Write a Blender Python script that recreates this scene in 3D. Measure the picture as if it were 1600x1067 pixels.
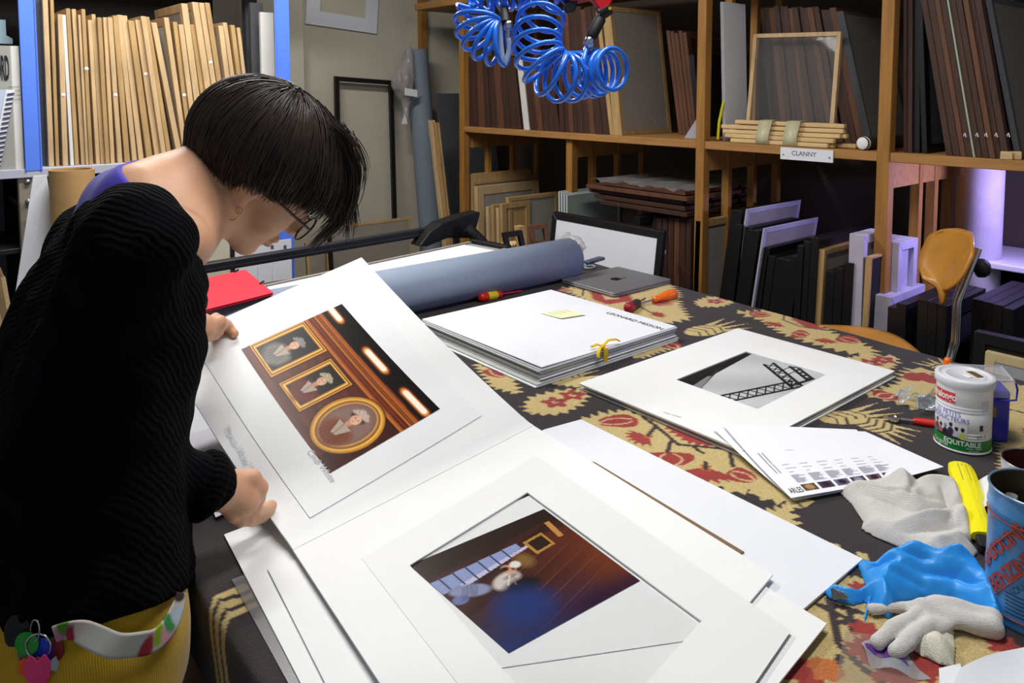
import bpy, math, random
import numpy as np
from mathutils import Vector

for _o in list(bpy.data.objects):
    bpy.data.objects.remove(_o, do_unlink=True)
scene = bpy.context.scene
COL = scene.collection
rng = np.random.default_rng(7)
random.seed(7)

# ------------------------------------------------------------------ camera, world, light, exposure
# World: X runs along the back wall towards the timber shelving, Y runs along the timber shelving away from us.
FPX, CX, CY, PITCH, YAW, CAMZ = 1200.0, 800.0, 226.0, 0.0717, math.radians(50), 1.54
cam_data = bpy.data.cameras.new('camera')
cam_data.sensor_width = 36.0
cam_data.lens = FPX / 1600.0 * 36.0
cam_data.shift_y = (CY - 533.5) / 1600.0
cam_data.clip_start = 0.02
cam = bpy.data.objects.new('camera', cam_data)
COL.objects.link(cam)
cam.location = (0, 0, CAMZ)
cam.rotation_euler = (math.pi / 2 - PITCH, 0, YAW - math.pi / 2)
scene.camera = cam

world = bpy.data.worlds.new('room_ambient')
scene.world = world
world.use_nodes = True
world.node_tree.nodes['Background'].inputs[0].default_value = (0.80, 0.90, 1.0, 1)
world.node_tree.nodes['Background'].inputs[1].default_value = 0.22

scene.view_settings.view_transform = 'Standard'
scene.view_settings.look = 'None'
scene.view_settings.exposure = 0.24
scene.view_settings.gamma = 1.0
scene.view_settings.use_curve_mapping = False

TUBE_LAMPS = [  # centre, watts
    ((1.00, 0.80, 2.62), 21.0),
    ((0.95, 2.65, 2.62), 36.0),
]

# ------------------------------------------------------------------ photo geometry helpers (points on real planes)
_fh = np.array([math.cos(YAW), math.sin(YAW), 0.0]); RT = np.array([math.sin(YAW), -math.cos(YAW), 0.0]); ZZ = np.array([0, 0, 1.0])
FW = _fh * math.cos(PITCH) - ZZ * math.sin(PITCH); UP = ZZ * math.cos(PITCH) + _fh * math.sin(PITCH)
CAM = np.array([0, 0, CAMZ])
def ray(u, v): return FW + RT * (u - CX) / FPX + UP * (CY - v) / FPX
def oz(u, v, z): d = ray(u, v); return CAM + d * (z - CAMZ) / d[2]
def ox(u, v, x): d = ray(u, v); return CAM + d * x / d[0]
def oy(u, v, y): d = ray(u, v); return CAM + d * y / d[1]
def od(u, v, s): return CAM + ray(u, v) * s
def oplane(u, v, p, n):
    d = ray(u, v); return CAM + d * (np.dot(np.array(p) - CAM, n) / np.dot(d, n))
def A(*t): return np.array(t, dtype=float)
def unit(a): a = np.asarray(a, float); return a / np.linalg.norm(a)

# ------------------------------------------------------------------ materials
def lin(c):
    if isinstance(c, str):
        c = [int(c[i:i + 2], 16) / 255 for i in (0, 2, 4)]
    return tuple((x / 12.92 if x <= 0.04045 else ((x + 0.055) / 1.055) ** 2.4) for x in c)
MATS = {}
def mat(name, col, rough=0.6, metal=0.0, var=0.0, vs=12.0, stretch=(1, 1, 1), bump=0.0, bs=150.0, spec=0.5,
        trans=0.0, alpha=1.0, emit=0.0, sheen=0.0, coat=0.0, attr=None, wave=None, dark=None, ior=1.45):
    if name in MATS: return MATS[name]
    m = bpy.data.materials.new(name); m.use_nodes = True
    nt = m.node_tree; b = nt.nodes['Principled BSDF']; L = nt.links
    base = lin(col)
    b.inputs['Base Color'].default_value = (*base, 1)
    b.inputs['Roughness'].default_value = rough
    b.inputs['Metallic'].default_value = metal
    b.inputs['Specular IOR Level'].default_value = spec
    b.inputs['IOR'].default_value = ior
    b.inputs['Transmission Weight'].default_value = trans
    b.inputs['Alpha'].default_value = alpha
    b.inputs['Sheen Weight'].default_value = sheen
    b.inputs['Coat Weight'].default_value = coat
    if emit:
        b.inputs['Emission Color'].default_value = (*base, 1); b.inputs['Emission Strength'].default_value = emit
    tc = nt.nodes.new('ShaderNodeTexCoord'); mp = nt.nodes.new('ShaderNodeMapping')
    mp.inputs['Scale'].default_value = stretch
    L.new(tc.outputs['Object'], mp.inputs['Vector'])
    csock = None
    if attr:
        at = nt.nodes.new('ShaderNodeAttribute'); at.attribute_name = attr; csock = at.outputs['Color']
        L.new(csock, b.inputs['Base Color'])
    if var:
        n = nt.nodes.new('ShaderNodeTexNoise'); n.inputs['Scale'].default_value = vs; n.inputs['Detail'].default_value = 5
        L.new(mp.outputs[0], n.inputs['Vector'])
        mx = nt.nodes.new('ShaderNodeMix'); mx.data_type = 'RGBA'; mx.blend_type = 'MULTIPLY'
        rp = nt.nodes.new('ShaderNodeValToRGB')
        lo = dark if dark is not None else (1 - var,) * 3
        rp.color_ramp.elements[0].position = 0.3; rp.color_ramp.elements[0].color = (*lo, 1)
        rp.color_ramp.elements[1].position = 0.7; rp.color_ramp.elements[1].color = (1, 1, 1, 1)
        L.new(n.outputs[0], rp.inputs[0])
        mx.inputs[0].default_value = 1.0
        if csock is not None: L.new(csock, mx.inputs[6])
        else: mx.inputs[6].default_value = (*base, 1)
        L.new(rp.outputs[0], mx.inputs[7])
        L.new(mx.outputs[2], b.inputs['Base Color'])
    if bump or wave:
        bp = nt.nodes.new('ShaderNodeBump'); bp.inputs['Strength'].default_value = bump or 0.5
        bp.inputs['Distance'].default_value = 0.002
        if wave:
            w = nt.nodes.new('ShaderNodeTexWave'); w.bands_direction = wave[0]; w.inputs['Scale'].default_value = wave[1]
            w.inputs['Distortion'].default_value = wave[2]; w.inputs['Detail'].default_value = 2; w.inputs['Detail Scale'].default_value = wave[3]
            L.new(mp.outputs[0], w.inputs['Vector']); L.new(w.outputs['Fac'], bp.inputs['Height'])
            bp.inputs['Distance'].default_value = wave[4]
        else:
            n2 = nt.nodes.new('ShaderNodeTexNoise'); n2.inputs['Scale'].default_value = bs; n2.inputs['Detail'].default_value = 4
            L.new(mp.outputs[0], n2.inputs['Vector']); L.new(n2.outputs[0], bp.inputs['Height'])
        L.new(bp.outputs[0], b.inputs['Normal'])
    MATS[name] = m
    return m

WHITE = mat('mat_board_white', 'e8eaeb', 0.75, var=0.03, vs=8)
WHITE2 = mat('mat_board_cool', 'e2e5ec', 0.75, var=0.03, vs=8)
PAPER = mat('print_paper', 'e4e7e8', 0.55, var=0.02, vs=6)
OFFW = mat('old_white_card', 'd9d7d0', 0.8, var=0.08, vs=6)
EDGE = mat('card_edge_grey', 'b9bbb6', 0.8, var=0.15, vs=30)
PINE = mat('pine_timber', 'ab7836', 0.6, var=0.35, vs=9, stretch=(6, 6, 0.6), bump=0.15, bs=60)
PINEH = mat('pine_board', 'b48248', 0.6, var=0.3, vs=9, stretch=(6, 0.6, 6), bump=0.15, bs=60)
KRAFT = mat('raw_wood_frame', 'd4b486', 0.65, var=0.28, vs=10, stretch=(5, 5, 0.7), bump=0.1, bs=80)
KRAFT2 = mat('raw_wood_frame_dark', 'bd9a66', 0.65, var=0.3, vs=10, stretch=(5, 5, 0.7), bump=0.1, bs=80)
GREYP = mat('grey_backing_board', '9a958e', 0.8, var=0.12, vs=30)
GREYD = mat('dark_grey_board', '4c4d52', 0.7, var=0.12, vs=20)
BROWN = mat('dark_brown_wood', '4a2f24', 0.6, var=0.45, vs=10, stretch=(9, 9, 0.5), bump=0.1, bs=70)
BROWN2 = mat('brown_wood', '6b452f', 0.6, var=0.4, vs=10, stretch=(9, 9, 0.5), bump=0.1, bs=70)
BLACK = mat('black_lacquer', '141313', 0.45, var=0.25, vs=20)
BLACKM = mat('matte_black', '0d0d0e', 0.75)
RUBBER = mat('black_rubber', '121213', 0.6)
STEEL = mat('chrome_steel', 'c4c6c8', 0.22, metal=1.0)
GALV = mat('galvanised_steel', 'a8aaad', 0.38, metal=0.9, var=0.15, vs=40)
BLUEP = mat('blue_powder_coat', '5c88f4', 0.45, var=0.06, vs=10, coat=0.2)
SHELFG = mat('pale_grey_steel_shelf', 'b9bccb', 0.5, var=0.1, vs=12)
GLASS = mat('clear_acrylic', 'f4f8f8', 0.06, alpha=0.13, spec=0.6)
FILM = mat('thin_clear_film', 'f0f2f4', 0.12, alpha=0.16, spec=0.7)

# ------------------------------------------------------------------ mesh helpers
class G:
    def __init__(self): self.v = []; self.f = []; self.s = []
    def add(self, verts, faces, smooth=False):
        o = len(self.v); self.v.extend([tuple(map(float, p)) for p in verts])
        for f in faces: self.f.append(tuple(i + o for i in f)); self.s.append(smooth)
        return self
    def obox(self, o, a, b, c):
        o, a, b, c = (np.asarray(t, float) for t in (o, a, b, c))
        V = [o, o + a, o + a + b, o + b, o + c, o + a + c, o + a + b + c, o + b + c]
        Fq = [(0, 3, 2, 1), (4, 5, 6, 7), (0, 1, 5, 4), (1, 2, 6, 5), (2, 3, 7, 6), (3, 0, 4, 7)]
        if np.dot(np.cross(a, b), c) < 0: Fq = [q[::-1] for q in Fq]
        return self.add(V, Fq)
    def box(self, x0, x1, y0, y1, z0, z1): return self.obox((x0, y0, z0), (x1 - x0, 0, 0), (0, y1 - y0, 0), (0, 0, z1 - z0))
    def frame(self, o, a, b, c, w):
        """rectangular frame: outer o,a,b; thickness c; border width w (metres); four mitred rails"""
        o, a, b, c = (np.asarray(t, float) for t in (o, a, b, c)); ua, ub = unit(a) * w, unit(b) * w
        out = [o, o + a, o + a + b, o + b]; inn = [o + ua + ub, o + a - ua + ub, o + a + b - ua - ub, o + b + ua - ub]
        flip = np.dot(np.cross(a, b), c) < 0
        for i in range(4):
            j = (i + 1) % 4
            V = [out[i], out[j], inn[j], inn[i]]; V += [p + c for p in V]
            Fq = [(0, 3, 2, 1), (4, 5, 6, 7), (0, 1, 5, 4), (1, 2, 6, 5), (2, 3, 7, 6), (3, 0, 4, 7)]
            self.add(V, [q[::-1] for q in Fq] if flip else Fq)
        return self
    def tube(self, path, r, n=8, closed=False, caps=True, flat=1.0, ref=None):
        P = np.asarray(path, float); m = len(P)
        R = np.full(m, r, float) if np.isscalar(r) else np.asarray(r, float)
        T = np.zeros_like(P)
        if closed: T = np.roll(P, -1, 0) - np.roll(P, 1, 0)
        else: T[1:-1] = P[2:] - P[:-2]; T[0] = P[1] - P[0]; T[-1] = P[-1] - P[-2]
        T /= np.linalg.norm(T, axis=1)[:, None] + 1e-12
        nrm = A(0, 0, 1) if abs(T[0][2]) < 0.9 else A(1, 0, 0)
        if ref is not None: nrm = np.asarray(ref, float)
        V = []
        for i in range(m):
            nrm = nrm - T[i] * np.dot(nrm, T[i]); nrm = unit(nrm); bn = np.cross(T[i], nrm)
            for k in range(n):
                a = 2 * math.pi * k / n
                V.append(P[i] + R[i] * (math.cos(a) * nrm * flat + math.sin(a) * bn))
        Fq = []
        for i in range(m if closed else m - 1):
            j = (i + 1) % m
            for k in range(n):
                l = (k + 1) % n; Fq.append((i * n + k, i * n + l, j * n + l, j * n + k))
        self.add(V, Fq, True)
        if caps and not closed:
            self.add(V[:n], [tuple(range(n))[::-1]]); self.add(V[-n:], [tuple(range(n))])
        return self
    def cyl(self, p0, p1, r0, r1=None, n=20, caps=True):
        return self.tube([p0, p1], [r0, r0 if r1 is None else r1], n, caps=caps)
    def lathe(self, prof, c, n=32, axis=None, smooth=True):
        """prof: list of (radius, height); revolve about axis through c; sharp where a point is repeated"""
        c = np.asarray(c, float); ax = A(0, 0, 1) if axis is None else unit(axis)
        e1 = unit(np.cross(ax, A(0, 1, 0) if abs(ax[1]) < 0.9 else A(1, 0, 0))); e2 = np.cross(ax, e1)
        def ring(r, h): return [c + ax * h + r * (math.cos(2 * math.pi * k / n) * e1 + math.sin(2 * math.pi * k / n) * e2) for k in range(n)]
        seg = []
        for i, (r, h) in enumerate(prof):
            if i and prof[i] == prof[i - 1]: seg.append([]); 
            if not seg: seg.append([])
            seg[-1].append((r, h))
        for sg in seg:
            V = []; Fq = []
            for r, h in sg: V += ring(max(r, 1e-5), h)
            for i in range(len(sg) - 1):
                for k in range(n):
                    l = (k + 1) % n; Fq.append((i * n + k, i * n + l, (i + 1) * n + l, (i + 1) * n + k))
            self.add(V, Fq, smooth)
        return self
    def prism(self, pts, vec):
        P = [np.asarray(p, float) for p in pts]; vec = np.asarray(vec, float); n = len(P)
        nn = sum((np.cross(P[i] - P[0], P[(i + 1) % n] - P[0]) for i in range(n)), A(0, 0, 0))
        if np.dot(nn, vec) < 0: P = P[::-1]
        V = P + [p + vec for p in P]
        return self.add(V, [tuple(range(n))[::-1], tuple(range(n, 2 * n))] + [(i, (i + 1) % n, n + (i + 1) % n, n + i) for i in range(n)])
    def surf(self, P, smooth=True, wrapu=False, flip=False):
        P = np.asarray(P, float); a, b = P.shape[:2]; Fq = []
        for i in range(a if wrapu else a - 1):
            for j in range(b - 1):
                q = (i * b + j, ((i + 1) % a) * b + j, ((i + 1) % a) * b + j + 1, i * b + j + 1); Fq.append(q[::-1] if flip else q)
        return self.add(P.reshape(-1, 3), Fq, smooth)
    def sheet(self, P, th, smooth=True):
        """thin solid from a grid of points: top P, bottom P - normal*th"""
        P = np.asarray(P, float); a, b = P.shape[:2]
        du = np.gradient(P, axis=0); dv = np.gradient(P, axis=1); N = np.cross(du, dv); N /= np.linalg.norm(N, axis=2)[..., None] + 1e-12
        if N[..., 2].mean() < 0: N = -N; fl = True
        else: fl = False
        Q = P - N * th
        self.surf(P, smooth, flip=fl); self.surf(Q, smooth, flip=not fl)
        for e0, e1, fp in ((P[0], Q[0], fl), (P[-1], Q[-1], not fl), (P[:, 0], Q[:, 0], not fl), (P[:, -1], Q[:, -1], fl)):
            n = len(e0); V = list(e0) + list(e1); Fq = [(i, i + 1, n + i + 1, n + i) for i in range(n - 1)]
            self.add(V, [q if fp else q[::-1] for q in Fq])
        return self
    def merge(self, other): return self.add(other.v, other.f) if False else self._m(other)
    def _m(self, o):
        k = len(self.v); self.v += o.v; self.f += [tuple(i + k for i in f) for f in o.f]; self.s += o.s; return self

def ordw(n):
    a = ['', 'first', 'second', 'third', 'fourth', 'fifth', 'sixth', 'seventh', 'eighth', 'ninth', 'tenth', 'eleventh', 'twelfth', 'thirteenth', 'fourteenth', 'fifteenth', 'sixteenth', 'seventeenth', 'eighteenth', 'nineteenth', 'twentieth']
    if n <= 20: return a[n]
    return {2: 'twenty-', 3: 'thirty-'}[n // 10] + a[n % 10] if n % 10 else {3: 'thirtieth'}[n // 10]
def tag(o, label=None, cat=None, group=None, kind=None):
    if label: o['label'] = label
    if cat: o['category'] = cat
    if group: o['group'] = group
    if kind: o['kind'] = kind
    return o
def new_mesh_obj(name, me, material, parent=None, loc=(0, 0, 0)):
    o = bpy.data.objects.new(name, me); COL.objects.link(o); o.location = loc
    if material is not None:
        for mm in (material if isinstance(material, (list, tuple)) else [material]): me.materials.append(mm)
    if parent is not None: o.parent = parent
    return o
ORIG = {}
def thing(name, label, cat, loc, group=None):
    o = bpy.data.objects.new(name, None); COL.objects.link(o); o.location = tuple(map(float, loc)); o.empty_display_size = 0.05
    ORIG[o.name] = np.asarray(loc, float)
    return tag(o, label, cat, group)
def base_of(V):
    V = np.asarray(V); return A((V[:, 0].min() + V[:, 0].max()) / 2, (V[:, 1].min() + V[:, 1].max()) / 2, V[:, 2].min())
def build(name, g, material, parent=None, label=None, cat=None, group=None, kind=None, bevel=0.0, solid=0.0, segs=1):
    """one mesh object from world-space geometry; parts are stored relative to their thing's base"""
    V = np.asarray(g.v, float)
    if parent is not None and parent.name in ORIG: base = ORIG[parent.name]; loc = A(0, 0, 0)
    else: base = base_of(V); loc = base
    me = bpy.data.meshes.new(name); me.from_pydata([tuple(p) for p in (V - base)], [], g.f)
    me.polygons.foreach_set('use_smooth', g.s)
    o = new_mesh_obj(name, me, material, parent, tuple(loc))
    ORIG[o.name] = base
    if bevel:
        md = o.modifiers.new('bevel', 'BEVEL'); md.width = bevel; md.segments = segs; md.limit_method = 'ANGLE'; md.angle_limit = 0.7
    if solid:
        md = o.modifiers.new('solid', 'SOLIDIFY'); md.thickness = solid; md.offset = -1
    return tag(o, label, cat, group, kind)
def np_mesh(name, V, F4, material, parent=None, smooth=True, base=None, colors=None):
    """fast mesh from arrays (quads)"""
    V = np.asarray(V, np.float32); F4 = np.asarray(F4, np.int32)
    if parent is not None and parent.name in ORIG: bs = ORIG[parent.name]; loc = A(0, 0, 0)
    else: bs = base_of(V) if base is None else np.asarray(base, float); loc = bs
    me = bpy.data.meshes.new(name); me.vertices.add(len(V)); me.vertices.foreach_set('co', (V - bs.astype(np.float32)).ravel())
    n = F4.shape[1]; me.loops.add(F4.size); me.loops.foreach_set('vertex_index', F4.ravel())
    me.polygons.add(len(F4)); me.polygons.foreach_set('loop_start', np.arange(0, F4.size, n, dtype=np.int32))
    me.polygons.foreach_set('use_smooth', np.full(len(F4), smooth)); me.update(calc_edges=True)
    if colors is not None:
        ca = me.color_attributes.new('Col', 'FLOAT_COLOR', 'POINT')
        c4 = np.ones((len(V), 4), np.float32); c4[:, :3] = colors; ca.data.foreach_set('color', c4.ravel())
    me.validate()
    o = new_mesh_obj(name, me, material, parent, tuple(map(float, loc))); ORIG[o.name] = bs
    return o
def grid_quads(a, b):
    i = np.arange(a - 1)[:, None] * b + np.arange(b - 1)[None, :]
    return np.stack([i, i + b, i + b + 1, i + 1], -1).reshape(-1, 4)

def text_geo(s, size=1.0, bold=0.0):
    """glyph outlines of the built-in font as (verts Nx2, faces), left-aligned at the origin, cap height about 0.7*size"""
    cu = bpy.data.curves.new('t', 'FONT'); cu.body = s; cu.size = size; cu.resolution_u = 3; cu.offset = bold
    ob = bpy.data.objects.new('t', cu); COL.objects.link(ob)
    dg = bpy.context.evaluated_depsgraph_get(); me = bpy.data.meshes.new_from_object(ob.evaluated_get(dg))
    V = np.array([v.co[:] for v in me.vertices])[:, :2] if len(me.vertices) else np.zeros((0, 2)); Fc = [tuple(p.vertices) for p in me.polygons]
    bpy.data.objects.remove(ob); bpy.data.curves.remove(cu); bpy.data.meshes.remove(me)
    return V, Fc
def text_on(g, s, size, o, ax, ay, lift=0.0004, center=False, sx=1.0):
    V, Fc = text_geo(s, size); ax, ay = unit(ax), unit(ay); n = np.cross(ax, ay)
    x0 = V[:, 0].mean() if center else 0.0
    P = [np.asarray(o) + ax * (x - x0) * sx + ay * y + n * lift for x, y in V]
    return g.add(P, Fc)
def text_cyl(g, s, size, c, r, z, ang, lift=0.0004, slope=0.0, sx=1.0, rot=0.0, bold=0.0):
    """wrap text on a vertical cylinder, centred on angle ang (radians), reading left to right from outside"""
    V, Fc = text_geo(s, size, bold); V = V - A((V[:, 0].max() + V[:, 0].min()) / 2, 0); V[:, 0] *= sx
    if rot: cr, sr = math.cos(rot), math.sin(rot); V = np.stack([V[:, 0] * cr - V[:, 1] * sr, V[:, 0] * sr + V[:, 1] * cr], 1)
    P = []
    for x, y in V:
        a = ang + x / r; P.append((c[0] + (r + lift) * math.cos(a), c[1] + (r + lift) * math.sin(a), z + y + slope * x))
    return g.add(P, Fc)
def patch_cyl(g, c, r, a0, a1, z0, z1, lift=0.0003, n=14):
    P = [[(c[0] + (r + lift) * math.cos(a), c[1] + (r + lift) * math.sin(a), z) for z in (z0, z1)] for a in np.linspace(a0, a1, n)]
    return g.surf(P, True)

# ------------------------------------------------------------------ implicit surfaces (smooth unions meshed with surface nets)
def rc(a, b, ra, rb=None, k=0.02, sub=False): return dict(t='rc', a=A(*a), b=A(*b), ra=ra, rb=ra if rb is None else rb, k=k, sub=sub)
def el(c, r, R=None, k=0.02, sub=False): return dict(t='el', c=A(*c), r=A(*r), R=np.eye(3) if R is None else np.asarray(R), k=k, sub=sub)
def lf(levels, k=0.02, cap=0.02): return dict(t='lf', L=np.asarray(levels, float), k=k, sub=False, cap=cap)
def _bbox(p):
    if p['t'] == 'rc': m = max(p['ra'], p['rb']); return np.minimum(p['a'], p['b']) - m, np.maximum(p['a'], p['b']) + m
    if p['t'] == 'el': m = np.abs(p['R']) @ p['r']; return p['c'] - m, p['c'] + m
    L = p['L']; return A((L[:, 1] - L[:, 3]).min(), (L[:, 2] - L[:, 4]).min(), L[:, 0].min() - .02), A((L[:, 1] + L[:, 3]).max(), (L[:, 2] + L[:, 4]).max(), L[:, 0].max() + .02)
def _dist(p, X, Y, Z):
    if p['t'] == 'rc':
        d = p['b'] - p['a']; dd = max(float(d @ d), 1e-9)
        t = np.clip(((X - p['a'][0]) * d[0] + (Y - p['a'][1]) * d[1] + (Z - p['a'][2]) * d[2]) / dd, 0, 1)
        return np.sqrt((X - p['a'][0] - t * d[0]) ** 2 + (Y - p['a'][1] - t * d[1]) ** 2 + (Z - p['a'][2] - t * d[2]) ** 2) - (p['ra'] + t * (p['rb'] - p['ra']))
    if p['t'] == 'el':
        R = p['R']; x, y, z = X - p['c'][0], Y - p['c'][1], Z - p['c'][2]
        q = [R[0, i] * x + R[1, i] * y + R[2, i] * z for i in range(3)]; r = p['r']
        k0 = np.sqrt((q[0] / r[0]) ** 2 + (q[1] / r[1]) ** 2 + (q[2] / r[2]) ** 2)
        k1 = np.sqrt((q[0] / r[0] ** 2) ** 2 + (q[1] / r[1] ** 2) ** 2 + (q[2] / r[2] ** 2) ** 2) + 1e-9
        return k0 * (k0 - 1) / k1
    L = p['L']; L = L[np.argsort(L[:, 0])]
    cx, cy, a, b = (np.interp(Z, L[:, 0], L[:, i]) for i in (1, 2, 3, 4))
    d = (np.sqrt(((X - cx) / a) ** 2 + ((Y - cy) / b) ** 2) - 1) * np.minimum(a, b)
    return np.maximum(d, np.maximum(Z - L[-1, 0], L[0, 0] - Z))
def sdf_mesh(prims, h, pad=0.02, noise=None, lo=None, hi=None, post=None):
    bb = [_bbox(p) for p in prims if not p['sub']]
    lo = np.min([b[0] for b in bb], 0) - pad if lo is None else A(*lo); hi = np.max([b[1] for b in bb], 0) + pad if hi is None else A(*hi)
    n = np.ceil((hi - lo) / h).astype(int) + 1; ax = [lo[i] + h * np.arange(n[i]) for i in range(3)]
    D = np.full(tuple(n), 0.08, np.float32)
    for p in prims:
        b0, b1 = _bbox(p); m = p['k'] + 2.5 * h
        i0 = np.clip(np.floor((b0 - m - lo) / h).astype(int), 0, n); i1 = np.clip(np.ceil((b1 + m - lo) / h).astype(int) + 1, 0, n)
        if np.any(i1 <= i0): continue
        sl = tuple(slice(i0[i], i1[i]) for i in range(3))
        X, Y, Z = np.meshgrid(*[ax[i][i0[i]:i1[i]] for i in range(3)], indexing='ij', sparse=False)
        d = _dist(p, X, Y, Z).astype(np.float32); a = D[sl]; k = max(p['k'], 1e-5)
        if p['sub']:
            d = -d; t = np.clip(0.5 - 0.5 * (a - d) / k, 0, 1) if False else np.clip(0.5 + 0.5 * (a - d) / k, 0, 1)
            D[sl] = d * (1 - t) + a * t + k * t * (1 - t)
        else:
            t = np.clip(0.5 + 0.5 * (d - a) / k, 0, 1); D[sl] = d * (1 - t) + a * t - k * t * (1 - t)
    if noise is not None:
        X, Y, Z = np.meshgrid(*ax, indexing='ij'); D = D + noise(X, Y, Z).astype(np.float32)
    if post is not None:
        X, Y, Z = np.meshgrid(*ax, indexing='ij'); D = post(D, X, Y, Z).astype(np.float32)
    return surface_nets(D, lo, h)
def surface_nets(D, lo, h):
    I = D < 0; c = [I[x:I.shape[0] - 1 + x, y:I.shape[1] - 1 + y, z:I.shape[2] - 1 + z] for x in (0, 1) for y in (0, 1) for z in (0, 1)]
    an = c[0].copy(); al = c[0].copy()
    for q in c[1:]: an |= q; al &= q
    i, j, k = np.nonzero(an & ~al); idx = np.full(an.shape, -1, np.int32); idx[i, j, k] = np.arange(len(i))
    pos = np.zeros((len(i), 3)); cnt = np.zeros(len(i))
    cor = [(x, y, z) for x in (0, 1) for y in (0, 1) for z in (0, 1)]
    val = {o: D[i + o[0], j + o[1], k + o[2]] for o in cor}
    for o0 in cor:
        for ax in range(3):
            if o0[ax]: continue
            o1 = list(o0); o1[ax] = 1; o1 = tuple(o1); v0, v1 = val[o0], val[o1]; cr = (v0 < 0) != (v1 < 0)
            t = np.where(cr, v0 / np.where(cr, v0 - v1, 1), 0); q = np.array(o0, float)[None, :] + t[:, None] * (np.array(o1) - np.array(o0))[None, :]
            pos += q * cr[:, None]; cnt += cr
    V = (np.stack([i, j, k], 1) + pos / cnt[:, None]) * h + lo
    F = []
    for ax in range(3):
        s0 = [slice(None)] * 3; s1 = [slice(None)] * 3; s0[ax] = slice(0, -1); s1[ax] = slice(1, None)
        a0, a1 = I[tuple(s0)], I[tuple(s1)]; ch = a0 != a1
        e, f = [q for q in range(3) if q != ax]
        sl = [slice(None)] * 3; sl[e] = slice(1, -1); sl[f] = slice(1, -1)
        m = np.zeros_like(ch); m[tuple(sl)] = ch[tuple(sl)]
        P = np.stack(np.nonzero(m), 1); ins = a0[tuple(P.T)]
        def cell(de, df):
            Q = P.copy(); Q[:, e] += de; Q[:, f] += df; return idx[tuple(Q.T)]
        quad = np.stack([cell(-1, -1), cell(0, -1), cell(0, 0), cell(-1, 0)], 1)
        flip = ins if ax != 1 else ~ins
        quad[~flip] = quad[~flip][:, ::-1]
        F.append(quad)
    F = np.concatenate(F); F = F[(F >= 0).all(1)]
    return V, F
def wobble(seed, amp, freq, n=6):
    r = np.random.default_rng(seed); K = r.normal(size=(n, 3)); K /= np.linalg.norm(K, axis=1)[:, None]; K *= freq * r.uniform(0.6, 1.5, (n, 1)); ph = r.uniform(0, 6.28, n)
    def fn(X, Y, Z):
        o = 0
        for q in range(n): o = o + np.sin(K[q, 0] * X + K[q, 1] * Y + K[q, 2] * Z + ph[q])
        return amp * o / math.sqrt(n)
    return fn
# ------------------------------------------------------------------ the room
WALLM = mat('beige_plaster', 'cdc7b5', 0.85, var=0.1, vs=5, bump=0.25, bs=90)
DARKW = mat('unlit_plaster', '574a40', 0.9, var=0.2, vs=5, bump=0.2, bs=60)  # dark base colour stands for the right wall being unlit
FLOORM = mat('worn_grey_floor', '5c5556', 0.8, var=0.3, vs=14, bump=0.2, bs=200)
CEILM = mat('ceiling_paint', 'c8c6c0', 0.9, var=0.05)
T = 0.86                    # carpeted table top
YB, XR = 4.25, 3.40         # back wall, right wall
def struct(name, g, m, parent=None, bevel=0.0):
    return build(name, g, m, parent, kind=None if parent else 'structure', bevel=bevel)
struct('floor', G().box(-1.6, 4.2, -1.2, YB + .1, -0.06, 0), FLOORM)
struct('ceiling', G().box(-1.6, 4.2, -1.2, YB + .1, 2.9, 2.96), CEILM)
wb = struct('wall_back', G().box(-1.6, XR, YB, YB + .1, 0, 2.9), WALLM)
px = oy(474, 60, YB - .09)[0]
struct('pilaster', G().box(px - .62, px, YB - .09, YB, 0, 2.9), WALLM, wb)
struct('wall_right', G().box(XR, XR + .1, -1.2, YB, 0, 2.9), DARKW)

# concrete column beyond the shelving
cc = ox(1536, 350, 3.08); CONC = mat('painted_concrete', 'b3abb5', 0.85, var=0.15, vs=18, bump=0.3, bs=120)
build('column', G().cyl((cc[0], cc[1], 0), (cc[0], cc[1], 2.9), .062, n=32), CONC, kind='structure')

# ceiling lamps: steel housing, two glowing tubes, light
TUBEG = mat('lit_fluorescent_tube', 'f4f8ff', 0.4, emit=6.0)
HOUS = mat('white_enamel', 'e8e8e6', 0.4)
for i, (c, w) in enumerate(TUBE_LAMPS):
    t = thing('tube_lamp', ['white twin-tube ceiling lamp above the near end of the table', 'white twin-tube ceiling lamp above the far end of the table'][i], 'lamp', (c[0], c[1], c[2] + .02), 'twin-tube ceiling lamps')
    g = G().prism([(c[0] - .62, c[1] - .10, c[2] + .06), (c[0] - .62, c[1] + .10, c[2] + .06), (c[0] - .62, c[1] + .05, c[2] + .12), (c[0] - .62, c[1] - .05, c[2] + .12)], (1.24, 0, 0))
    build('housing', g, HOUS, t)
    for s in (-.05, .05):
        build('tube', G().cyl((c[0] - .58, c[1] + s, c[2] + .03), (c[0] + .58, c[1] + s, c[2] + .03), .013, n=12), TUBEG, t)
    for sx in (-.4, .4):
        build('rod', G().cyl((c[0] + sx, c[1], c[2] + .12), (c[0] + sx, c[1], 2.9), .006, n=8), STEEL, t)
    ld = bpy.data.lights.new('tube_light', 'AREA'); ld.shape = 'RECTANGLE'; ld.size = 1.2; ld.size_y = 0.22; ld.energy = w; ld.color = (1.0, 0.97, 0.93)
    lo = bpy.data.objects.new('tube_light', ld); COL.objects.link(lo); lo.location = (0, 0, -0.02); lo.parent = t

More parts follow.
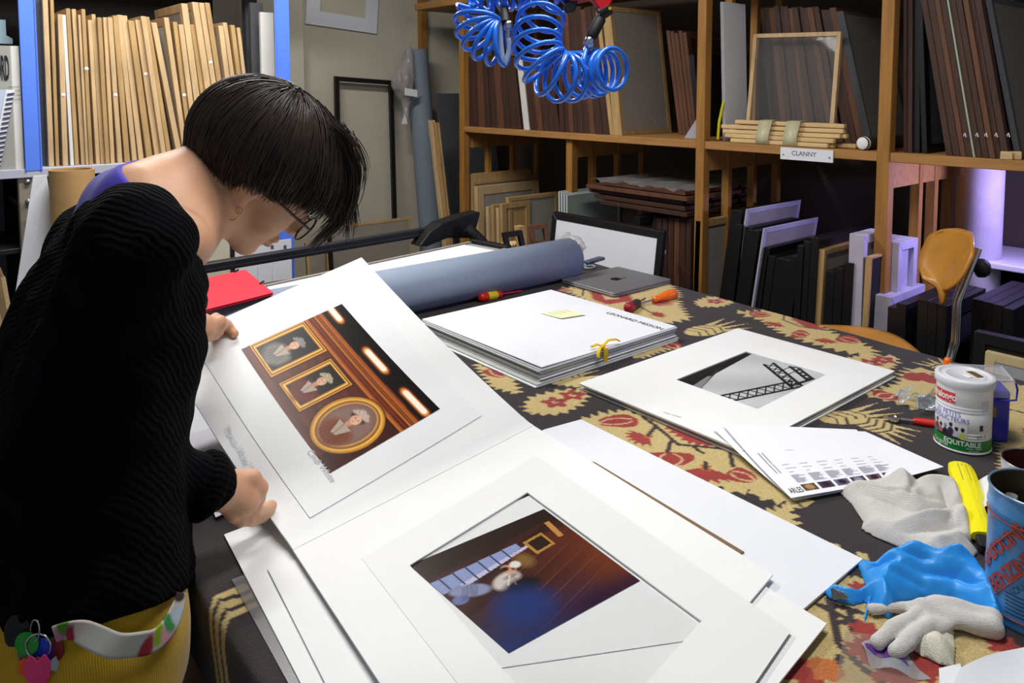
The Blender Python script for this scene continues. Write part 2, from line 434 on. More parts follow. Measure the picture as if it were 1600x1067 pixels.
# ------------------------------------------------------------------ timber shelving along the right
SX, SD = 2.60, 0.62           # front plane, depth
ST = 1.33                     # top of the main shelf
PW = 0.042
POSTS = [3.55, 1.905, 1.165, 0.40]
shelf = thing('timber_shelving', 'tall open pine shelving with posts and slatted sides along the right wall', 'shelving', (SX + .3, 1.9, 0))
for y in POSTS:
    build('post', G().box(SX, SX + PW, y - PW / 2, y + PW / 2, 0, 2.6), PINE, shelf, bevel=.002)
build('post', G().box(SX + .03, SX + .03 + PW, 2.70 - PW / 2, 2.70 + PW / 2, 0, ST - .035), PINE, shelf, bevel=.002)
for y0, y1 in ((1.905 + PW / 2, 3.55 - PW / 2), (1.165 + PW / 2, 1.905 - PW / 2), (.40, 1.165 - PW / 2)):
    build('shelf_board', G().box(SX + .004, SX + SD, y0, y1, ST - .032, ST), PINEH, shelf, bevel=.002)
build('shelf_board', G().box(SX - .02, SX + SD, .4, 4.0, 2.02, 2.06), PINEH, shelf, bevel=.002)
for y in POSTS[:3] + [2.70]:
    for dx in ((.18, .37, .565) if y > 1.2 else (.26, .395, .54, .68)):
        build('slat', G().box(SX + dx, SX + dx + .028, y - .017, y + .017, 0.02, ST - .035 if y > 2 and y < 3 else 2.02), PINE, shelf, bevel=.0015)
    build('side_rail', G().box(SX + PW, SX + SD + (.09 if y < 1.2 else 0), y - .012, y + .012, ST - .125, ST - .033), PINEH, shelf, bevel=.0015)
bt = oy(661, 60, YB - .03)
build('wall_batten', G().box(bt[0] - .022, bt[0] + .022, YB - .045, YB, .4, 2.6), PINE, shelf, bevel=.002)
# paper tag on the shelf front
g = G(); p0, p1 = ox(1220, 230, SX), ox(1302, 236, SX)
tagw = thing('shelf_tag', 'small white paper tag with handwriting pinned to the shelf edge', 'label', (SX, p1[1], ST - .045))
g.box(SX - .0015, SX + .003, p1[1], p0[1], ST - .048, ST - .004); build('paper', g, WHITE2, tagw)
INK = mat('black_ink', '1c1c20', 0.7)
INKG = mat('grey_pencil', '8d9096', 0.8)
build('writing', text_on(G(), 'CLANNY', .024, (SX - .0015, p0[1] - .045, ST - .031), (0, -1, 0), (0, 0, 1)), INK, tagw)
for yy in (p0[1] - .012, p1[1] + .012):
    build('pin', G().cyl((SX - .004, yy, ST - .03), (SX + .004, yy, ST - .03), .003, n=10), GALV, tagw)

# ------------------------------------------------------------------ blue racking along the back
RY, RZ = 3.40, 1.24
rack = thing('pallet_rack', 'steel storage rack with bright blue posts and pale grey shelf at the back', 'rack', (1.0, RY + .3, 0))
for x, z0, w in ((.476, RZ - .01, .028), (1.474, 0, .035)):
    g = G()
    g.prism([(x - w, RY, z0), (x - w, RY - .004, z0), (x + w, RY - .004, z0), (x + w, RY + .06, z0), (x + w - .004, RY + .06, z0), (x + w - .004, RY, z0)], (0, 0, 2.55 - z0))
    g.box(x - w, x - w + .006, RY - .008, RY - .003, z0, 2.55); g.box(x + w - .006, x + w, RY - .008, RY - .003, z0, 2.55)
    build('post', g, BLUEP, rack, bevel=.002)
build('foot_post', G().box(.425, .485, RY + .01, RY + .05, 0, RZ - .008), mat('old_cream_steel', 'a39a86', 0.5, metal=.3, var=.3, vs=30), rack, bevel=.003)
for k in range(9):
    build('bolt', G().lathe([(0, .012), (.008, .011), (.011, .006), (.011, 0)], (.455, RY + .01, RZ - .05 - k * .075), 10, axis=(0, -1, 0)), GALV, rack)
for x in (.40, 1.53):
    build('rear_post', G().box(x - .03, x + .03, RY + .5, RY + .55, 0, 2.55), GREYD, rack)
build('shelf', G().box(-.6, 1.55, RY - .002, RY + .56, RZ - .034, RZ), SHELFG, rack, bevel=.002)
build('shelf', G().box(-.6, 1.55, RY + .03, RY + .56, .915, .935), mat('black_steel_shelf', '1d1d20', .5), rack, bevel=.002)
build('shelf', G().box(-.6, 1.55, RY + .03, RY + .56, 2.2, 2.23), SHELFG, rack, bevel=.002)
build('back_panel', G().box(-1.0, 1.36, RY + .57, RY + .585, 0, 2.5), mat('black_back_panel', '15130f', .9), rack)

# ------------------------------------------------------------------ work table with the patterned carpet
TX0, TY0, TY1 = 0.335, 0.02, 2.60
def tx1(y): return 2.0 + 0.075 * y
table = thing('work_table', 'big wooden work table under the patterned carpet', 'table', (1.2, 1.5, 0))
TW = mat('brown_table_wood', '7a4c28', .6, var=.35, vs=8, stretch=(5, .6, 5))
build('tabletop', G().prism([(TX0 + .01, TY0, T - .045), (tx1(TY0), TY0, T - .045), (tx1(TY1), TY1, T - .045), (TX0 + .01, TY1, T - .045)], (0, 0, .037)), TW, table)
build('apron', G().box(TX0 + .012, TX0 + .035, TY0 + .02, TY1 - .02, T - .36, T - .045), TW, table, bevel=.003)
for x in (.38, 1.86):
    for y in (.12, 1.35, 2.5):
        build('leg', G().box(x, x + .08, y - .04, y + .04, 0, T - .045), TW, table, bevel=.004)

# carpet: woven pattern as colour attribute on a dense mesh
def table_poly(pix): return np.array([oz(u, v, T)[:2] for u, v in pix])
def serrate(P, step, amp, seed=0):
    r = np.random.default_rng(seed); out = []; n = len(P); c = P.mean(0)
    for i in range(n):
        a, b = P[i], P[(i + 1) % n]; L = np.linalg.norm(b - a); m = max(1, int(L / step)); d = (b - a) / max(L, 1e-9); nn = A(d[1], -d[0])
        if np.dot(nn, (a + b) / 2 - c) < 0: nn = -nn
        for k in range(m):
            q0 = a + d * L * k / m; q1 = a + d * L * (k + .35) / m; out += [q0 - nn * amp * .5, q1 + nn * amp * r.uniform(.6, 1.3) + d * step * .25]
    return np.array(out)
def inside(P, X, Y):
    m = np.zeros(X.shape, bool); n = len(P)
    for i in range(n):
        x0, y0 = P[i]; x1, y1 = P[(i + 1) % n]
        if y0 == y1: continue
        c = ((y0 > Y) != (y1 > Y)) & (X < (x1 - x0) * (Y - y0) / (y1 - y0) + x0); m ^= c
    return m
class Carpet:
    def __init__(s):
        s.xs = np.arange(0, 1.0001, 1 / 470.0); s.ys = np.concatenate([np.arange(TY0, .95, .0026), np.arange(.95, TY1 + .001, .0042)])
        yy, xx = np.meshgrid(s.ys, s.xs, indexing='ij'); s.X = TX0 + xx * (tx1(yy) - TX0); s.Y = yy
        s.C = np.zeros(s.X.shape + (3,), np.float32); s.C[:] = lin('342b2e')
    def fill(s, P, col):
        P = np.asarray(P); lo, hi = P.min(0), P.max(0); r = (s.ys >= lo[1]) & (s.ys <= hi[1])
        if not r.any(): return
        i0, i1 = np.nonzero(r)[0][[0, -1]]; m = inside(P, s.X[i0:i1 + 1], s.Y[i0:i1 + 1]); s.C[i0:i1 + 1][m] = lin(col)
    def line(s, P, w, col):
        P = np.asarray(P); lo, hi = P.min(0) - w, P.max(0) + w; r = (s.ys >= lo[1]) & (s.ys <= hi[1])
        if not r.any(): return
        i0, i1 = np.nonzero(r)[0][[0, -1]]; X, Y = s.X[i0:i1 + 1], s.Y[i0:i1 + 1]; dm = np.full(X.shape, 9.0)
        for a, b in zip(P[:-1], P[1:]):
            d = b - a; t = np.clip(((X - a[0]) * d[0] + (Y - a[1]) * d[1]) / (d @ d + 1e-12), 0, 1); dm = np.minimum(dm, np.hypot(X - a[0] - t * d[0], Y - a[1] - t * d[1]))
        s.C[i0:i1 + 1][dm < w] = lin(col)
CREAM, RED, REDL, STEM, ORG = 'd8c184', 'a83a34', 'dcb98a', '3e2f30', 'c8743a'
cp = Carpet()
def leaf(a, b, wid, seed, flowers=2, px_=True):
    a = oz(*a, T)[:2] if px_ else A(*a); b = oz(*b, T)[:2] if px_ else A(*b); d = b - a; L = np.linalg.norm(d); d /= L; n = A(-d[1], d[0])
    ts = np.linspace(0, 1, 9); prof = np.sin(np.pi * ts ** .75) ** .8 * wid
    P = [a + d * L * t + n * w for t, w in zip(ts, prof)] + [a + d * L * t - n * w for t, w in zip(ts[::-1], prof[::-1])]
    cp.fill(serrate(np.array(P), .018, .012, seed), CREAM)
    for q in range(flowers):
        c = a + d * L * (.42 + .3 * q) ; flower(c, wid * .5, seed + q)
        cp.line([c, a + d * L * (.42 + .3 * q + .15)], .002, STEM)
def flower(c, r, seed=0):
    th = np.linspace(0, 2 * np.pi, 25)[:-1]; rr = r * (1 + .25 * np.cos(5 * th + seed)); cp.fill(np.stack([c[0] + rr * np.cos(th), c[1] + rr * np.sin(th)], 1), RED)
    cp.fill(np.stack([c[0] + .3 * r * np.cos(th), c[1] + .3 * r * np.sin(th)], 1), REDL)
def tulip(a, b, w, split=True):
    """a: base, b: tip (table coordinates)"""
    d = b - a; L = np.linalg.norm(d); d = d / L; n = A(-d[1], d[0]); ts = np.linspace(0, 1, 12); pr = w * np.sqrt(np.clip(np.sin(np.pi * np.clip(ts, 0, 1) ** .6), 0, 1))
    cp.fill([a + d * L * t + n * p for t, p in zip(ts, pr)] + [a + d * L * t - n * p for t, p in zip(ts[::-1], pr[::-1])], RED)
    if split:
        for s in (-.38, .38):
            cp.line([a + d * L * t + n * s * w * math.sin(math.pi * t) * 1.2 for t in np.linspace(.15, .95, 7)], .0026, REDL)
def carn(c, d, r):
    d = unit(d); n = A(-d[1], d[0]); P = []
    for k, t in enumerate(np.linspace(-1.2, 1.2, 13)): rr = r * (1.0 if k % 2 == 0 else .68); P.append(c + rr * (math.cos(t) * d + math.sin(t) * n))
    cp.fill([c - d * r * .15] + P, RED); cp.fill([c - d * r * .3 + n * r * .2, c - d * r * .3 - n * r * .2, c + d * r * .1 - n * r * .12, c + d * r * .1 + n * r * .12], ORG)
def pp(u, v): return oz(u, v, T)[:2]
def hand(a, b, w, seed):
    """feathery cream bud with scale lines"""
    a, b = pp(*a), pp(*b); d = b - a; L = np.linalg.norm(d); d = d / L; n = A(-d[1], d[0])
    for k, s in enumerate((-.9, -.3, .3, .9)):
        e = b + n * s * w * 1.2 - d * L * .12 * (abs(s)); m = a + d * L * .45 + n * s * w * .6
        cp.fill([m + n * w * .2, e, m - n * w * .2, a + d * L * .2 + n * s * w * .3], CREAM)
    th = np.linspace(0, 6.28, 16)[:-1]; c = a + d * L * .28
    cp.fill(np.stack([c[0] + L * .3 * np.cos(th) * d[0] + w * .8 * np.sin(th) * n[0], c[1] + L * .3 * np.cos(th) * d[1] + w * .8 * np.sin(th) * n[1]], 1), CREAM)
    for k in range(4):
        q = a + d * L * (.08 + .12 * k); cp.line([q - n * w * .7, q + d * L * .09, q + n * w * .7], .0024, STEM)
def palmette(center, rx, ry, rot, seed):
    th = np.linspace(0, 2 * np.pi, 40)[:-1]; r = 1 + .10 * np.cos(4 * th) ; c0, s0 = math.cos(rot), math.sin(rot)
    P = np.stack([center[0] + r * (rx * np.cos(th) * c0 - ry * np.sin(th) * s0), center[1] + r * (rx * np.cos(th) * s0 + ry * np.sin(th) * c0)], 1); cp.fill(serrate(P, .02, .014, seed), CREAM)
    ph = np.linspace(0, 2 * np.pi, 31)[:-1]; q = np.stack([center[0] + .055 * (1 + .15 * np.cos(9 * ph)) * np.cos(ph), center[1] + .045 * (1 + .15 * np.cos(9 * ph)) * np.sin(ph)], 1)
    for k in range(6):
        t = rot + seed + k * 1.047; cdir = A(math.cos(t), math.sin(t)); R = .62 * (rx if abs(math.cos(t - rot)) > .7 else ry)
        cp.line([A(*center), A(*center) + cdir * R], .003, STEM)
        if k % 2: carn(A(*center) + cdir * R, cdir, .036)
        else: tulip(A(*center) + cdir * R * .9, A(*center) + cdir * R * 1.45, .024)
    cp.fill(q, RED); cp.fill((q - A(*center)) * .35 + A(*center), REDL)
# pattern under and around the papers (repeat of the same motifs, then the ones in view placed as woven)
for (x, y, r) in ((.62, 1.45, .3), (.7, .75, 1.2), (.62, 2.2, .4), (.55, .3, .2), (1.62, .20, .5), (1.85, .42, 1.0)):
    palmette((x, y), .22, .17, r, int(x * 100))
# large palmette between the mats
cp.fill(serrate(table_poly([(905, 655), (975, 640), (1120, 690), (1205, 730), (1262, 775), (1230, 790), (1195, 765), (1150, 770), (1060, 740), (965, 695)]), .022, .016, 3), CREAM)
cp.fill(serrate(table_poly([(1150, 735), (1180, 740), (1240, 752), (1268, 790), (1205, 782), (1180, 775)]), .02, .012, 8), CREAM)
tulip(pp(996, 655), pp(932, 661), .030); carn(pp(1010, 682), pp(975, 690) - pp(1012, 682), .045)
tulip(pp(1045, 706), pp(1052, 728), .045); carn(pp(1103, 733), pp(1104, 748) - pp(1103, 733), .055); tulip(pp(1138, 735), pp(1182, 752), .028)
cp.fill(serrate(table_poly([(1040, 666), (1075, 668), (1122, 690), (1110, 698), (1072, 690)]), .015, .009, 5), RED)
for a, b in (((1005, 652), (1025, 665)), ((1025, 665), (1012, 680)), ((1025, 665), (1060, 695)), ((1048, 690), (1043, 706)), ((1060, 695), (1140, 702)), ((1140, 702), (1145, 728)), ((1102, 722), (1103, 733)), ((1085, 700), (1098, 708))):
    cp.line([pp(*a), pp(*b)], .0042, STEM)
leaf((826, 645), (919, 607), .052, 1)
cp.fill(serrate(table_poly([(1196, 798), (1232, 790), (1246, 822), (1215, 815)]), .015, .01, 6), CREAM)
for q in ((1303, 848), (1345, 862), (1385, 885)): cp.fill(table_poly([(q[0] - 8, q[1]), (q[0] + 8, q[1] + 3), (q[0] + 14, q[1] + 14), (q[0] - 2, q[1] + 12)]), CREAM)
# around the laptop and the screwdrivers
cp.fill(serrate(table_poly([(875, 450), (930, 446), (1040, 440), (1058, 455), (1062, 480), (1078, 497), (1040, 505), (1000, 497), (935, 476)]), .025, .018, 4), CREAM)
cp.fill(serrate(table_poly([(922, 455), (980, 455), (988, 470), (950, 475), (928, 468)]), .014, .008, 4), RED)
cp.fill(table_poly([(940, 460), (965, 459), (968, 467), (946, 468)]), REDL)
tulip(pp(1000, 440), pp(1045, 436), .03); tulip(pp(1018, 473), pp(1055, 474), .03); carn(pp(1022, 492), pp(1045, 490) - pp(1022, 492), .04); tulip(pp(872, 452), pp(898, 456), .02)
cp.line([pp(985, 470), pp(1002, 480), pp(1024, 492)], .003, STEM); cp.line([pp(895, 450), pp(912, 452), pp(910, 462)], .003, STEM)
leaf((1092, 478), (1150, 462), .048, 11)
cp.fill(serrate(table_poly([(1150, 487), (1235, 484), (1300, 520), (1365, 545), (1362, 556), (1300, 545), (1225, 522), (1190, 500)]), .025, .018, 9), CREAM)
tulip(pp(1170, 490), pp(1206, 492), .032); tulip(pp(1238, 520), pp(1265, 525), .04); carn(pp(1290, 530), pp(1290, 540) - pp(1290, 530), .04); tulip(pp(1310, 526), pp(1345, 536), .035); carn(pp(1215, 505), pp(1205, 508) - pp(1215, 505), .04)
cp.fill(serrate(table_poly([(1236, 497), (1262, 500), (1290, 515), (1260, 512)]), .014, .008, 4), RED)
cp.line([pp(1226, 490), pp(1224, 500), pp(1250, 510), pp(1290, 516)], .003, STEM)
leaf((1330, 573), (1400, 558), .05, 13)
hand((1075, 522), (1165, 502), .05, 1); hand((1285, 657), (1408, 640), .04, 2); hand((1340, 655), (1440, 690), .042, 3); hand((862, 598), (935, 573), .05, 4); hand((1490, 580), (1440, 560), .04, 5)
cp.fill(serrate(table_poly([(880, 590), (925, 593), (905, 605), (870, 600)]), .015, .008, 2), CREAM)
cp.fill(serrate(table_poly([(1425, 575), (1455, 578), (1470, 610), (1440, 640), (1375, 622), (1350, 615), (1400, 600)]), .025, .018, 12), CREAM)
for q in ((1424, 588), (1440, 588), (1455, 592)): tulip(pp(q[0], q[1] + 7), pp(q[0] + 4, q[1] - 6), .02, False)
tulip(pp(1395, 615), pp(1370, 622), .03)
cp.fill(serrate(table_poly([(950, 548), (1020, 528), (1062, 538), (1000, 560)]), .02, .012, 21), CREAM); tulip(pp(975, 545), pp(1010, 550), .035); tulip(pp(1040, 535), pp(1060, 545), .03)
cp.fill(serrate(table_poly([(745, 568), (800, 585), (810, 615), (770, 605)]), .02, .014, 23), CREAM); tulip(pp(765, 575), pp(790, 590), .03)
# near right corner: pale ground with dark lattice and red blooms
cp.fill(serrate(table_poly([(1262, 945), (1300, 900), (1420, 905), (1480, 960), (1560, 1000), (1600, 1067), (1600, 1100), (1200, 1100), (1225, 1060)]), .012, .006, 30), 'cdb67c')
for a, b in (((1280, 945), (1360, 985)), ((1295, 930), (1310, 1005)), ((1310, 972), (1350, 975)), ((1328, 955), (1332, 985)), ((1295, 943), (1345, 957)), ((1310, 1005), (1345, 1040)), ((1345, 1040), (1380, 1067)), ((1312, 1025), (1305, 1050))):
    cp.line([pp(*a), pp(*b)], .0048, STEM)
for c, r in (((1352, 985), .018), ((1345, 920), .016), ((1258, 1050), .026), ((1400, 1050), .03), ((1350, 1015), .02), ((1450, 1035), .03), ((1570, 1010), .02)):
    c2 = pp(*c); th = np.linspace(0, 6.28, 23)[:-1]; r2 = r * (1 + .28 * np.cos(7 * th)); cp.fill(np.stack([c2[0] + r2 * np.cos(th), c2[1] + r2 * np.sin(th)], 1), RED)
c2 = pp(1290, 1045); th = np.linspace(0, 6.28, 23)[:-1]; cp.fill(np.stack([c2[0] + .02 * (1 + .2 * np.cos(6 * th)) * np.cos(th), c2[1] + .02 * np.sin(th)], 1), ORG)
cp.fill(serrate(table_poly([(1560, 690), (1600, 685), (1600, 740), (1565, 735)]), .015, .01, 3), CREAM); tulip(pp(1575, 705), pp(1600, 712), .025)
# motif that runs over the left edge
for k, w in enumerate((.0, .022, .044)):
    cp.fill([A(TX0 - .01, 1.015 - w), A(TX0 + .10, 1.01 - w), A(TX0 + .12, .998 - w), A(TX0 - .01, 1.001 - w)], CREAM)
CARPM = mat('wool_carpet', '3a3033', 0.95, attr='Col', var=0.4, vs=420, bump=0.9, bs=500, sheen=0.12)
zz = T + .0007 * np.sin(cp.X * 31) * np.sin(cp.Y * 27)
V = np.stack([cp.X, cp.Y, zz], -1); C = cp.C
# the left edge falls over the side: extra columns rolled over the lip
drop = np.array([.006, .012, .018, .024, .03, .036, .042, .05, .058, .066, .074, .082, .09, .098, .106, .114, .122, .13])
cols = []; ccol = []
for d in drop[::-1]:
    a = min(d / .03, math.pi / 2); r = .019
    xo = TX0 - r * math.sin(a); zo = T - r * (1 - math.cos(a)) - max(0, d - .03)
    wav = .006 * np.sin(cp.ys * 9) * (d / .13)
    fall = zo + (.02 * np.sin(cp.ys * 3.1)) * (d / .13)
    cols.append(np.stack([np.full_like(cp.ys, xo) - wav, cp.ys, fall], -1))
    c = np.zeros((len(cp.ys), 3), np.float32); c[:] = lin('3a3033')
    yy = cp.ys; k = ((yy > .955 - d * .6) & (yy < 1.02 - d * .5) & (np.sin((yy + d * .55) * 260 + 1) > -.35)); c[k] = lin(CREAM)
    ccol.append(c)
V = np.concatenate([np.stack(cols, 1), V], 1); C = np.concatenate([np.stack(ccol, 1), C], 1)
a_, b_ = V.shape[:2]
carpet = np_mesh('carpet', V.reshape(-1, 3), grid_quads(a_, b_)[:, ::-1], CARPM, colors=C.reshape(-1, 3))
tag(carpet, 'dark brown wool carpet with cream leaves and red flowers covering the table', 'carpet')
# ------------------------------------------------------------------ framed panels standing like books (frame + backing)
def panel(name, label, cat, group, o, a, b, c, w, fm, pm, rec=0.3, bev=0.0012):
    o, a, b, c = (np.asarray(t, float) for t in (o, a, b, c))
    V = [o, o + a, o + b, o + c, o + a + b + c]; t = thing(name, label, cat, base_of(V), group)
    build('frame', G().frame(o, a, b, c, w), fm, t, bevel=bev)
    ua, ub = unit(a) * w * .8, unit(b) * w * .8
    build('backing', G().obox(o + ua + ub + c * rec, a - 2 * ua, b - 2 * ub, c * (1 - 2 * rec)), pm, t)
    return t
def upr_x(ub0, ub1, ut0, vt, X, zb, depth):
    """book-like panel on a plane facing -X: front edge on plane X, thickness along Y, depth along +X"""
    y0, y1 = ox(ub0, 210, X)[1], ox(ub1, 210, X)[1]; p = ox(ut0, vt, X)
    return A(X, y1, zb), A(depth, 0, 0), A(0, p[1] - y0, p[2] - zb), A(0, y0 - y1, 0)
def row_x(entries, X, zb, depth, name, label, group, w=.03, fm=BROWN, pm=BROWN):
    for i, (ub0, ub1, ut0, vt) in enumerate(entries):
        lab_ = ordw(i + 1) + ' ' + label
        o, a, b, c = upr_x(ub0, ub1, ut0, vt, X + rng.uniform(0, .012), zb, depth * rng.uniform(.94, 1.0))
        panel(name, lab_, 'panel', group, o, a, b, c * .94, w, fm if i % 4 != 2 else BROWN2, pm)
def strips(bs, shift0, shift1, vt):
    n = len(bs) - 1
    return [(bs[i], bs[i + 1], bs[i] - (shift0 + (shift1 - shift0) * i / max(1, n - 1)), vt + random.uniform(-3, 3)) for i in range(n)]
Zs = ST
row_x(strips([733, 741, 748, 757, 765, 771, 778, 787, 796, 805, 814], 2, 11, 90), SX + .03, Zs, .34, 'wooden_board', 'dark brown panel counted from the left post to the white board', 'brown panels left of the white board')
o, a, b, c = upr_x(815, 827, 803, 90, SX + .03, Zs, .34)
panel('foam_board', 'pale grey-white board upright among the brown panels on the upper shelf', 'board', None, o, a, b, c * .7, .02, OFFW, OFFW)
row_x(strips([828, 834, 840, 848, 857, 866, 874], 12, 14, 92), SX + .03, Zs, .34, 'wooden_board', 'dark brown panel to the right of the white board, upper shelf', 'brown panels right of the white board')
row_x(strips([874, 881, 889, 896, 902, 912, 921, 930, 941, 953], 5, 20, 13), SX + .03, Zs, .34, 'wooden_board', 'tall dark brown panel from the left behind the blue hose', 'tall brown panels behind the hose')
o, a, b, c = upr_x(953, 959, 930, 12, SX + .03, Zs, .34)
panel('stretched_canvas', 'thin raw wood frame edge-on left of the grey-backed canvas', 'frame', None, o, a, b, c, .03, KRAFT2, GREYP)
o, a, b, c = upr_x(959, 972, 940, 11, SX + .03, Zs, .36)
panel('stretched_canvas', 'raw wood framed canvas showing its grey face at the end of the tall brown panels', 'frame', None, o, a, b, c, .022, KRAFT2, GREYP, rec=.12)
row_x(strips([1060, 1066, 1072, 1078, 1084, 1090], 20, 18, 50), SX + .28, Zs, .3, 'wooden_board', 'reddish brown panel from the left beside the middle post', 'brown panels left of the middle post', fm=BROWN2)
o, a, b, c = upr_x(1088, 1096, 1076, 86, SX + .2, Zs, .3)
panel('framed_picture', 'black panel edged with a thin pale line beside the middle post', 'panel', None, o, a, b, c, .012, BLACK, BLACKM, rec=.1)
build('card_sheet', G().prism([(SX + .10, 2.06, Zs + .001), (SX + .10, 1.945, Zs + .001), (SX + .10, 1.94, Zs + .14), (SX + .10, 1.95, Zs + .15)], (.012, .0, 0)), mat('lilac_card', 'a9a6b4', .8), label='small lilac grey card leaning against the middle post', cat='card')
# bay between the middle and the right post
o, a, b, c = upr_x(1129, 1134, 1125, 3, SX + .10, Zs, .16)
panel('foam_board', 'tall white foam board standing just right of the middle post', 'board', None, o, a, b, c, .01, WHITE2, WHITE2, rec=.02)
build('yellow_strap', G().tube([(SX + .06, 1.86, Zs + .006), (SX + .06, 1.855, Zs + .08), (SX + .08, 1.85, Zs + .16)], .006, 8), mat('yellow_plastic', 'd8d420', .4), label='bright yellow strap hanging behind the middle post', cat='strap')
row_x(strips([1205, 1214, 1222, 1231, 1240, 1249, 1258, 1267, 1277, 1286, 1296, 1306, 1317], 18, 38, 12), SX + .26, Zs, .28, 'wooden_board', 'dark brown panel from the left behind the empty thin frame', 'brown panels behind the empty frame')
row_x(strips([1320, 1331, 1341, 1352], 38, 46, 14), SX + .26, Zs, .30, 'wooden_board', 'near-black panel leaning right of the empty thin frame', 'dark leaning panels right of the empty frame')
o, a, b, c = upr_x(1352, 1364, 1306, 18, SX + .26, Zs, .33)
panel('stretched_canvas', 'grey backed panel leaning at the end of the row beside the right post', 'panel', None, o, a, b, c, .012, GREYD, mat('dim_grey_board', '6d6b66', .8), rec=.03)
# empty thin frame with a pane, tilted back
ft = thing('glazed_picture', 'empty thin raw wood frame with a pane leaning behind the bundled sticks', 'frame', (SX + .16, ox(1240, 200, SX + .16)[1], Zs))
TL, TR, BL = ox(1177, 53, SX + .2), ox(1314, 49, SX + .2), ox(1163, 215, SX + .13)
BL[2] = Zs; bvec = TL - BL
build('frame', G().frame(BL, TR - TL, bvec, (.018, 0, 0), .017), KRAFT, ft, bevel=.001)
build('pane', G().obox(BL + unit(TR - TL) * .012 + unit(bvec) * .012 + A(.007, 0, 0), (TR - TL) - unit(TR - TL) * .024, bvec - unit(bvec) * .024, (.002, 0, 0)), mat('picture_glass', 'b8bcbc', .04, alpha=.07, spec=.6), ft)
# bundle of sticks held with two bands of tape
STK = mat('pale_stick_wood', 'dcbd88', .65, var=.2, vs=10, stretch=(6, .6, 6))
bd = thing('stick_bundle', 'bundle of raw wooden sticks held with two bands of tape on the shelf edge', 'sticks', (SX + .06, ox(1240, 215, SX + .06)[1], Zs))
ya, yb = ox(1140, 215, SX + .05)[1], ox(1322, 225, SX + .05)[1]
k = 0
for lvl, n in enumerate((4, 4, 3, 3, 2)):
    for q in range(n):
        x = SX + .022 + q * .027 + lvl * .008; z = Zs + .009 + lvl * .0175
        e0, e1 = ya + rng.uniform(-.03, .03), yb + rng.uniform(-.035, .06); tw = rng.uniform(-.008, .008)
        build('stick', G().obox((x - .011 + tw, e1, z - .008), (.022, 0, 0), (-2 * tw, e0 - e1, rng.uniform(-.003, .003)), (0, 0, .016)), STK, bd, bevel=.003)
for f in (.36, .60):
    yc = ya + (yb - ya) * f; hw = .028
    g = G(); P = [(SX + .006, Zs + .002), (SX + .004, Zs + .03), (SX + .03, Zs + .092), (SX + .075, Zs + .094), (SX + .125, Zs + .03), (SX + .125, Zs + .002)]
    g.surf([[(x, yc - hw, z), (x, yc + hw, z)] for x, z in P]); build('tape_band', g, mat('translucent_tape', 'cfc9a4', .35, alpha=.75), bd, solid=.001)
tb = thing('postal_tube', 'dark cardboard tube with white end cap lying beside the stick bundle', 'tube', (SX + .2, ox(1345, 228, SX + .02)[1], Zs))
cy = ox(1345, 228, SX + .02)[1]; build('tube_body', G().cyl((SX + .03, cy, Zs + .024), (SX + .45, cy - .04, Zs + .024), .023, n=24), mat('dark_tube_card', '2e2a28', .7), tb)
build('end_cap', G().lathe([(0, .0), (.019, .001), (.022, -.003), (.0235, -.012), (.0235, -.016)], (SX + .028, cy, Zs + .024), 24, axis=(-1, .09, 0)), WHITE, tb)
# right bay
row_x([(1412, 1418, 1411, -8), (1418, 1426, 1418, -8)], SX + .04, Zs, .4, 'wooden_board', 'upright brown panel right of the right post', 'upright brown panels right of the right post')
row_x([(1428, 1438, 1428, -8), (1441, 1450, 1432, -8)], SX + .05, Zs, .4, 'framed_picture', 'black-brown upright panel right of the right post', 'black panels right of the right post', fm=BLACK, pm=GREYD)
row_x(strips([1479, 1490, 1502, 1511, 1522], 42, 44, -6), SX + .02, Zs, .42, 'wooden_board', 'thick leaning brown panel left of the pale green sheet', 'leaning brown panels left of the pale line')
o, a, b, c = upr_x(1522, 1525, 1478, -6, SX + .02, Zs, .42)
panel('glass_sheet', 'thin pale green sheet edge between the leaning brown panels', 'sheet', None, o, a, b, c, .01, mat('pale_green_edge', 'a9b59a', .5), mat('pale_green_edge', 'a9b59a', .5))
row_x(strips([1525, 1536, 1547, 1557, 1567, 1579], 44, 46, -6), SX + .02, Zs, .42, 'wooden_board', 'thick leaning brown panel right of the pale green sheet', 'leaning brown panels right of the pale line')
for i, u in enumerate((1508, 1527, 1541, 1557, 1576)):
    p = ox(u, 211, SX + .01)
    build('paper_clip', G().tube([p + A(0, -.003, -.006), p + A(-.003, 0, .007), p + A(-.003, .003, .001), p + A(0, .003, -.004)], .0016, 6), WHITE2, label=ordw(i + 1) + ' pale clip from the left on the leaning brown panels', cat='clip', group='clips on the leaning panels')
o, a, b, c = upr_x(1588, 1598, 1538, -6, SX + .06, Zs, .5)
panel('framed_picture', 'dark grey panel leaning at the far right end of the shelf', 'panel', None, o, a, b, c, .02, GREYD, mat('dim_grey_board', '6d6b66', .8), rec=.05)
for i, (u, v) in enumerate(((1586, 252), (1596, 257))):
    p = ox(u, v, SX + .03)
    build('wood_block', G().obox((SX + .01 + .02 * i, p[1], Zs), (.03, .01, 0), (-.01, .03, 0), (0, 0, .024)), STK, label=['small wooden block at the foot of the leaning panels, left one', 'small wooden block at the foot of the leaning panels, right one'][i], cat='block', bevel=.002)

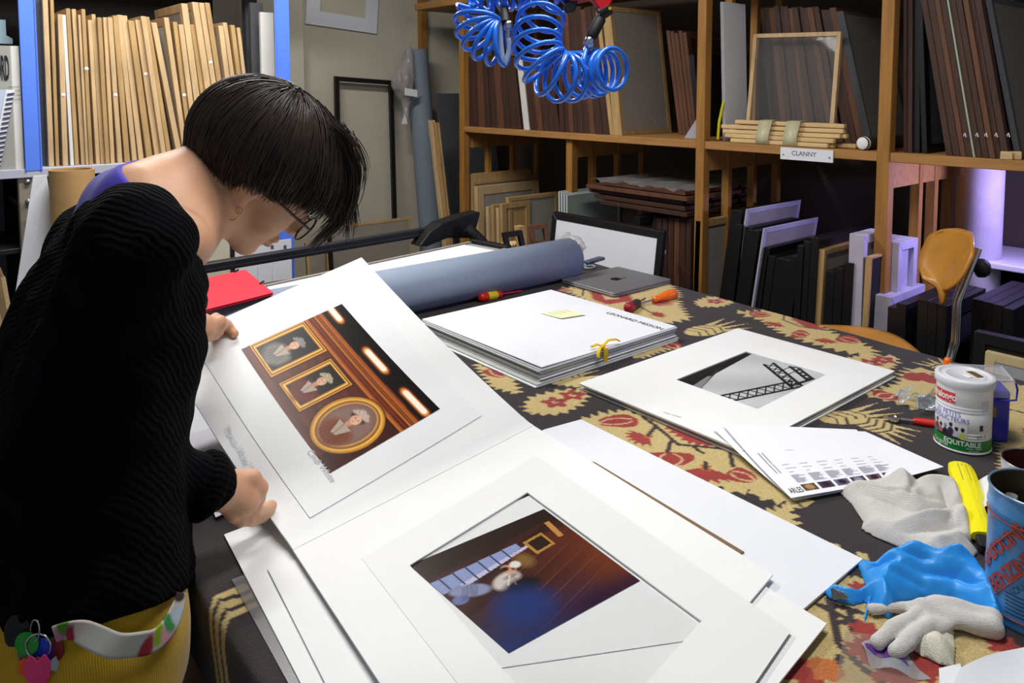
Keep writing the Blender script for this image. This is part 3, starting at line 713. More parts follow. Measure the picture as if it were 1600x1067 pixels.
# ------------------------------------------------------------------ under the shelf: frames, panes, stacks
def floor_panel(name, label, tl, tr, X, w, fm, pm, th=.03, lean=0.0, group=None, rec=.15, zb=0.0, cat='frame'):
    """panel standing on the floor whose plane holds the X direction; tl/tr: photo corners of its top edge, tl on plane X"""
    p = ox(*tl, X); q = oy(*tr, p[1]); h = p[2] - zb
    o = A(X, p[1] + lean, zb); return panel(name, label, cat, group, o, A(q[0] - X, 0, 0), A(0, -lean, h), A(0, th, 0), w, fm, pm, rec)
floor_panel('stretched_canvas', 'large raw wood canvas frame, rearmost of the stack in the left bay', (737, 272), (830, 265), SX + .06, .05, KRAFT2, OFFW, lean=-.03)
floor_panel('stretched_canvas', 'raw wood frame second from the back in the left bay', (738, 283), (842, 274), SX + .06, .022, KRAFT2, GREYP, lean=-.03)
floor_panel('stretched_canvas', 'raw wood canvas frame with broad grey face in the left bay', (745, 292), (842, 276), SX + .05, .05, KRAFT, GREYP, lean=-.04)
floor_panel('stretched_canvas', 'smaller grey faced canvas frame in front of the broad one in the left bay', (795, 309), (872, 302), SX + .04, .022, KRAFT2, GREYP, lean=-.03)
for i, (u, v) in enumerate(((767, 323), (775, 320), (783, 325), (789, 318))):
    p = ox(u, v, SX + .01)
    panel('frame_rail', ordw(i + 1) + ' narrow raw wood stretcher from the left in the left bay', 'frame', 'narrow stretchers in the left bay', (SX - .01, p[1] - .03, .0), (.2, 0, 0), (0, .03, p[2]), (0, .022, 0), .03, (KRAFT, KRAFT2)[i % 2], KRAFT2)
PANE = mat('greenish_glass_sheet', 'a9b5b0', .35, var=.1, vs=8)
for i in range(4):
    p = ox(874 + i * 4, 299 + i * .6, SX - .02)
    panel('glass_sheet', ordw(i + 1) + ' grey-green glass sheet from the left in the left bay', 'glass', 'glass sheets in the left bay', (SX - .02, p[1] - .02, 0), (.46 - .03 * i, 0, 0), (0, .02, p[2] - .004 * i), (0, .008, 0), .006, mat('glass_edge', 'cfd8d6', .4), PANE, rec=.05)
row_x(strips([1003, 1012, 1020, 1029, 1038, 1047, 1056, 1065, 1074, 1082], 6, 2, 338), SX + .02, 0, .45, 'wooden_board', 'dark brown panel on the floor left of the middle post', 'brown panels on the floor by the middle post')
o, a, b, c = upr_x(1082, 1092, 1085, 344, SX - .0, 0, .45)
panel('stretched_canvas', 'raw wood frame edge standing tight against the middle post', 'frame', None, o, a, b, c * .8, .03, KRAFT2, GREYP)
pb = ox(972, 400, SX - .02)
panel('framed_picture', 'black panel with a white disc on its corner behind the laptop', 'panel', None, (SX - .06, ox(1010, 400, SX - .06)[1], 0), (.4, 0, 0), (0, .04, ox(1030, 345, SX - .06)[2]), (0, .03, 0), .03, BLACK, BLACKM)
p = ox(1034, 394, SX - .062); build('cap_disc', G().lathe([(0, .004), (.013, .003), (.016, 0), (.016, -.008)], p, 20, axis=(-1, -.3, .1)), WHITE, label='small white plastic disc on the black panel behind the laptop', cat='disc')
# flat wrapped stack resting on the standing panels
zt = ox(1000, 300, SX + .1)[2]; ys = ox(1098, 300, SX + .02)[1]; ye = ox(965, 300, SX + .1)[1]
zbase = ox(1040, 336, SX + .02)[2] + .012
wrapm = mat('stretch_wrap', 'cfd4d6', .12, alpha=.2, spec=.8)
for i in range(5):
    g = G().box(SX - .02 + .015 * (i % 3), SX + .5, ys + .05 + .02 * ((i * 7) % 3), ye + .03 * ((i * 5) % 4), zbase + i * .022, zbase + i * .022 + .018)
    panel('wooden_board', ordw(i + 1) + ' brown panel from the bottom of the flat plastic-wrapped pile', 'panel', 'flat wrapped brown panels', (SX - .02 + .015 * (i % 3), ys + .05 + .02 * ((i * 7) % 3), zbase + i * .022), (.5, .0, 0), (0, ye - ys - .05 + .03 * ((i * 5) % 4), 0), (0, 0, .018), .03, BROWN2 if i > 2 else BROWN, BROWN)
g = G(); n = 14
P = [[(SX - .03 + .56 * i / 9 + .01 * math.sin(i * 2 + j), ys + .04 + (ye - ys + .02) * j / n, zbase + .112 + .012 * math.sin(i * 1.7 + j * 2.3) * math.sin(j * .9)) for j in range(n + 1)] for i in range(10)]
build('stretch_film', g.sheet(P, .0008), wrapm, label='crumpled clear stretch film over the flat brown panels', cat='film')

# black frames under the middle bay, leaning right
LILW = mat('lilac_lit_white', 'b8b4c6', .7, var=.15, vs=20)  # white with the tint of the violet light put into its colour
floor_panel('framed_artwork', 'thick black frame leaning under the shelf, holding the whitish canvas', (1160, 330), (1250, 320), SX - .02, .05, BLACK, BLACKM, lean=.14, th=.05, rec=.3)
floor_panel('pale_canvas', 'whitish canvas back in the left one of the leaning frame pair', (1168, 327), (1252, 318), SX - .025, .020, LILW, GREYP, lean=.14, th=.008, rec=.2)
floor_panel('framed_artwork', 'thick black frame leaning under the shelf, holding the lilac-lit canvas', (1187, 361), (1277, 340), SX - .05, .05, BLACK, BLACKM, lean=.14, th=.05, rec=.3)
floor_panel('pale_canvas', 'lilac-lit canvas back in the right one of the leaning frame pair', (1195, 357), (1279, 336), SX - .055, .020, LILW, GREYP, lean=.14, th=.008, rec=.2)
for i, (u, v, u2, v2) in enumerate(((1160, 352, 1240, 343), (1176, 356, 1250, 347), (1186, 372, 1262, 362), (1203, 388, 1270, 376), (1212, 401, 1280, 392), (1226, 405, 1290, 397), (1239, 408, 1296, 396), (1250, 402, 1310, 390))):
    floor_panel('framed_artwork', ordw(i + 1) + ' leaning black frame from the left below the pale-backed pair', (u, v), (u2, v2), SX - .04, .04, BLACK, BLACKM, lean=.11, th=.035, group='black frames leaning under the shelf')
for i, (u, v) in enumerate(((1258, 385), (1268, 378), (1279, 372))):
    floor_panel('framed_artwork', ordw(i + 1) + ' upright black frame left of the raw wood edged one', (u, v), (u + 78, v - 9), SX - .04, .04, BLACK, BLACKM, lean=.03, th=.03, group='upright black frames under the shelf')
floor_panel('stretched_canvas', 'black frame with raw wood inner edge and pale back under the shelf', (1289, 391), (1340, 379), SX - .03, .018, KRAFT2, GREYP, lean=.03, th=.045)
for i, (u, v) in enumerate(((1304, 425), (1318, 420), (1333, 412))):
    floor_panel('framed_artwork', ordw(i + 1) + ' low black frame before the raw wood edged frame', (u, v), (u + 60, v - 9), SX - .07, .05, BLACK, BLACKM, lean=.02, th=.03, group='low black frames under the shelf')
floor_panel('shadow_box', 'white-topped box frame standing left of the right post', (1350, 368), (1383, 354), SX - .06, .03, LILW, LILW, lean=.0, th=.05)
floor_panel('framed_artwork', 'black frame with thin raw wood edge beside the right post', (1362, 402), (1395, 395), SX - .08, .008, KRAFT2, BLACKM, lean=.02, th=.02)
floor_panel('shadow_box', 'pale box frame seen through the slatted side of the shelving', (1405, 380), (1435, 366), SX + .05, .03, LILW, LILW, th=.12)
floor_panel('shadow_box', 'low pale box frame behind the slatted side beside the chair', (1392, 465), (1446, 445), SX - .03, .03, LILW, mat('blue_lit_top', '5a6290', .5), th=.14)  # bluish light on the top is put into its colour
# right bay: black framed pieces on the floor, desk with white top
for i, (u, v) in enumerate(((1402, 482), (1416, 476), (1450, 470), (1466, 474), (1480, 478), (1536, 470), (1552, 474), (1568, 478), (1584, 484))):
    floor_panel('framed_artwork', ordw(i + 1) + ' black frame from the left behind the plywood chair', (u, v), (u + 60, v - 8), SX - .10, .05, BLACK, BLACKM, lean=.0, th=.03, group='black frames behind the chair')
bx = oz(1530, 462, .80); lidm = mat('blue_lit_lid', '5b6496', .45, var=.1, vs=15)  # lid colour carries the bluish light falling on it
ch = thing('flat_file_box', 'flat dark box with a blue-lit ribbed lid under the right-hand shelf', 'box', (bx[0] + .2, bx[1] - .1, 0))
build('body', G().box(bx[0], bx[0] + .26, bx[1] - .13, bx[1] + .13, 0, .80), BLACKM, ch, bevel=.004)
for i in range(4):
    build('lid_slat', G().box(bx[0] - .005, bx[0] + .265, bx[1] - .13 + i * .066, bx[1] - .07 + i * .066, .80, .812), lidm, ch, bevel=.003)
# white rounded table top
wt = thing('white_table', 'white table with rounded corner standing beyond the right-hand shelf', 'table', (3.0, .35, 0))
q0 = oz(1538, 396, .93); pts = []
x0, y1 = q0[0] - .16, q0[1] + .17
for a in np.linspace(math.pi / 2, math.pi, 8): pts.append((x0 + .10 + .10 * math.cos(a), y1 - .10 + .10 * math.sin(a), .91))
pts += [(x0, -.1, .91), (XR - .02, -.1, .91), (XR - .02, y1, .91)]
build('top', G().prism(pts, (0, 0, .022)), mat('white_laminate', 'd9d7de', .35), wt, bevel=.004, segs=2)
build('case', G().box(x0 + .05, XR - .06, -.06, bx[1] - .15, .62, .905), BLACKM, wt, bevel=.01)
build('rail', G().box(x0 + .03, x0 + .05, -.06, bx[1] - .16, .70, .72), STEEL, wt)
for yy in (0.0, y1 - .1): build('leg', G().cyl((x0 + .12, yy, 0), (x0 + .12, yy, .62), .02, n=14), STEEL, wt)
# violet work lamp under the shelf beyond the frame edge
vl = thing('violet_strip_lamp', 'slim strip lamp with violet light fixed under the right-hand shelf', 'lamp', (SX + .25, .70, ST - .06))
build('bar', G().box(SX + .12, SX + .38, .67, .73, ST - .05, ST - .034), HOUS, vl, bevel=.003)
build('diffuser', G().box(SX + .13, SX + .37, .68, .72, ST - .056, ST - .05), mat('lit_violet_diffuser', 'a890ff', .4, emit=4.0), vl)
ld = bpy.data.lights.new('violet_light', 'AREA'); ld.shape = 'RECTANGLE'; ld.size = .24; ld.size_y = .04; ld.energy = 5.0; ld.color = (.46, .40, 1.0)
lo = bpy.data.objects.new('violet_light', ld); COL.objects.link(lo); lo.parent = vl; lo.location = (0, .0, -.008); lo.rotation_euler = (math.radians(58), 0, 0)

# framed piece leaning at lower right edge of the view
p0 = ox(1522, 517, 2.36)
panel('framed_artwork', 'black outer frame standing beyond the right corner of the table', 'frame', None, (2.30, .28, 0), (0, p0[1] - .28, 0), (.06, 0, p0[2]), (.03, 0, 0), .03, BLACK, BLACKM)
panel('stretched_canvas', 'grey panel with raw wood edge set into the black frame beyond the table corner', 'frame', None, (2.285, .30, .05), (0, p0[1] - .30 - .035, 0), (.06, 0, p0[2] - .095), (.018, 0, 0), .025, mat('cream_wood', 'cdb98c', .6, var=.2, vs=12), mat('light_grey_panel', 'a2a2a6', .7), rec=.1)

# ------------------------------------------------------------------ back wall pieces
def wall_quad(pix, Y): return [oy(u, v, Y) for u, v in pix]
q = wall_quad([(479, -22), (596, -10), (588, 53), (477, 37)], YB - .012); o = q[3]; a = q[2] - q[3]; b = (q[0] - q[3])
b = A(-a[2], 0, a[0]) / np.linalg.norm(A(a[0], 0, a[2])) * .36
build('window_mat', G().frame(o, a, b, (0, -.004, 0), .085), WHITE2, label='white window mat hanging crooked on the beige wall', cat='mat')
# tall thin black frame leaning
tl, tr = oy(521, 119, YB - .05), oy(612, 126, YB - .05); lowp = oy(527, 395, YB - .20); o = tl + (lowp - tl) * (tl[2] / (tl[2] - lowp[2]))
panel_o = o; a = tr - tl; b = tl - o
fr = thing('tall_picture_surround', 'tall narrow empty black frame leaning on the beige wall', 'frame', (o[0] + .2, o[1], 0))
build('frame', G().frame(o, a, b, (0, -.02, 0), .028), BLACK, fr, bevel=.001)
# grey roll standing
r0 = oy(650, 78, YB - .14); rb = oy(672, 350, YB - .20)
dirv = (rb - r0) / (r0[2] - rb[2]); foot = r0 + dirv * r0[2]
rl = thing('paper_roll', 'tall grey paper roll standing against the beige wall', 'roll', (foot[0], foot[1], 0))
ROLLG = mat('grey_blue_paper_roll', '7d8894', .7, var=.08, vs=20)
build('roll', G().cyl(foot, r0, .072, n=32), ROLLG, rl)
build('core', G().cyl(r0 - unit(dirv) * .0, r0 - unit(dirv) * .004, .035, n=24), mat('card_core', '4a4640', .8), rl)
bc = oy(630, 130, YB - .20)
bag = thing('plastic_bag', 'clear plastic bag with grey filling hanging beside the grey roll', 'bag', (bc[0], bc[1], bc[2] - .11))
V, Fq = sdf_mesh([el(bc, (.075, .06, .085), k=.02), rc(bc + A(.02, 0, .06), oy(640, 78, YB - .2), .045, .02, k=.04), rc(bc + A(.02, 0, -.05), oy(634, 190, YB - .2), .035, .018, k=.04)], .006, noise=wobble(3, .006, 90))
np_mesh('bag_film', V, Fq, mat('cloudy_film', 'bdb6b6', .18, alpha=.45, spec=.8), bag)
V, Fq = sdf_mesh([el(bc + A(0, 0, -.005), (.062, .048, .068), k=.02)], .006, noise=wobble(4, .006, 70)); np_mesh('filling', V, Fq, mat('grey_wool', '8d8488', .9), bag)
lp = oy(642, 143, YB - .27); build('sticker', G().obox(lp - A(.045, 0, .022), (.09, 0, -.012), (.0, 0, .044), (0, -.002, 0)), WHITE, bag)
lp = oy(632, 186, YB - .22); build('sticker', G().prism([lp + A(-.022, 0, -.03), lp + A(.022, 0, -.03), lp + A(.0, 0, .03)], (0, -.002, 0)), WHITE, bag)
# boards between the roll and the shelving
tl = oy(681, 146, 3.92); build('grey_board', G().prism([tl + A(.0, 0, 0), tl + A(.42, 0, 0), A(tl[0] + .52, 3.75, 0), A(tl[0] + .10, 3.75, 0)], (0, .012, 0)), GREYD, label='large dark grey board leaning between the grey roll and the shelving', cat='board')
for i, (u, v, m) in enumerate(((673, 188, KRAFT), (680, 192, KRAFT2))):
    p = oy(u, v, 3.70 - .03 * i); panel('stretched_canvas', ['raw wood frame edge leaning right of the grey roll, left one', 'raw wood frame edge leaning right of the grey roll, right one'][i], 'frame', None, (p[0] + .13, p[1] - .06, 0), (.03, 0, 0), (-.13, .06, p[2]), (0, .03, 0), .012, m, KRAFT2)
# low canvases in front of the wall
tl, tr = oy(505, 349, 3.95), oy(634, 334, 3.95)
panel('stretched_canvas', 'grey canvas with thin wooden edge standing low before the beige wall', 'frame', None, (tl[0], 3.9, 0), (tr[0] - tl[0] + .02, 0, 0), (0, .05, tr[2] - .02), (0, -.025, 0), .014, KRAFT2, mat('warm_grey_canvas', '8f897d', .8, var=.08), rec=.1)
for i, (u, v, m, w) in enumerate(((526, 356, BLACK, .02), (491, 384, KRAFT2, .016))):
    p = oy(u, v, 3.60 - i * .1); build('batten', G().obox((p[0] - w / 2, p[1], 0), (w, 0, 0), (0, .02, 0), (0.01, .1, p[2])), m, label=['thin black batten standing before the low grey canvas', 'raw wood batten standing left of the black one'][i], cat='batten', bevel=.002)

# ------------------------------------------------------------------ on the blue rack: raw wood canvases in a row, leaning left at the top
RACKF = [(76, 85, 66, -6), (87, 93, 78, -6), (98, 107, 90, 22), (110, 116, 97, 23), (117, 124, 103, 13), (127, 134, 112, 14), (134.5, 139, 122, 23), (139.5, 146, 127, 14), (150, 157, 137, 31),
    (157.5, 164, 143, 22), (165, 172, 152, 27), (173, 180, 161, 27), (184, 192, 168, 27), (195, 204, 176, 24), (207, 215, 183, 23), (217, 226, 190, 24), (230, 240, 200, 32), (243, 252, 211, 31), (254, 262, 220, 25),
    (262.5, 270, 226, 26), (278, 287, 236, 35), (288, 296, 256, 27), (297, 304, 270, 34), (306, 314, 279, 38), (316, 326, 283, 5), (328, 335, 297, 38), (337, 347, 300, 3), (348, 356, 311, 4), (357, 365, 320, 4),
    (368, 376, 341, 40), (378, 385, 348, 35), (387, 394, 360, 39), (394.5, 400, 370, 43)]
HARD = mat('white_card_edge', 'dcdad4', .7)
for i, (b0, b1, t0, vt) in enumerate(RACKF):
    Y = RY + .015 + rng.uniform(0, .03); x0, x1 = oy(b0, 250, Y)[0], oy(b1, 250, Y)[0]; p = oy(t0, vt, Y)
    sp = {0: ('tall raw wood canvas frame standing first beside the left blue post', None), 1: ('tall raw wood canvas frame standing second beside the left blue post', None), 3: ('white edged canvas fourth from the left blue post', None),
          24: ('tall raw wood canvas frame with grey tag rising above its neighbours', None)}.get(i)
    lab, grp = sp if sp else (ordw(i + 1) + ' raw wood canvas frame from the left blue post', 'canvases in a row on the blue rack')
    t = panel('stretched_canvas', lab, 'frame', grp, (x0, Y, RZ), (0, .36 + rng.uniform(0, .06), 0), (p[0] - x0, 0, p[2] - RZ), ((x1 - x0) * .93, 0, 0), .035, HARD if i == 3 else (KRAFT, KRAFT2, KRAFT)[i % 3], GREYP if i in (8, 12, 16, 20, 24) else OFFW, rec=.12)
    if i % 5 == 2:
        h = p[2] - RZ; f = .35 + .3 * ((i * 37) % 10) / 10; c0 = A(x0 + (p[0] - x0) * f + (x1 - x0) * .5, Y, RZ + h * f)
        build('label_dot', G().lathe([(0, .0015), (.007, .001), (.008, 0)], c0, 10, axis=(0, -1, 0)), WHITE2, t)
for u, v, w in ((398, 0, 12), (0, 0, 0)):
    if w: p = oy(402, 60, RY + .2); build('dark_board', G().box(p[0] - .03, p[0] + .03, RY + .2, RY + .23, RZ, 1.95), GREYD, label='dark grey board standing upright at the right end of the canvases', cat='board', bevel=.003)
p = oy(418, 60, RY + .12); build('foam_board', G().box(p[0] - .032, p[0] + .032, RY + .12, RY + .14, RZ, 1.9), OFFW, label='pale board standing upright beside the right blue post', cat='board', bevel=.001)
p = oy(63, 100, RY + .1); build('dark_board', G().box(p[0] - .02, p[0] + .012, RY + .08, RY + .3, RZ, 2.0), GREYD, label='dark grey board standing just behind the left blue post', cat='board', bevel=.002)
# left bay: photo paper box, spiral bound book, small things
bxp = oy(36, 264, RY + .02)
pbx = thing('photo_paper_box', 'white photo paper box with bold black lettering left of the blue post', 'box', (bxp[0] - .12, RY + .1, RZ))
s0, s1 = oy(24.5, 260, RY + .01), oy(38.5, 262, RY + .01); tz = oy(30, 72, RY + .01)[2]
build('box_body', G().box(s0[0], s1[0], RY + .01, RY + .26, RZ, tz), mat('off_white_card', 'd8d6d0', .6), pbx, bevel=.0015)
fo = A(s0[0] - .001, RY + .26, RZ); facea = A(-.10, .0, 0)
# the printed lid stands slightly turned so that its face shows
lid = G().obox(A(s0[0] - .19, RY + .06, RZ), A(.19, -.05, 0), A(.012, .03, 0), A(0, 0, tz - RZ)); build('lid', lid, mat('silver_grey_print', 'a9a9a3', .5, var=.05), pbx, bevel=.001)
_tv, _tf = text_geo('ILFORD', .125, .0035); _sx = .155; text_o = A(s0[0] - .19, RY + .06, tz - .125) + A(.19, -.05, 0) * (.97 - _tv[:, 0].max() * _sx / np.linalg.norm(A(.19, -.05, 0)))
_ax = unit(A(.19, -.05, 0)); build('lettering', G().add([text_o + _ax * x * _sx + A(0, 0, y) + np.cross(_ax, A(0, 0, 1)) * .0025 for x, y in _tv], _tf), INK, pbx)
for k in range(4): build('small_print', text_on(G(), 'mnumwnvm', .010, text_o + _ax * .06 + A(.0, -.0015, -.03 - .016 * k), (.19, -.05, 0), (0, 0, 1), lift=.001), mat('grey_print', '55555a', .7), pbx)
sb = thing('spiral_book', 'white spiral bound book leaning on the photo paper box', 'book', (oy(5, 262, RY - .01)[0], RY, RZ))
p0, p1 = oy(-5, 262, RY - .015), oy(19, 140, RY - .015); p0[2] = RZ + .002; dv = p1 - p0
build('cover', G().obox(p0 + A(-.02, 0, 0), (-.10, .03, 0), dv, (.0, .018, 0)), mat('blue_white_cover', 'c6d4e6', .4), sb)
build('spine_strip', G().obox(p0 + A(-.02, -.002, 0), (.028, 0, 0), dv, (0, .012, 0)), WHITE2, sb)
for k in range(16): q = p0 + dv * (.03 + .06 * k); build('binding_loop', G().obox(q + A(-.012, -.006, 0), (.022, 0, .004), (0, 0, .006), (0, .006, 0)), mat('dark_wire', '39425c', .4), sb)
p = oy(10, 60, RY + .1); build('blue_card', G().prism([p + A(-.09, 0, -.02), p + A(.02, 0, -.02), p + A(.02, 0, .0), p + A(.0, 0, .012), p + A(.0, 0, .07), p + A(-.09, 0, .07)], (0, .05, 0)), mat('pale_blue_card', 'a9c4cc', .6), label='pale blue printed card standing above the photo paper box', cat='card')
p = oy(11, 212, RY + .2); build('green_book', G().box(p[0] - .01, p[0] + .012, RY + .12, RY + .32, RZ, RZ + .12), mat('lime_cover', '8fa028', .5), label='small lime green book behind the spiral bound book', cat='book', bevel=.002)
# cardboard tube, foam board, planks below
tp0, tp1 = oy(101, 258, RY - .12), oy(108, 372, RY - .16); dv = (tp1 - tp0) / (tp0[2] - tp1[2]); ft_ = tp0 + dv * tp0[2]
kt = thing('cardboard_tube', 'wide brown cardboard tube standing in front of the blue rack', 'tube', (ft_[0], ft_[1], 0))
KR = mat('kraft_cardboard', 'c29a63', .7, var=.12, vs=8, stretch=(1, 1, 6))
build('tube_wall', G().lathe([(.072, 0), (.072, tp0[2]), (.072, tp0[2]), (.065, tp0[2]), (.065, tp0[2]), (.065, .0)], (ft_[0], ft_[1], 0), 36), KR, kt)
build('inner_floor', G().cyl((ft_[0], ft_[1], .01), (ft_[0], ft_[1], .02), .066, n=32), KR, kt)
fb = [oy(52, 275, RY - .22), oy(73, 274, RY - .22)]; z1 = fb[0][2]; e0 = oy(25, 620, RY - .5)
build('foam_board', G().prism([A(fb[0][0] - .015, RY - .22, z1 - .09), A(fb[0][0] + .0, RY - .22, z1), A(fb[1][0], RY - .22, z1), A(fb[1][0] + .10, RY - .34, 0), A(e0[0] - .10, RY - .34, 0), A(e0[0] - .02, RY - .29, .5)], (0, .01, 0)), WHITE2, label='tall white foam board leaning in front of the cardboard tube', cat='board')
for i, (u, v) in enumerate(((2, 470), (10, 490), (18, 520))):
    p = oy(u, v, 2.72); panel('stretched_canvas', ['raw wood frame at the left picture edge behind the sweater, outermost', 'raw wood frame at the left picture edge behind the sweater, middle', 'raw wood frame at the left picture edge behind the sweater, innermost'][i], 'frame', None, (p[0] + .08, 2.62 - .0 * i, 0), (.020, 0, 0), (-.10, .1, p[2] + .10 - .05 * i), (0, .10, 0), .03, (KRAFT, KRAFT2, KRAFT)[i], KRAFT2)
for i in range(3):
    p = oy(140, 292, RY - .02); build('plank', G().box(p[0] - .02 + .03 * i, p[0] + .75, RY - .03 + .04 * i, RY + .35, RZ - .15 + .018 * i, RZ - .134 + .018 * i), (KRAFT, OFFW, KRAFT2)[i], label=['lowest flat board in the pile under the rack shelf', 'pale flat board in the middle of the pile under the rack shelf', 'topmost flat board in the pile under the rack shelf'][i], cat='board', bevel=.001)
build('shelf_bracket', G().box(.45, 1.47, RY + .02, RY + .5, RZ - .17, RZ - .152), GREYD, rack)
# lower level: small frames, pale boxes, poster on the right post
for i, (u0, u1) in enumerate(((318, 325), (326, 331), (332, 339), (341, 345), (347, 354), (357, 363))):
    Y = RY + .05; a0, a1 = oy(u0, 375, Y)[0], oy(u1, 375, Y)[0]; zt_ = oy(u0, 345, Y)[2]
    panel('stretched_canvas', ordw(i + 1) + ' small raw wood frame from the left behind the chin', 'frame', 'small frames behind the chin', (a0, Y, .936), (0, .25, 0), (-.02, 0, zt_ - .936 + .05), (a1 - a0, 0, 0), .02, (KRAFT, KRAFT2)[i % 2], OFFW)
a0, a1 = oy(300, 430, RY + .04)[0], oy(361, 430, RY + .04)[0]
build('storage_box', G().box(a0, a1, RY + .04, RY + .45, .5, .905), mat('ivory_box', 'cfc9b4', .6, var=.05), label='ivory storage box under the black rack shelf', cat='box', bevel=.004)
build('box_stand', G().box(a0 - .1, 1.4, RY + .06, RY + .5, .46, .499), BLACKM, rack)
q = wall_quad([(367, 384), (455, 373), (456, 452), (367, 470)], RY - .03)
pst = thing('poster', 'white printed poster hung on the right blue post behind the cutter', 'poster', base_of(q))
build('sheet', G().prism([q[0], q[1], A(q[1][0], q[1][1], .55), A(q[0][0], q[0][1], .55)], (0, .004, 0)), WHITE2, pst)
for u in (402, 425): e = oy(u, 400, RY - .0312); build('fold_line', G().box(e[0] - .001, e[0] + .001, RY - .0316, RY - .0304, .55, e[2] - .05), mat('pale_grey_line', 'b9bccb', .7), pst)
for u in (425, 445): e = oy(u, 386, RY - .0312); build('print_mark', G().box(e[0] - .006, e[0] + .008, RY - .0316, RY - .0304, e[2] - .008, e[2] + .008), mat('grey_print', '55555a', .7), pst)
# ------------------------------------------------------------------ flat print painter (numpy) -> colour attribute on a fine grid
class Paint:
    def __init__(s, w, h, col):
        s.w, s.h = w, h; s.v, s.u = np.meshgrid(np.linspace(0, 1, h), np.linspace(0, 1, w), indexing='ij'); s.C = np.zeros((h, w, 3), np.float32); s.C[:] = lin(col)
    def put(s, m, col): 
        m = np.clip(m, 0, 1)[..., None]; s.C = s.C * (1 - m) + np.array(lin(col), np.float32) * m
    def poly(s, P, col, op=1.0): s.put(inside(np.asarray(P, float), s.u, s.v) * op, col)
    def ell(s, c, r, col, soft=.15, rot=0.0, op=1.0):
        x, y = s.u - c[0], s.v - c[1]; cr, sr = math.cos(rot), math.sin(rot); d = np.sqrt(((x * cr + y * sr) / r[0]) ** 2 + ((-x * sr + y * cr) / r[1]) ** 2)
        s.put(np.clip((1 - d) / soft + .5, 0, 1) * op, col)
    def line(s, a, b, w, col, op=1.0):
        a, b = A(*a), A(*b); d = b - a; t = np.clip(((s.u - a[0]) * d[0] + (s.v - a[1]) * d[1]) / (d @ d + 1e-12), 0, 1); dm = np.hypot(s.u - a[0] - t * d[0], s.v - a[1] - t * d[1])
        s.put(np.clip((w - dm) / (w * .4) + .5, 0, 1) * op, col)
    def shade(s, f): s.C = s.C * np.clip(f, 0, 3)[..., None]
    def grain(s, amt, seed=0):
        r = np.random.default_rng(seed); s.C = s.C * (1 + amt * r.normal(size=s.C.shape[:2]))[..., None].astype(np.float32); s.C = np.clip(s.C, 0.002, 1)
PHOTO = mat('glossy_photo_print', 'ffffff', .28, attr='Col', spec=.5)
PHOTOM = mat('matte_photo_print', 'ffffff', .5, attr='Col', spec=.3)
def photo_part(name, fn, P, parent, m=PHOTO):
    """fn(s,t)->point; P: Paint with u along s and v along t"""
    S, Tt = np.linspace(0, 1, P.w), np.linspace(0, 1, P.h)
    V = np.array([[fn(a, b) for a in S] for b in Tt]); q = grid_quads(P.h, P.w)
    n = np.cross(V[0, 1] - V[0, 0], V[1, 0] - V[0, 0])
    return np_mesh(name, V.reshape(-1, 3), q[:, ::-1] if n[2] > 0 else q, m, parent, colors=P.C.reshape(-1, 3))
def bil(c00, c10, c11, c01, bulge=None):
    c = [np.asarray(t, float) for t in (c00, c10, c11, c01)]
    def f(s, t):
        p = c[0] * (1 - s) * (1 - t) + c[1] * s * (1 - t) + c[2] * s * t + c[3] * (1 - s) * t
        return p + A(0, 0, bulge(s, t)) if bulge else p
    return f
def grid_of(f, n=10, m=10): return [[f(s, t) for t in np.linspace(0, 1, m)] for s in np.linspace(0, 1, n)]
def quad_frame(g, O, I, th):
    """flat mat with a window: outer quad O, inner quad I (same order), thickness th downwards"""
    O = [np.asarray(p, float) for p in O]; I = [np.asarray(p, float) for p in I]; d = A(0, 0, -th)
    for i in range(4):
        j = (i + 1) % 4; V = [O[i], O[j], I[j], I[i]]; V += [p + d for p in V]
        up = np.cross(V[1] - V[0], V[2] - V[0])[2] > 0
        Fq = [(0, 1, 2, 3), (7, 6, 5, 4), (0, 4, 5, 1), (1, 5, 6, 2), (2, 6, 7, 3), (3, 7, 4, 0)]
        g.add(V, Fq if up else [q[::-1] for q in Fq])
    return g

# ------------------------------------------------------------------ boards and sheets lying on the carpet
def flat(name, label, pix, z, th, m, cat='sheet', parent=None):
    pts = [oz(u, v, z) for u, v in pix]; return build(name, G().prism([p - A(0, 0, th) for p in pts], (0, 0, th)), m, parent, label=label, cat=cat)
flat('card_sheet', 'white card at the left table edge, lowest of the sheets near her hip', [(350, 835), (520, 770), (800, 1067), (760, 1100), (487, 1100)], T + .004, .002, WHITE)
flat('card_sheet', 'white card with a shadowed edge lying on the lowest sheet', [(418, 888), (560, 840), (800, 1090), (530, 1110)], T + .007, .0018, WHITE)
flat('acetate_sheet', 'dark clear acetate strip on the carpet at the left table edge', [(362, 905), (394, 893), (510, 1075), (455, 1075)], T + .0025, .0008, mat('smoky_acetate', '8d8d90', .25, alpha=.35, spec=.6), cat='film')
bb = flat('mat_board', 'long white board on the carpet right of the open folder', [(850, 671), (908, 655), (1348, 873), (1253, 953), (1090, 1010), (700, 760)], T + .006, .003, WHITE2, cat='board')
flat('brown_card', 'strip of brown card showing between the white board and the open folder', [(903, 716), (930, 722), (1163, 862), (1150, 868), (1000, 800), (880, 730)], T + .0085, .002, mat('brown_card_face', '7a6144', .8), cat='card')
flat('card_sheet', 'white card with its corner toward the small blade, under the open folder', [(1030, 815), (1292, 974), (1190, 1100), (620, 1100), (560, 1000)], T + .0115, .0022, WHITE)
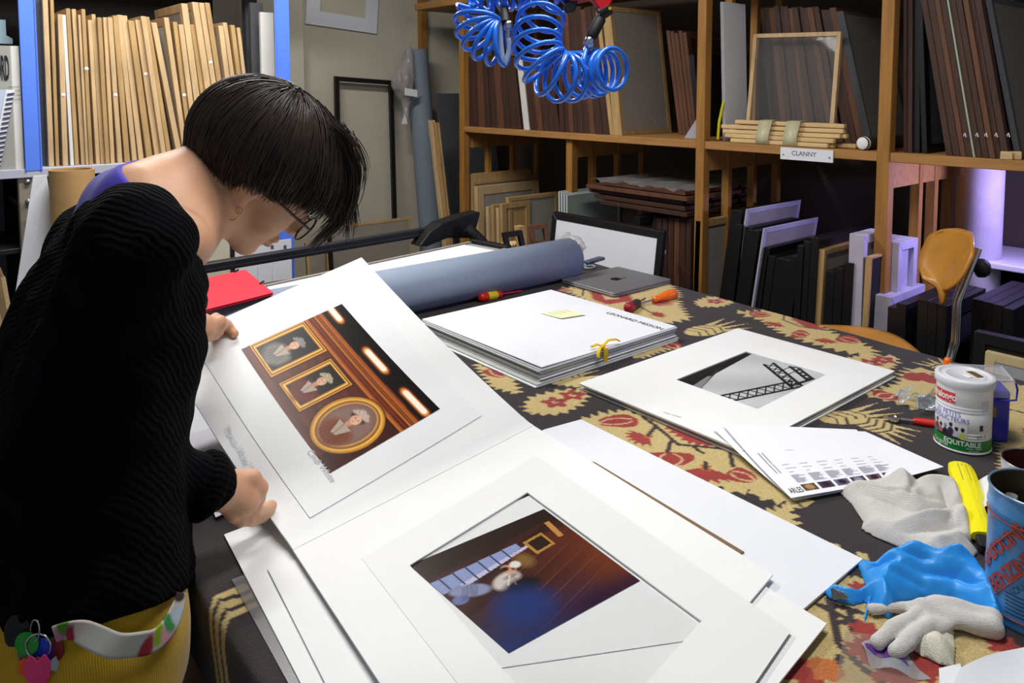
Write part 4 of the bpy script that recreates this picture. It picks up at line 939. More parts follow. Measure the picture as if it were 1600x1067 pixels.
# photograph with grey gradient by her waist
gp = thing('photo_sheet', 'white bordered photograph with dark grey lower part beside the sweater', 'photo', oz(330, 720, T + .004))
f = bil(oz(337, 808, T + .006), oz(440, 760, T + .006), oz(370, 610, T + .006), oz(260, 640, T + .006))
build('paper', G().sheet(grid_of(f, 4, 4), .001), WHITE2, gp)
P = Paint(50, 60, 'd8d6de'); P.shade(np.interp(P.v, [0, .25, .5, .55, 1], [.10, .14, .35, .8, 1.0]))
photo_part('print', lambda s, t: f(.05 + .9 * s, .06 + .62 * t) + A(0, 0, .0006), P, gp, PHOTOM)

# ------------------------------------------------------------------ open folder: window mat on the table, upper leaf lifted in her hands
ZL = T + .0165
H1, H2 = oz(826, 660, ZL), oz(452, 850, ZL); KT = od(565, 402, 1.885); K1 = oz(1208, 897, ZL); K2 = H2 + (K1 - H1)
fold = thing('print_folder', 'open white window-mat folder, its upper leaf lifted by the person', 'folder', (.7, .85, T))
KC = od(250, 540, 1.5)          # near top corner of the lifted leaf, by her left hand
def proj(p):
    q = np.asarray(p, float) - CAM; w = q @ FW; return A(CX + FPX * (q @ RT) / w, CY - FPX * (q @ UP) / w)
def _leaf0(s, t): return H2 * (1 - s) * (1 - t) + H1 * s * (1 - t) + KT * s * t + KC * (1 - s) * t
def leaf_n(s, t):
    e = 1e-3; return unit(np.cross(_leaf0(s + e, t) - _leaf0(s, t), _leaf0(s, t + e) - _leaf0(s, t)))
def leaf_pt(s, t, lift=0.0):
    """s along the hinge (0 near her, 1 far), t up the raised leaf"""
    return _leaf0(s, t) + leaf_n(s, t) * (lift - .010 * math.sin(math.pi * min(max(t, 0), 1)))
def leaf_st(u, v):
    c = A(.5, .5)
    for _ in range(12):
        r = proj(leaf_pt(*c)) - A(u, v); J = np.stack([(proj(leaf_pt(c[0] + 1e-4, c[1])) - proj(leaf_pt(*c))) / 1e-4, (proj(leaf_pt(c[0], c[1] + 1e-4)) - proj(leaf_pt(*c))) / 1e-4], 1)
        c = c - np.linalg.solve(J, r)
    return c[0], c[1]
LN = leaf_n(.5, .5); U1 = H1 - H2
build('upper_leaf', G().sheet(grid_of(leaf_pt, 14, 20), .0022), WHITE, fold)
W = [oz(824, 769, ZL), oz(640, 883, ZL), None, oz(1096, 970, ZL)]; W[2] = W[1] + W[3] - W[0]
build('window_leaf', quad_frame(G(), [H1, H2, K2, K1], [W[0], W[1], W[2], W[3]], .0022), WHITE, fold)
gl = [oz(838, 712, ZL + .0006), oz(565, 872, ZL + .0006), None, oz(1236, 985, ZL + .0006)]; gl[2] = gl[1] + gl[3] - gl[0]
build('glassine_surround', quad_frame(G(), gl, W, .0004), mat('glassine', 'e0e2e1', .5), fold)
build('hinge_tape', G().sheet([[H2 + U1 * s + d for d in ((H1 - K1) * -.03 + A(0, 0, .0006), A(0, 0, .0009), leaf_pt(s, .03, .0008) - leaf_pt(s, 0))] for s in np.linspace(0, 1, 8)], .0003), PAPER, fold)
# upper print sheet and its picture
pq = [leaf_st(484, 810), leaf_st(752, 650), leaf_st(549, 437), leaf_st(316, 560)]
def st_bil(q, lift): 
    def f(s, t):
        a = [(1 - s) * (1 - t), s * (1 - t), s * t, (1 - s) * t]; return leaf_pt(sum(w * c[0] for w, c in zip(a, q)), sum(w * c[1] for w, c in zip(a, q)), lift)
    return f
pr = thing('photo_print', 'colour print of three gilt framed portraits on the raised leaf', 'photo', leaf_pt(.4, .4))
build('paper', G().sheet(grid_of(st_bil(pq, .0016), 12, 12), .0008), PAPER, pr)
iq = [leaf_st(515, 741), leaf_st(687, 640), leaf_st(534, 476), leaf_st(377, 547)]   # u: bottom edge left->right as seen; v up
# painted with the picture upright: its up direction runs towards the dark strip on the right in the photograph
P = Paint(250, 190, '5a2412')
wood = 1 + .35 * np.sin(P.v * 60 + np.sin(P.u * 5) * 2) * np.sin(P.v * 23); P.shade(wood)
P.put((P.u < .12) * .7, '2b0d08'); P.put(((P.v > .72) & (P.v < .76)) * .9, 'b5662a'); P.put(((P.v > .60) & (P.v < .62)) * .8, 'c9752e')
P.poly([(-.01, .80), (1.01, .78), (1.01, 1.01), (-.01, 1.01)], '0a0706')
for v0, c in ((.62, 'a8521f'), (.655, '7a3212'), (.69, 'c0712c'), (.725, '64270f'), (.76, 'a9571f')): P.put(((P.v > v0) & (P.v < v0 + .02)) * .8, c)
for uc in (.12, .50, .98):
    P.line((uc - .085, .875), (uc + .085, .875), .046, '7a3410', .8); P.line((uc - .085, .875), (uc + .085, .875), .034, 'e08a34'); P.line((uc - .075, .877), (uc + .075, .877), .026, 'fff3df')
def gilt(c, w, h):
    for k, (e, col) in enumerate(((0, '3a1d08'), (.012, 'd9962f'), (.022, '7c4712'), (.03, 'f0bd58'), (.042, '8f5a1a'))):
        P.poly([(c[0] - w + e, c[1] - h + e), (c[0] + w - e, c[1] - h + e), (c[0] + w - e, c[1] + h - e), (c[0] - w + e, c[1] + h - e)], col)
    P.poly([(c[0] - w + .05, c[1] - h + .05), (c[0] + w - .05, c[1] - h + .05), (c[0] + w - .05, c[1] + h - .05), (c[0] - w + .05, c[1] + h - .05)], '17110f')
def sitter(c, k, dress, cap, shawl='b8a898'):
    x, y = c
    P.ell((x, y - .15 * k), (.088 * k, .115 * k), dress, .45, op=.92); P.ell((x - .045 * k, y - .17 * k), (.03 * k, .10 * k), dress, .6, rot=.3, op=.8)
    for q in range(6): P.line((x - .06 * k + .024 * q * k, y - .24 * k), (x - .03 * k + .012 * q * k, y - .07 * k), .004, '2a1a14', .35)
    P.poly([(x - .045 * k, y - .05 * k), (x + .05 * k, y - .06 * k), (x + .012 * k, y - .17 * k), (x - .02 * k, y - .16 * k)], shawl, .85); P.line((x + .01 * k, y - .06 * k), (x - .005 * k, y - .16 * k), .004, '6a5a50', .6)
    P.ell((x + .002, y - .028 * k), (.017 * k, .035 * k), 'c28e70', .4); P.ell((x + .004 * k, y + .06 * k), (.047 * k, .052 * k), '2a1a14', .4)
    P.ell((x, y + .03 * k), (.030 * k, .046 * k), 'd8a488', .25); P.ell((x - .010 * k, y + .02 * k), (.015 * k, .030 * k), 'e8bc9e', .8, op=.6)
    for e in (-.012, .011): P.ell((x + e * k, y + .038 * k), (.005 * k, .004 * k), '4a2c22', .6)
    P.ell((x, y + .006 * k), (.008 * k, .0035 * k), 'a84a40', .6); P.line((x, y + .034 * k), (x - .003 * k, y + .018 * k), .0025, 'a87860', .7)
    for q, (dx, dy, r_) in enumerate(((.0, .098, .030), (.028, .088, .024), (-.026, .092, .022), (.045, .068, .016), (.018, .118, .018), (-.012, .115, .016))): P.ell((x + dx * k, y + dy * k), (r_ * k, r_ * .9 * k), cap, .5, op=.85); P.line((x + (dx - .012) * k, y + (dy - .01) * k), (x + (dx + .012) * k, y + (dy + .008) * k), .003, '5a5048', .4)
gilt((.86, .33), .15, .27); sitter((.86, .36), .95, '7a7672', '8a8886')
gilt((.54, .33), .13, .25); sitter((.54, .355), .92, '6a2414', 'b8b090')
for k, (e, col) in enumerate(((0, '3a1d08'), (.01, 'c98a2c'), (.025, 'f0bd58'), (.035, '8f5a1a'), (.05, 'e2a845'), (.06, '6b5148'))): P.ell((.205, .33), (.185 - e, .30 - e * 1.2), col, .04)
P.ell((.205, .33), (.12, .22), '86695e', .4); sitter((.205, .365), 1.05, '7a3c20', 'c8b4a4')
P.grain(.05, 1)
# picture corners: print base (v=0) is the lower-left edge in the photograph, so swap the axes
ff = st_bil([iq[0], iq[1], iq[2], iq[3]], .0022)
photo_part('picture', lambda s, t: ff(t, s), P, pr)
def leaf_text(s_, size, px0, px1, lift=.0024):
    a, b = leaf_st(*px0), leaf_st(*px1); p0, p1 = leaf_pt(*a), leaf_pt(*b); ax = unit(p1 - p0); g = G(); V, Fc = text_geo(s_, size); ay = unit(np.cross(LN, ax))
    return g.add([p0 + ax * x + ay * y + LN * (lift + .0006) for x, y in V], Fc)
build('pencil_note', leaf_text('"Marion White" \'98', .017, (347, 668), (383, 730)), mat('faint_pencil', 'c2c5c8', .8), fold)
build('signature', leaf_text('Cindi White', .017, (478, 707), (506, 742)), mat('faint_pencil', 'c2c5c8', .8), pr)
# lower print under the window
p2 = thing('photo_print', 'dark colour print of a figure in blue under the window leaf', 'photo', oz(830, 920, T + .012))
z2 = ZL - .003
build('paper', G().sheet(grid_of(bil(oz(770, 1045, z2 - .0008), oz(1180, 985, z2 - .0008), oz(860, 760, z2 - .0008), oz(600, 872, z2 - .0008)), 6, 6), .0006), PAPER, p2)
P = Paint(260, 180, '3a1d16')       # u: along the long lower-right direction, v: across
q = [oz(640, 883, z2), oz(795, 1020, z2), oz(1000, 907, z2), oz(850, 795, z2)]
fl = bil(q[1], q[2], q[3], q[0])     # s from bottom corner towards the right corner, t towards the left/top
P.C = P.C * (1 + .22 * np.sin(P.v * 46 - P.u * 16) + .10 * np.sin(P.v * 131 - P.u * 40))[..., None]
for q_ in range(5): P.line((.25 + .02 * q_, .02 + .11 * q_), (1.02, .26 + .115 * q_), .005, '120a08', .7); P.line((.25 + .02 * q_, .03 + .11 * q_), (1.02, .27 + .115 * q_), .003, '9a5a34', .5)
P.put(np.clip((P.u - .35) * 1.6, 0, 1) * (P.v < .75) * .6, '6b3020'); P.put(np.clip(1 - P.v * 2.6, 0, 1) * np.clip(1.1 - P.u * 1.2, 0, 1), '1e2f66'); P.put(np.clip((.16 - P.v) * 9, 0, 1) * np.clip((P.u - .3) * 3, 0, 1) * .9, '2a1530')
P.poly([(-.01, .80), (.55, .84), (1.01, .88), (1.01, 1.01), (-.01, 1.01)], '2a1c16')
P.poly([(-.01, .62), (.30, .66), (.62, .72), (.62, .78), (-.01, .76)], '8e9cc8'); P.poly([(.12, .60), (.68, .70), (.68, .725), (.12, .64)], 'c4bedc')
for k in range(6): P.line((.06 + .09 * k, .63), (.06 + .09 * k, .78), .006, '3a3f60')
P.poly([(.66, .60), (.82, .62), (.82, .78), (.66, .76)], 'b5843a'); P.poly([(.68, .625), (.80, .64), (.80, .755), (.68, .74)], '2a1c16')
P.poly([(.88, .66), (.92, .66), (.94, .86), (.90, .86)], 'c08a4a'); P.ell((.56, .60), (.055, .07), '8a6a34', .9, op=.8)
P.ell((.14, .56), (.12, .06), '8d93b4', .3, rot=-.5); P.ell((.05, .52), (.05, .04), '6d78a8', .3)
P.ell((.36, .50), (.10, .07), 'cfc4c0', .35, rot=.3); P.ell((.43, .585), (.04, .05), 'cf9d80', .3, rot=.4); P.ell((.49, .60), (.035, .035), 'e4dcd6', .4); P.ell((.40, .40), (.12, .08), '14101a', .6); P.ell((.30, .25), (.18, .16), '20336e', .8)
P.ell((.40, .52), (.05, .02), '9a8a86', .6); P.ell((.455, .57), (.012, .016), '7a4a38', .6); P.ell((.41, .60), (.03, .022), '241814', .5); P.line((.34, .46), (.40, .53), .006, 'f0e8e4', .6); P.line((.38, .44), (.42, .52), .005, '8d827e', .6)
for q_ in range(9): P.line((.05 + .012 * q_, .50), (.12 + .014 * q_, .61), .003, '3a3f60', .6)
P.put(np.clip((.35 - abs(P.v - .3)) * 2, 0, 1) * np.clip((P.u - .72) * 3, 0, 1) * .4, 'a4562c')
P.grain(.07, 2); photo_part('picture', fl, P, p2)
acet = build('acetate_cover', G().sheet(grid_of(bil(W[1] + A(.004, .004, -.0012), W[2] + A(0, 0, -.0012), W[3] + A(-.004, -.004, -.0012), W[0] + A(0, -.004, -.0012), lambda s, t: .0012 * math.sin(6 * s + 4 * t)), 16, 16), .0002), mat('clear_acetate', '202020', .06, alpha=.05, spec=.9), p2)

# ------------------------------------------------------------------ portfolio of boards tied with a yellow ribbon
zp = T + .042; pc = [oz(868, 449, zp), oz(1054, 511, zp), oz(827, 575, zp), oz(668, 494, zp)]
px0, px1 = (pc[3][0] + pc[2][0]) / 2, (pc[0][0] + pc[1][0]) / 2; py0, py1 = (pc[1][1] + pc[2][1]) / 2, (pc[0][1] + pc[3][1]) / 2
pf = thing('print_portfolio', 'stack of white boards tied with a yellow ribbon as a portfolio', 'portfolio', ((px0 + px1) / 2, (py0 + py1) / 2, T))
z = T + .001
for k in range(11):
    th = .0034 if k not in (3, 8) else .0022; dx, dy = rng.uniform(-.005, .004, 2); ext = .022 if k < 2 else 0
    build('board', G().box(px0 + dx - ext, px1 + dx, py0 + dy - ext * .3, py1 + dy, z, z + th - .0006), (WHITE2, EDGE, WHITE, WHITE2, EDGE)[k % 5], pf); z += th
build('cover', G().sheet(grid_of(bil((px0 + .004, py0, z + .002), (px1, py0, z + .002), (px1, py1, z + .002), (px0 + .004, py1, z + .002), lambda s, t: .003 * (1 - s) ** 3 * (1 - t)), 10, 10), .0018), WHITE2, pf)
zt2 = z + .0026
RIB = mat('yellow_ribbon', 'e2c018', .6)
ym = oz(945, 545, zt2); xm = ym[0]; rw = .007
g = G(); g.obox((xm - rw, py0 - .0075, T + .003), (2 * rw, 0, 0), (0, .001, 0), (0, 0, zt2 - T - .001)); g.obox((xm - rw, py0 - .007, zt2), (2 * rw, 0, 0), (0, .02, 0), (0, 0, .001)); build('ribbon', g, RIB, pf)
c0 = A(xm, py0 + .004, zt2 + .004)
for pts in ([c0, c0 + A(.02, .0, .012), c0 + A(.045, -.004, .010), c0 + A(.055, -.006, .004)], [c0, c0 + A(-.015, .004, .008), c0 + A(-.035, .004, .006)], [c0, c0 + A(-.02, -.01, .004), c0 + A(-.035, -.018, -.006), c0 + A(-.036, -.02, -.014)]):
    build('ribbon_loop', G().tube(pts, .0045, 8, flat=.5, ref=(0, 0, 1)), RIB, pf)
build('knot', G().lathe([(0, .006), (.005, .004), (.0065, 0), (.005, -.004), (0, -.006)], c0, 12, axis=(1, 0, 0)), RIB, pf)
nt_ = [oz(845, 490, zt2), oz(877, 499, zt2), oz(915, 493, zt2), oz(885, 483, zt2)]
note = thing('sticky_note', 'pale yellow sticky note with handwriting on the white portfolio', 'note', nt_[0])
fb_ = bil(nt_[0], nt_[1], nt_[2], nt_[3], lambda s, t: .0012 + .002 * s * s); build('paper', G().sheet(grid_of(fb_, 6, 6), .0003), mat('pale_yellow_note', 'e6ecbe', .7), note)
for k in range(4): 
    V, Fc = text_geo('mmwnvnu', .016); build('writing', G().add([fb_(.1 + x * 6, .8 - .2 * k + y * 6) + A(0, 0, .0004) for x, y in V], Fc), INKG, note)
ta, tb_ = oz(946, 489, zt2), oz(1003, 505, zt2)
build('title', text_on(G(), 'LEONARD MISSON', .024, ta, (0, -1, 0), (1, 0, 0), lift=.0004), INK, pf)

# ------------------------------------------------------------------ window mat with a black and white photograph
zm = T + .016; mc = [oz(908, 600, zm), oz(1151, 511, zm), oz(1403, 588, zm)]; mx0, mx1, my0, my1 = mc[0][0], (mc[1][0] + mc[2][0]) / 2 + .012, mc[2][1] + .02, (mc[0][1] + mc[1][1]) / 2
md = thing('window_mat', 'white window mat holding a black and white photograph of girders', 'mat', ((mx0 + mx1) / 2, (my0 + my1) / 2, T))
wq = [oz(1056.5, 593, zm), oz(1184, 639, zm), oz(1291, 585, zm), oz(1166, 549, zm)]
build('window_leaf', quad_frame(G(), [A(mx0, my1, zm), A(mx0, my0, zm), A(mx1, my0, zm), A(mx1, my1, zm)], wq, .003), WHITE, md)
build('back_leaf', G().box(mx0 + .004, mx1 - .003, my0 + .003, my1 - .004, zm - .0065, zm - .0035), OFFW, md)
P = Paint(200, 150, 'b9bcbf'); P.shade(1 + .12 * np.sin(P.u * 7 + P.v * 5) + .1 * (P.v - .5))
P.poly([(-.01, .80), (.35, .84), (1.01, .93), (1.01, 1.01), (-.01, 1.01)], '1a1918'); P.poly([(-.01, .68), (.5, .90), (.5, .93), (-.01, .73)], '2a2928'); P.poly([(.02, .70), (.30, .83), (.28, .86), (.02, .80)], '7d7f80')
def girder(a, b, w, n):
    a, b = A(*a), A(*b); d = unit(b - a); nn = A(-d[1], d[0]) * w
    for s in (-1, 1): P.line(a + nn * s, b + nn * s, .016, '161616')
    for k in range(n):
        p, q_ = a + (b - a) * k / n, a + (b - a) * (k + 1) / n; P.line(p - nn, q_ + nn, .008, '202020'); P.line(p + nn, q_ - nn, .008, '202020')
girder((.0, .38), (.66, .10), .075, 8); girder((.62, .06), (.90, .62), .05, 6); girder((.83, .06), (1.0, .40), .03, 5)
P.line((.66, .10), (.83, .06), .02, '161616'); P.line((.70, .30), (.95, .30), .008, '202020'); P.line((.75, .42), (.98, .40), .008, '202020'); P.grain(.05, 3)
fz = zm - .0033; photo_part('picture', bil(*[p + A(0, 0, fz - zm) for p in (wq[0], wq[1], wq[2], wq[3])]) if False else (lambda f_: (lambda s, t: f_(s, t)))(bil(wq[1] + A(0, 0, fz - zm), wq[2] + A(0, 0, fz - zm), wq[3] + A(0, 0, fz - zm), wq[0] + A(0, 0, fz - zm))), P, md, PHOTOM)
a0 = oz(1036, 645, zm); build('pencil_note', text_on(G(), 'nvm mwn', .010, a0, (.2, -1, 0), (1, .2, 0), lift=.0006), INKG, md)
for k in range(2):
    build('mat_board', G().box(mx0 + .004 + .012 * k, mx1 - .008 * k, my0 - .003 + .004 * k, my1 - .002 + .003 * (1 - k), T + .001 + .004 * k, T + .0042 + .004 * k), (WHITE, OFFW)[k], label=['lowest white board under the black and white photograph', 'cream board between the window mat and the lowest board'][k], cat='board')

# ------------------------------------------------------------------ two printed pages
def pages():
    c = [oz(1236, 778, T + .012), oz(1128, 662, T + .030), oz(1338, 671, T + .012), oz(1412, 748, T + .008)]
    f = bil(c[0], c[1], c[2], c[3], lambda s, t: .010 * math.sin(math.pi * s) * (1 - t) * -.4 + .012 * t * s * (1 - s))
    pg = thing('printed_page', 'white printed page with six small pictures and bold heading, on top of another page', 'page', c[0] * A(1, 1, 0) + A(.1, -.03, T))
    build('paper', G().sheet(grid_of(f, 14, 14), .0003), mat('office_paper', 'eceef6', .7), pg)
    def L(s, t): return f(s, t) + A(0, 0, .0006)
    cols = ['5a4638', '4c3f50', '6a6680', '3c3448', '6d5560', '584848']
    for k in range(6):
        t0 = .16 + .14 * k; q = [L(.05, t0), L(.05, t0 + .115), L(.13, t0 + .115), L(.13, t0)]
        P = Paint(24, 16, cols[k]); P.ell((.5, .5), (.3, .4), ('b08a60', '2a2434', '2a2434', '8a86a0', '2c2028', '8a7a76')[k], .6); P.grain(.2, k); photo_part('picture', (lambda k_: lambda s, t: L(.05 + .08 * t, .16 + .14 * k_ + .115 * s))(k), P, pg, PHOTOM)
    V, Fc = text_geo('ARLES', .026); build('heading', G().add([L(.045 + y * 3.4, .035 + x * 1.6) for x, y in V], Fc), INK, pg)
    gi = G(); r = random.Random(3)
    def strip(s0, t0, s1, t1): gi.add([L(s0, t0), L(s1, t0), L(s1, t1), L(s0, t1)], [(0, 1, 2, 3)])
    for k in range(6):
        for j in range(9): strip(.16 + .012 * j, .16 + .14 * k, .165 + .012 * j, .16 + .14 * k + r.uniform(.05, .12))
        for j in range(3): strip(.30 + .05 * j, .17 + .14 * k, .305 + .05 * j, .17 + .14 * k + r.uniform(.03, .09))
    strip(.60, .30, .604, .36)
    build('small_print', gi, mat('grey_small_print', 'a9abb8', .8), pg, kind='stuff')
    gi2 = G()
    for j in range(2):
        V, Fc = text_geo('mnwnvmnu mwunmvnmw', .012); gi2.add([L(.30 + x * 2.2, .10 - .03 * j + y * 2.2) for x, y in V], Fc)
    build('side_heading', gi2, mat('dark_blue_print', '4a4c66', .8), pg, kind='stuff')
    c2 = [oz(1240, 782, T + .006), oz(1113, 668, T + .024), oz(1352, 674, T + .005), oz(1474, 741, T + .004)]
    pg2 = bil(c2[0], c2[1], c2[2], c2[3], lambda s, t: .008 * math.sin(math.pi * s) * (1 - t) * -.4 + .014 * (1 - s) * t * t)
    build('printed_page', G().sheet(grid_of(pg2, 14, 14), .0003), mat('office_paper', 'eceef6', .7), label='white page lying underneath the page with the bold heading', cat='page')
pages()

# ------------------------------------------------------------------ laptop
lz = T + .002; lc = [oz(877, 436, T + .016), oz(967.6, 415, T + .016), oz(1046.7, 437, T + .016), oz(959.4, 458.5, T + .016)]
lx0, lx1 = (lc[0][0] + lc[3][0]) / 2, (lc[1][0] + lc[2][0]) / 2; ly0, ly1 = (lc[2][1] + lc[3][1]) / 2, (lc[0][1] + lc[1][1]) / 2
lx1 = min(lx1, tx1(ly0) + .02)
def rrect(x0, x1, y0, y1, r, z, n=6):
    P = []
    for cx, cy, a in ((x1 - r, y1 - r, 0), (x0 + r, y1 - r, 1), (x0 + r, y0 + r, 2), (x1 - r, y0 + r, 3)):
        P += [(cx + r * math.cos((a + k / n) * math.pi / 2), cy + r * math.sin((a + k / n) * math.pi / 2), z) for k in range(n + 1)]
    return P
lap = thing('laptop', 'closed grey aluminium laptop near the far right edge of the table', 'laptop', ((lx0 + lx1) / 2, (ly0 + ly1) / 2, T))
ALU = mat('space_grey_aluminium', '86878a', .4, metal=.45, var=.04, vs=200)
build('base', G().prism(rrect(lx0, lx1, ly0, ly1, .012, lz), (0, 0, .008)), ALU, lap, bevel=.0015)
build('lid', G().prism(rrect(lx0, lx1, ly0, ly1, .012, lz + .0088), (0, 0, .005)), ALU, lap, bevel=.0015)
for k in range(4): build('foot', G().cyl((lx0 + (.03 if k % 2 else lx1 - lx0 - .03), ly0 + (.03 if k < 2 else ly1 - ly0 - .03), T), (lx0 + (.03 if k % 2 else lx1 - lx0 - .03), ly0 + (.03 if k < 2 else ly1 - ly0 - .03), lz), .008, n=12), RUBBER, lap)
th = np.linspace(0, 2 * math.pi, 40)[:-1]; R_ = .021; ap = []
for t_ in th:
    r_ = R_ * (1 - .10 * math.exp(-((t_ - math.pi / 2) / .25) ** 2) - .06 * math.exp(-((t_ - 3 * math.pi / 2) / .25) ** 2)); x, y = r_ * math.cos(t_) * .95, r_ * math.sin(t_)
    d_ = math.hypot(x - R_ * 1.18, y - .002)
    if d_ < R_ * .55: k_ = R_ * .55 / max(d_, 1e-6); x = R_ * 1.18 + (x - R_ * 1.18) * k_; y = .002 + (y - .002) * k_
    ap.append((x, y))
lcx, lcy = (lx0 + lx1) / 2, (ly0 + ly1) / 2
g = G().prism([(lcx + y, lcy - x, lz + .0138) for x, y in ap], (0, 0, .0004)); lv = [(.002, .024), (.006, .036), (.014, .038), (.011, .029)]; g.prism([(lcx + y, lcy - x, lz + .0138) for x, y in lv], (0, 0, .0004)); build('logo', g, mat('dark_mirror_logo', '17171a', .15, metal=.6), lap)

# ------------------------------------------------------------------ screwdrivers
def driver(label, a, b, L, prof, hm, parts=()):
    a, b = oz(*a, T + .017), oz(*b, T + .008); d = unit(b - a); t = thing('screwdriver', label, 'screwdriver', A((a[0] + b[0]) / 2, (a[1] + b[1]) / 2, T))
    hl = prof[-1][1]; a = A(a[0], a[1], T + max(r for r, _ in prof)); d = unit(A(b[0], b[1], T + .006) - a)
    build('handle', G().lathe(prof, a, 16, axis=d), hm, t)
    build('shaft', G().cyl(a + d * hl, a + d * (hl + L), .0032, .0028, n=10), GALV if not parts else parts[-1][2], t)
    for (h0, h1, m, r) in [q_ for q_ in parts if len(q_) == 4]: build('grip', G().lathe([(r, h0), (r + .0015, h0 + .004), (r + .0015, h1 - .004), (r, h1)], a, 16, axis=d), m, t)
    return t
REDP, YELP, ORGP = mat('red_plastic', 'c8251c', .35), mat('yellow_grip', 'e0c81c', .4), mat('orange_plastic', 'f0701a', .35)
PR = [(0, 0), (.008, .001), (.014, .006), (.0165, .016), (.016, .03), (.012, .045), (.0115, .07), (.013, .085), (.0135, .092), (.006, .096), (.0045, .10)]
driver('red and yellow insulated screwdriver beside the grey-blue roll', (748, 465), (806, 455), .09, PR, REDP, ((.03, .075, YELP, .0135), (0, 0, REDP)))
driver('screwdriver with bright orange handle at the far table edge', (1056, 458), (985, 478), .10, [(0, 0), (.012, .001), (.0165, .008), (.0165, .05), (.012, .07), (.0105, .085), (.012, .095), (.0115, .10), (.004, .104)], ORGP)
driver('screwdriver with dark grip and red end by the portfolio', (980, 482), (1012, 463), .07, PR, mat('dark_red_plastic', 'a01f2c', .4), ((.014, .09, mat('charcoal_grip', '3a3238', .6), .0125), (0, 0, GALV)))
build('orange_stopper', G().lathe([(0, .02), (.006, .019), (.009, .012), (.010, 0)], oz(1489, 577, T) * A(1, 1, 0) + A(.02, .02, T), 16), ORGP, label='small orange cap behind the white coffee tin', cat='cap')

# ------------------------------------------------------------------ big grey-blue roll, mat cutter, red folder at the far end
RB = mat('blue_grey_roll_paper', '8f9db2', .6, var=.05, vs=30, bump=.1, bs=120)
rr, ry, rx0, rx1 = .0705, 1.972, .50, 1.93
ro = thing('paper_roll', 'thick grey-blue paper roll lying across the table', 'roll', ((rx0 + rx1) / 2, ry, T))
g = G(); P = []
for k in range(61):
    a = -1.2 + 2 * math.pi * k / 60 * 1.02; r_ = rr + .0012 * k / 60; P.append([(rx0, ry + r_ * math.cos(a), T + rr + .001 + r_ * math.sin(a)), (rx1, ry + r_ * math.cos(a), T + rr + .001 + r_ * math.sin(a))])
build('outer_wrap', g.surf(P, True), RB, ro, solid=.002)
build('end_layers', G().lathe([(.03, -.001), (.045, .0), (.06, -.001), (rr - .001, 0)], (rx1 - .004, ry, T + rr + .001), 40, axis=(1, 0, 0)), mat('roll_end_grey', '6a7484', .8), ro)
build('core', G().lathe([(.026, -.2), (.026, .004), (.030, .004), (.030, -.2)], (rx1 - .004, ry, T + rr + .001), 28, axis=(1, 0, 0)), KR, ro)
V, Fq = sdf_mesh([el((rx1 + .012, ry - .02, T + .12), (.02, .04, .03)), el((rx1 + .02, ry + .01, T + .09), (.02, .03, .04)), el((rx1 + .01, ry + .03, T + .13), (.016, .03, .022))], .005, noise=wobble(9, .005, 160))
np_mesh('plastic_plug', V, Fq, mat('cloudy_film', 'bdb6b6', .18, alpha=.45, spec=.8), ro)
# cutter
cz = T + .075
cf0, cf1 = oz(425, 444, cz), oz(722, 381, cz); dvec = unit(A(cf1[0] - cf0[0], cf1[1] - cf0[1], 0)); nvec = A(dvec[1], -dvec[0], 0)
c_l = cf0 - dvec * .55; wdt = .20
mcut = thing('mat_cutter', 'mat cutter with white bed and long raised black rail behind the roll', 'cutter', ((c_l + cf1) / 2 * A(1, 1, 0) + A(0, 0, T)))
def slab(o, L, w, z0, z1): return G().obox(A(o[0], o[1], z0), dvec * L, nvec * w, A(0, 0, z1 - z0))
Lc = np.linalg.norm((cf1 - c_l)[:2]) + .06
build('bed', slab(c_l, Lc, wdt, T + .002, cz - .004), mat('grey_cutter_frame', '9ea3a4', .5), mcut, bevel=.003)
build('white_board', slab(c_l + nvec * .018 + dvec * .02, Lc - .085, wdt - .036, cz - .004, cz), WHITE, mcut)
build('rear_fence', slab(c_l, Lc, .012, cz - .004, cz + .004), GREYP, mcut)
build('front_fence', slab(c_l + nvec * (wdt - .012), Lc, .012, cz - .004, cz + .003), GREYP, mcut)
b0, b1 = oy(316, 419, 2.56), oy(738, 350, 2.56)
bd_ = unit(b1 - b0); b0 = b0 - bd_ * .5
build('rail', G().obox(b0 - A(0, .018, .016), b1 - b0, (0, .036, 0), (0, 0, .032)), mat('anodised_black_rail', '1b1c22', .4), mcut, bevel=.003)
build('rail_highlight_strip', G().obox(b0 - A(0, .0195, .006), b1 - b0, (0, .002, 0), (0, 0, .004)), mat('rail_highlight', '3a3c48', .3), mcut)  # highlight along the rail, painted as a lighter strip on its face
hp = [oy(u, v, 2.50) for u, v in ((672, 362), (690, 349), (722, 338), (751, 331), (750, 338), (744, 360), (738, 372), (700, 372), (668, 385), (655, 385))]
build('clamp_head', G().prism(hp, (0, .07, 0)), BLACK, mcut, bevel=.004)
l0, l1 = oy(730, 356, 2.46), oy(766, 392, 2.40)
build('lever', G().tube([l0, (l0 + l1) / 2 + A(0, 0, .004), l1 - A(0, 0, .01)], .022, 10), RUBBER, mcut)
for k in range(6):
    q_ = l0 + (l1 - l0) * (.2 + .12 * k); build('lever_rib', G().tube([q_ - unit(l1 - l0) * .003, q_ + unit(l1 - l0) * .003], .0245, 12), BLACKM, mcut)
e0 = b0 + bd_ * .2; build('rail_support', G().box(e0[0] - .02, e0[0] + .02, e0[1] - .02, e0[1] + .02, T + .004, e0[2] - .015), BLACK, mcut)
build('side_arm', slab(cf1 + nvec * .0 + dvec * .04, .03, wdt, cz - .01, cz + .012), BLACK, mcut, bevel=.003)
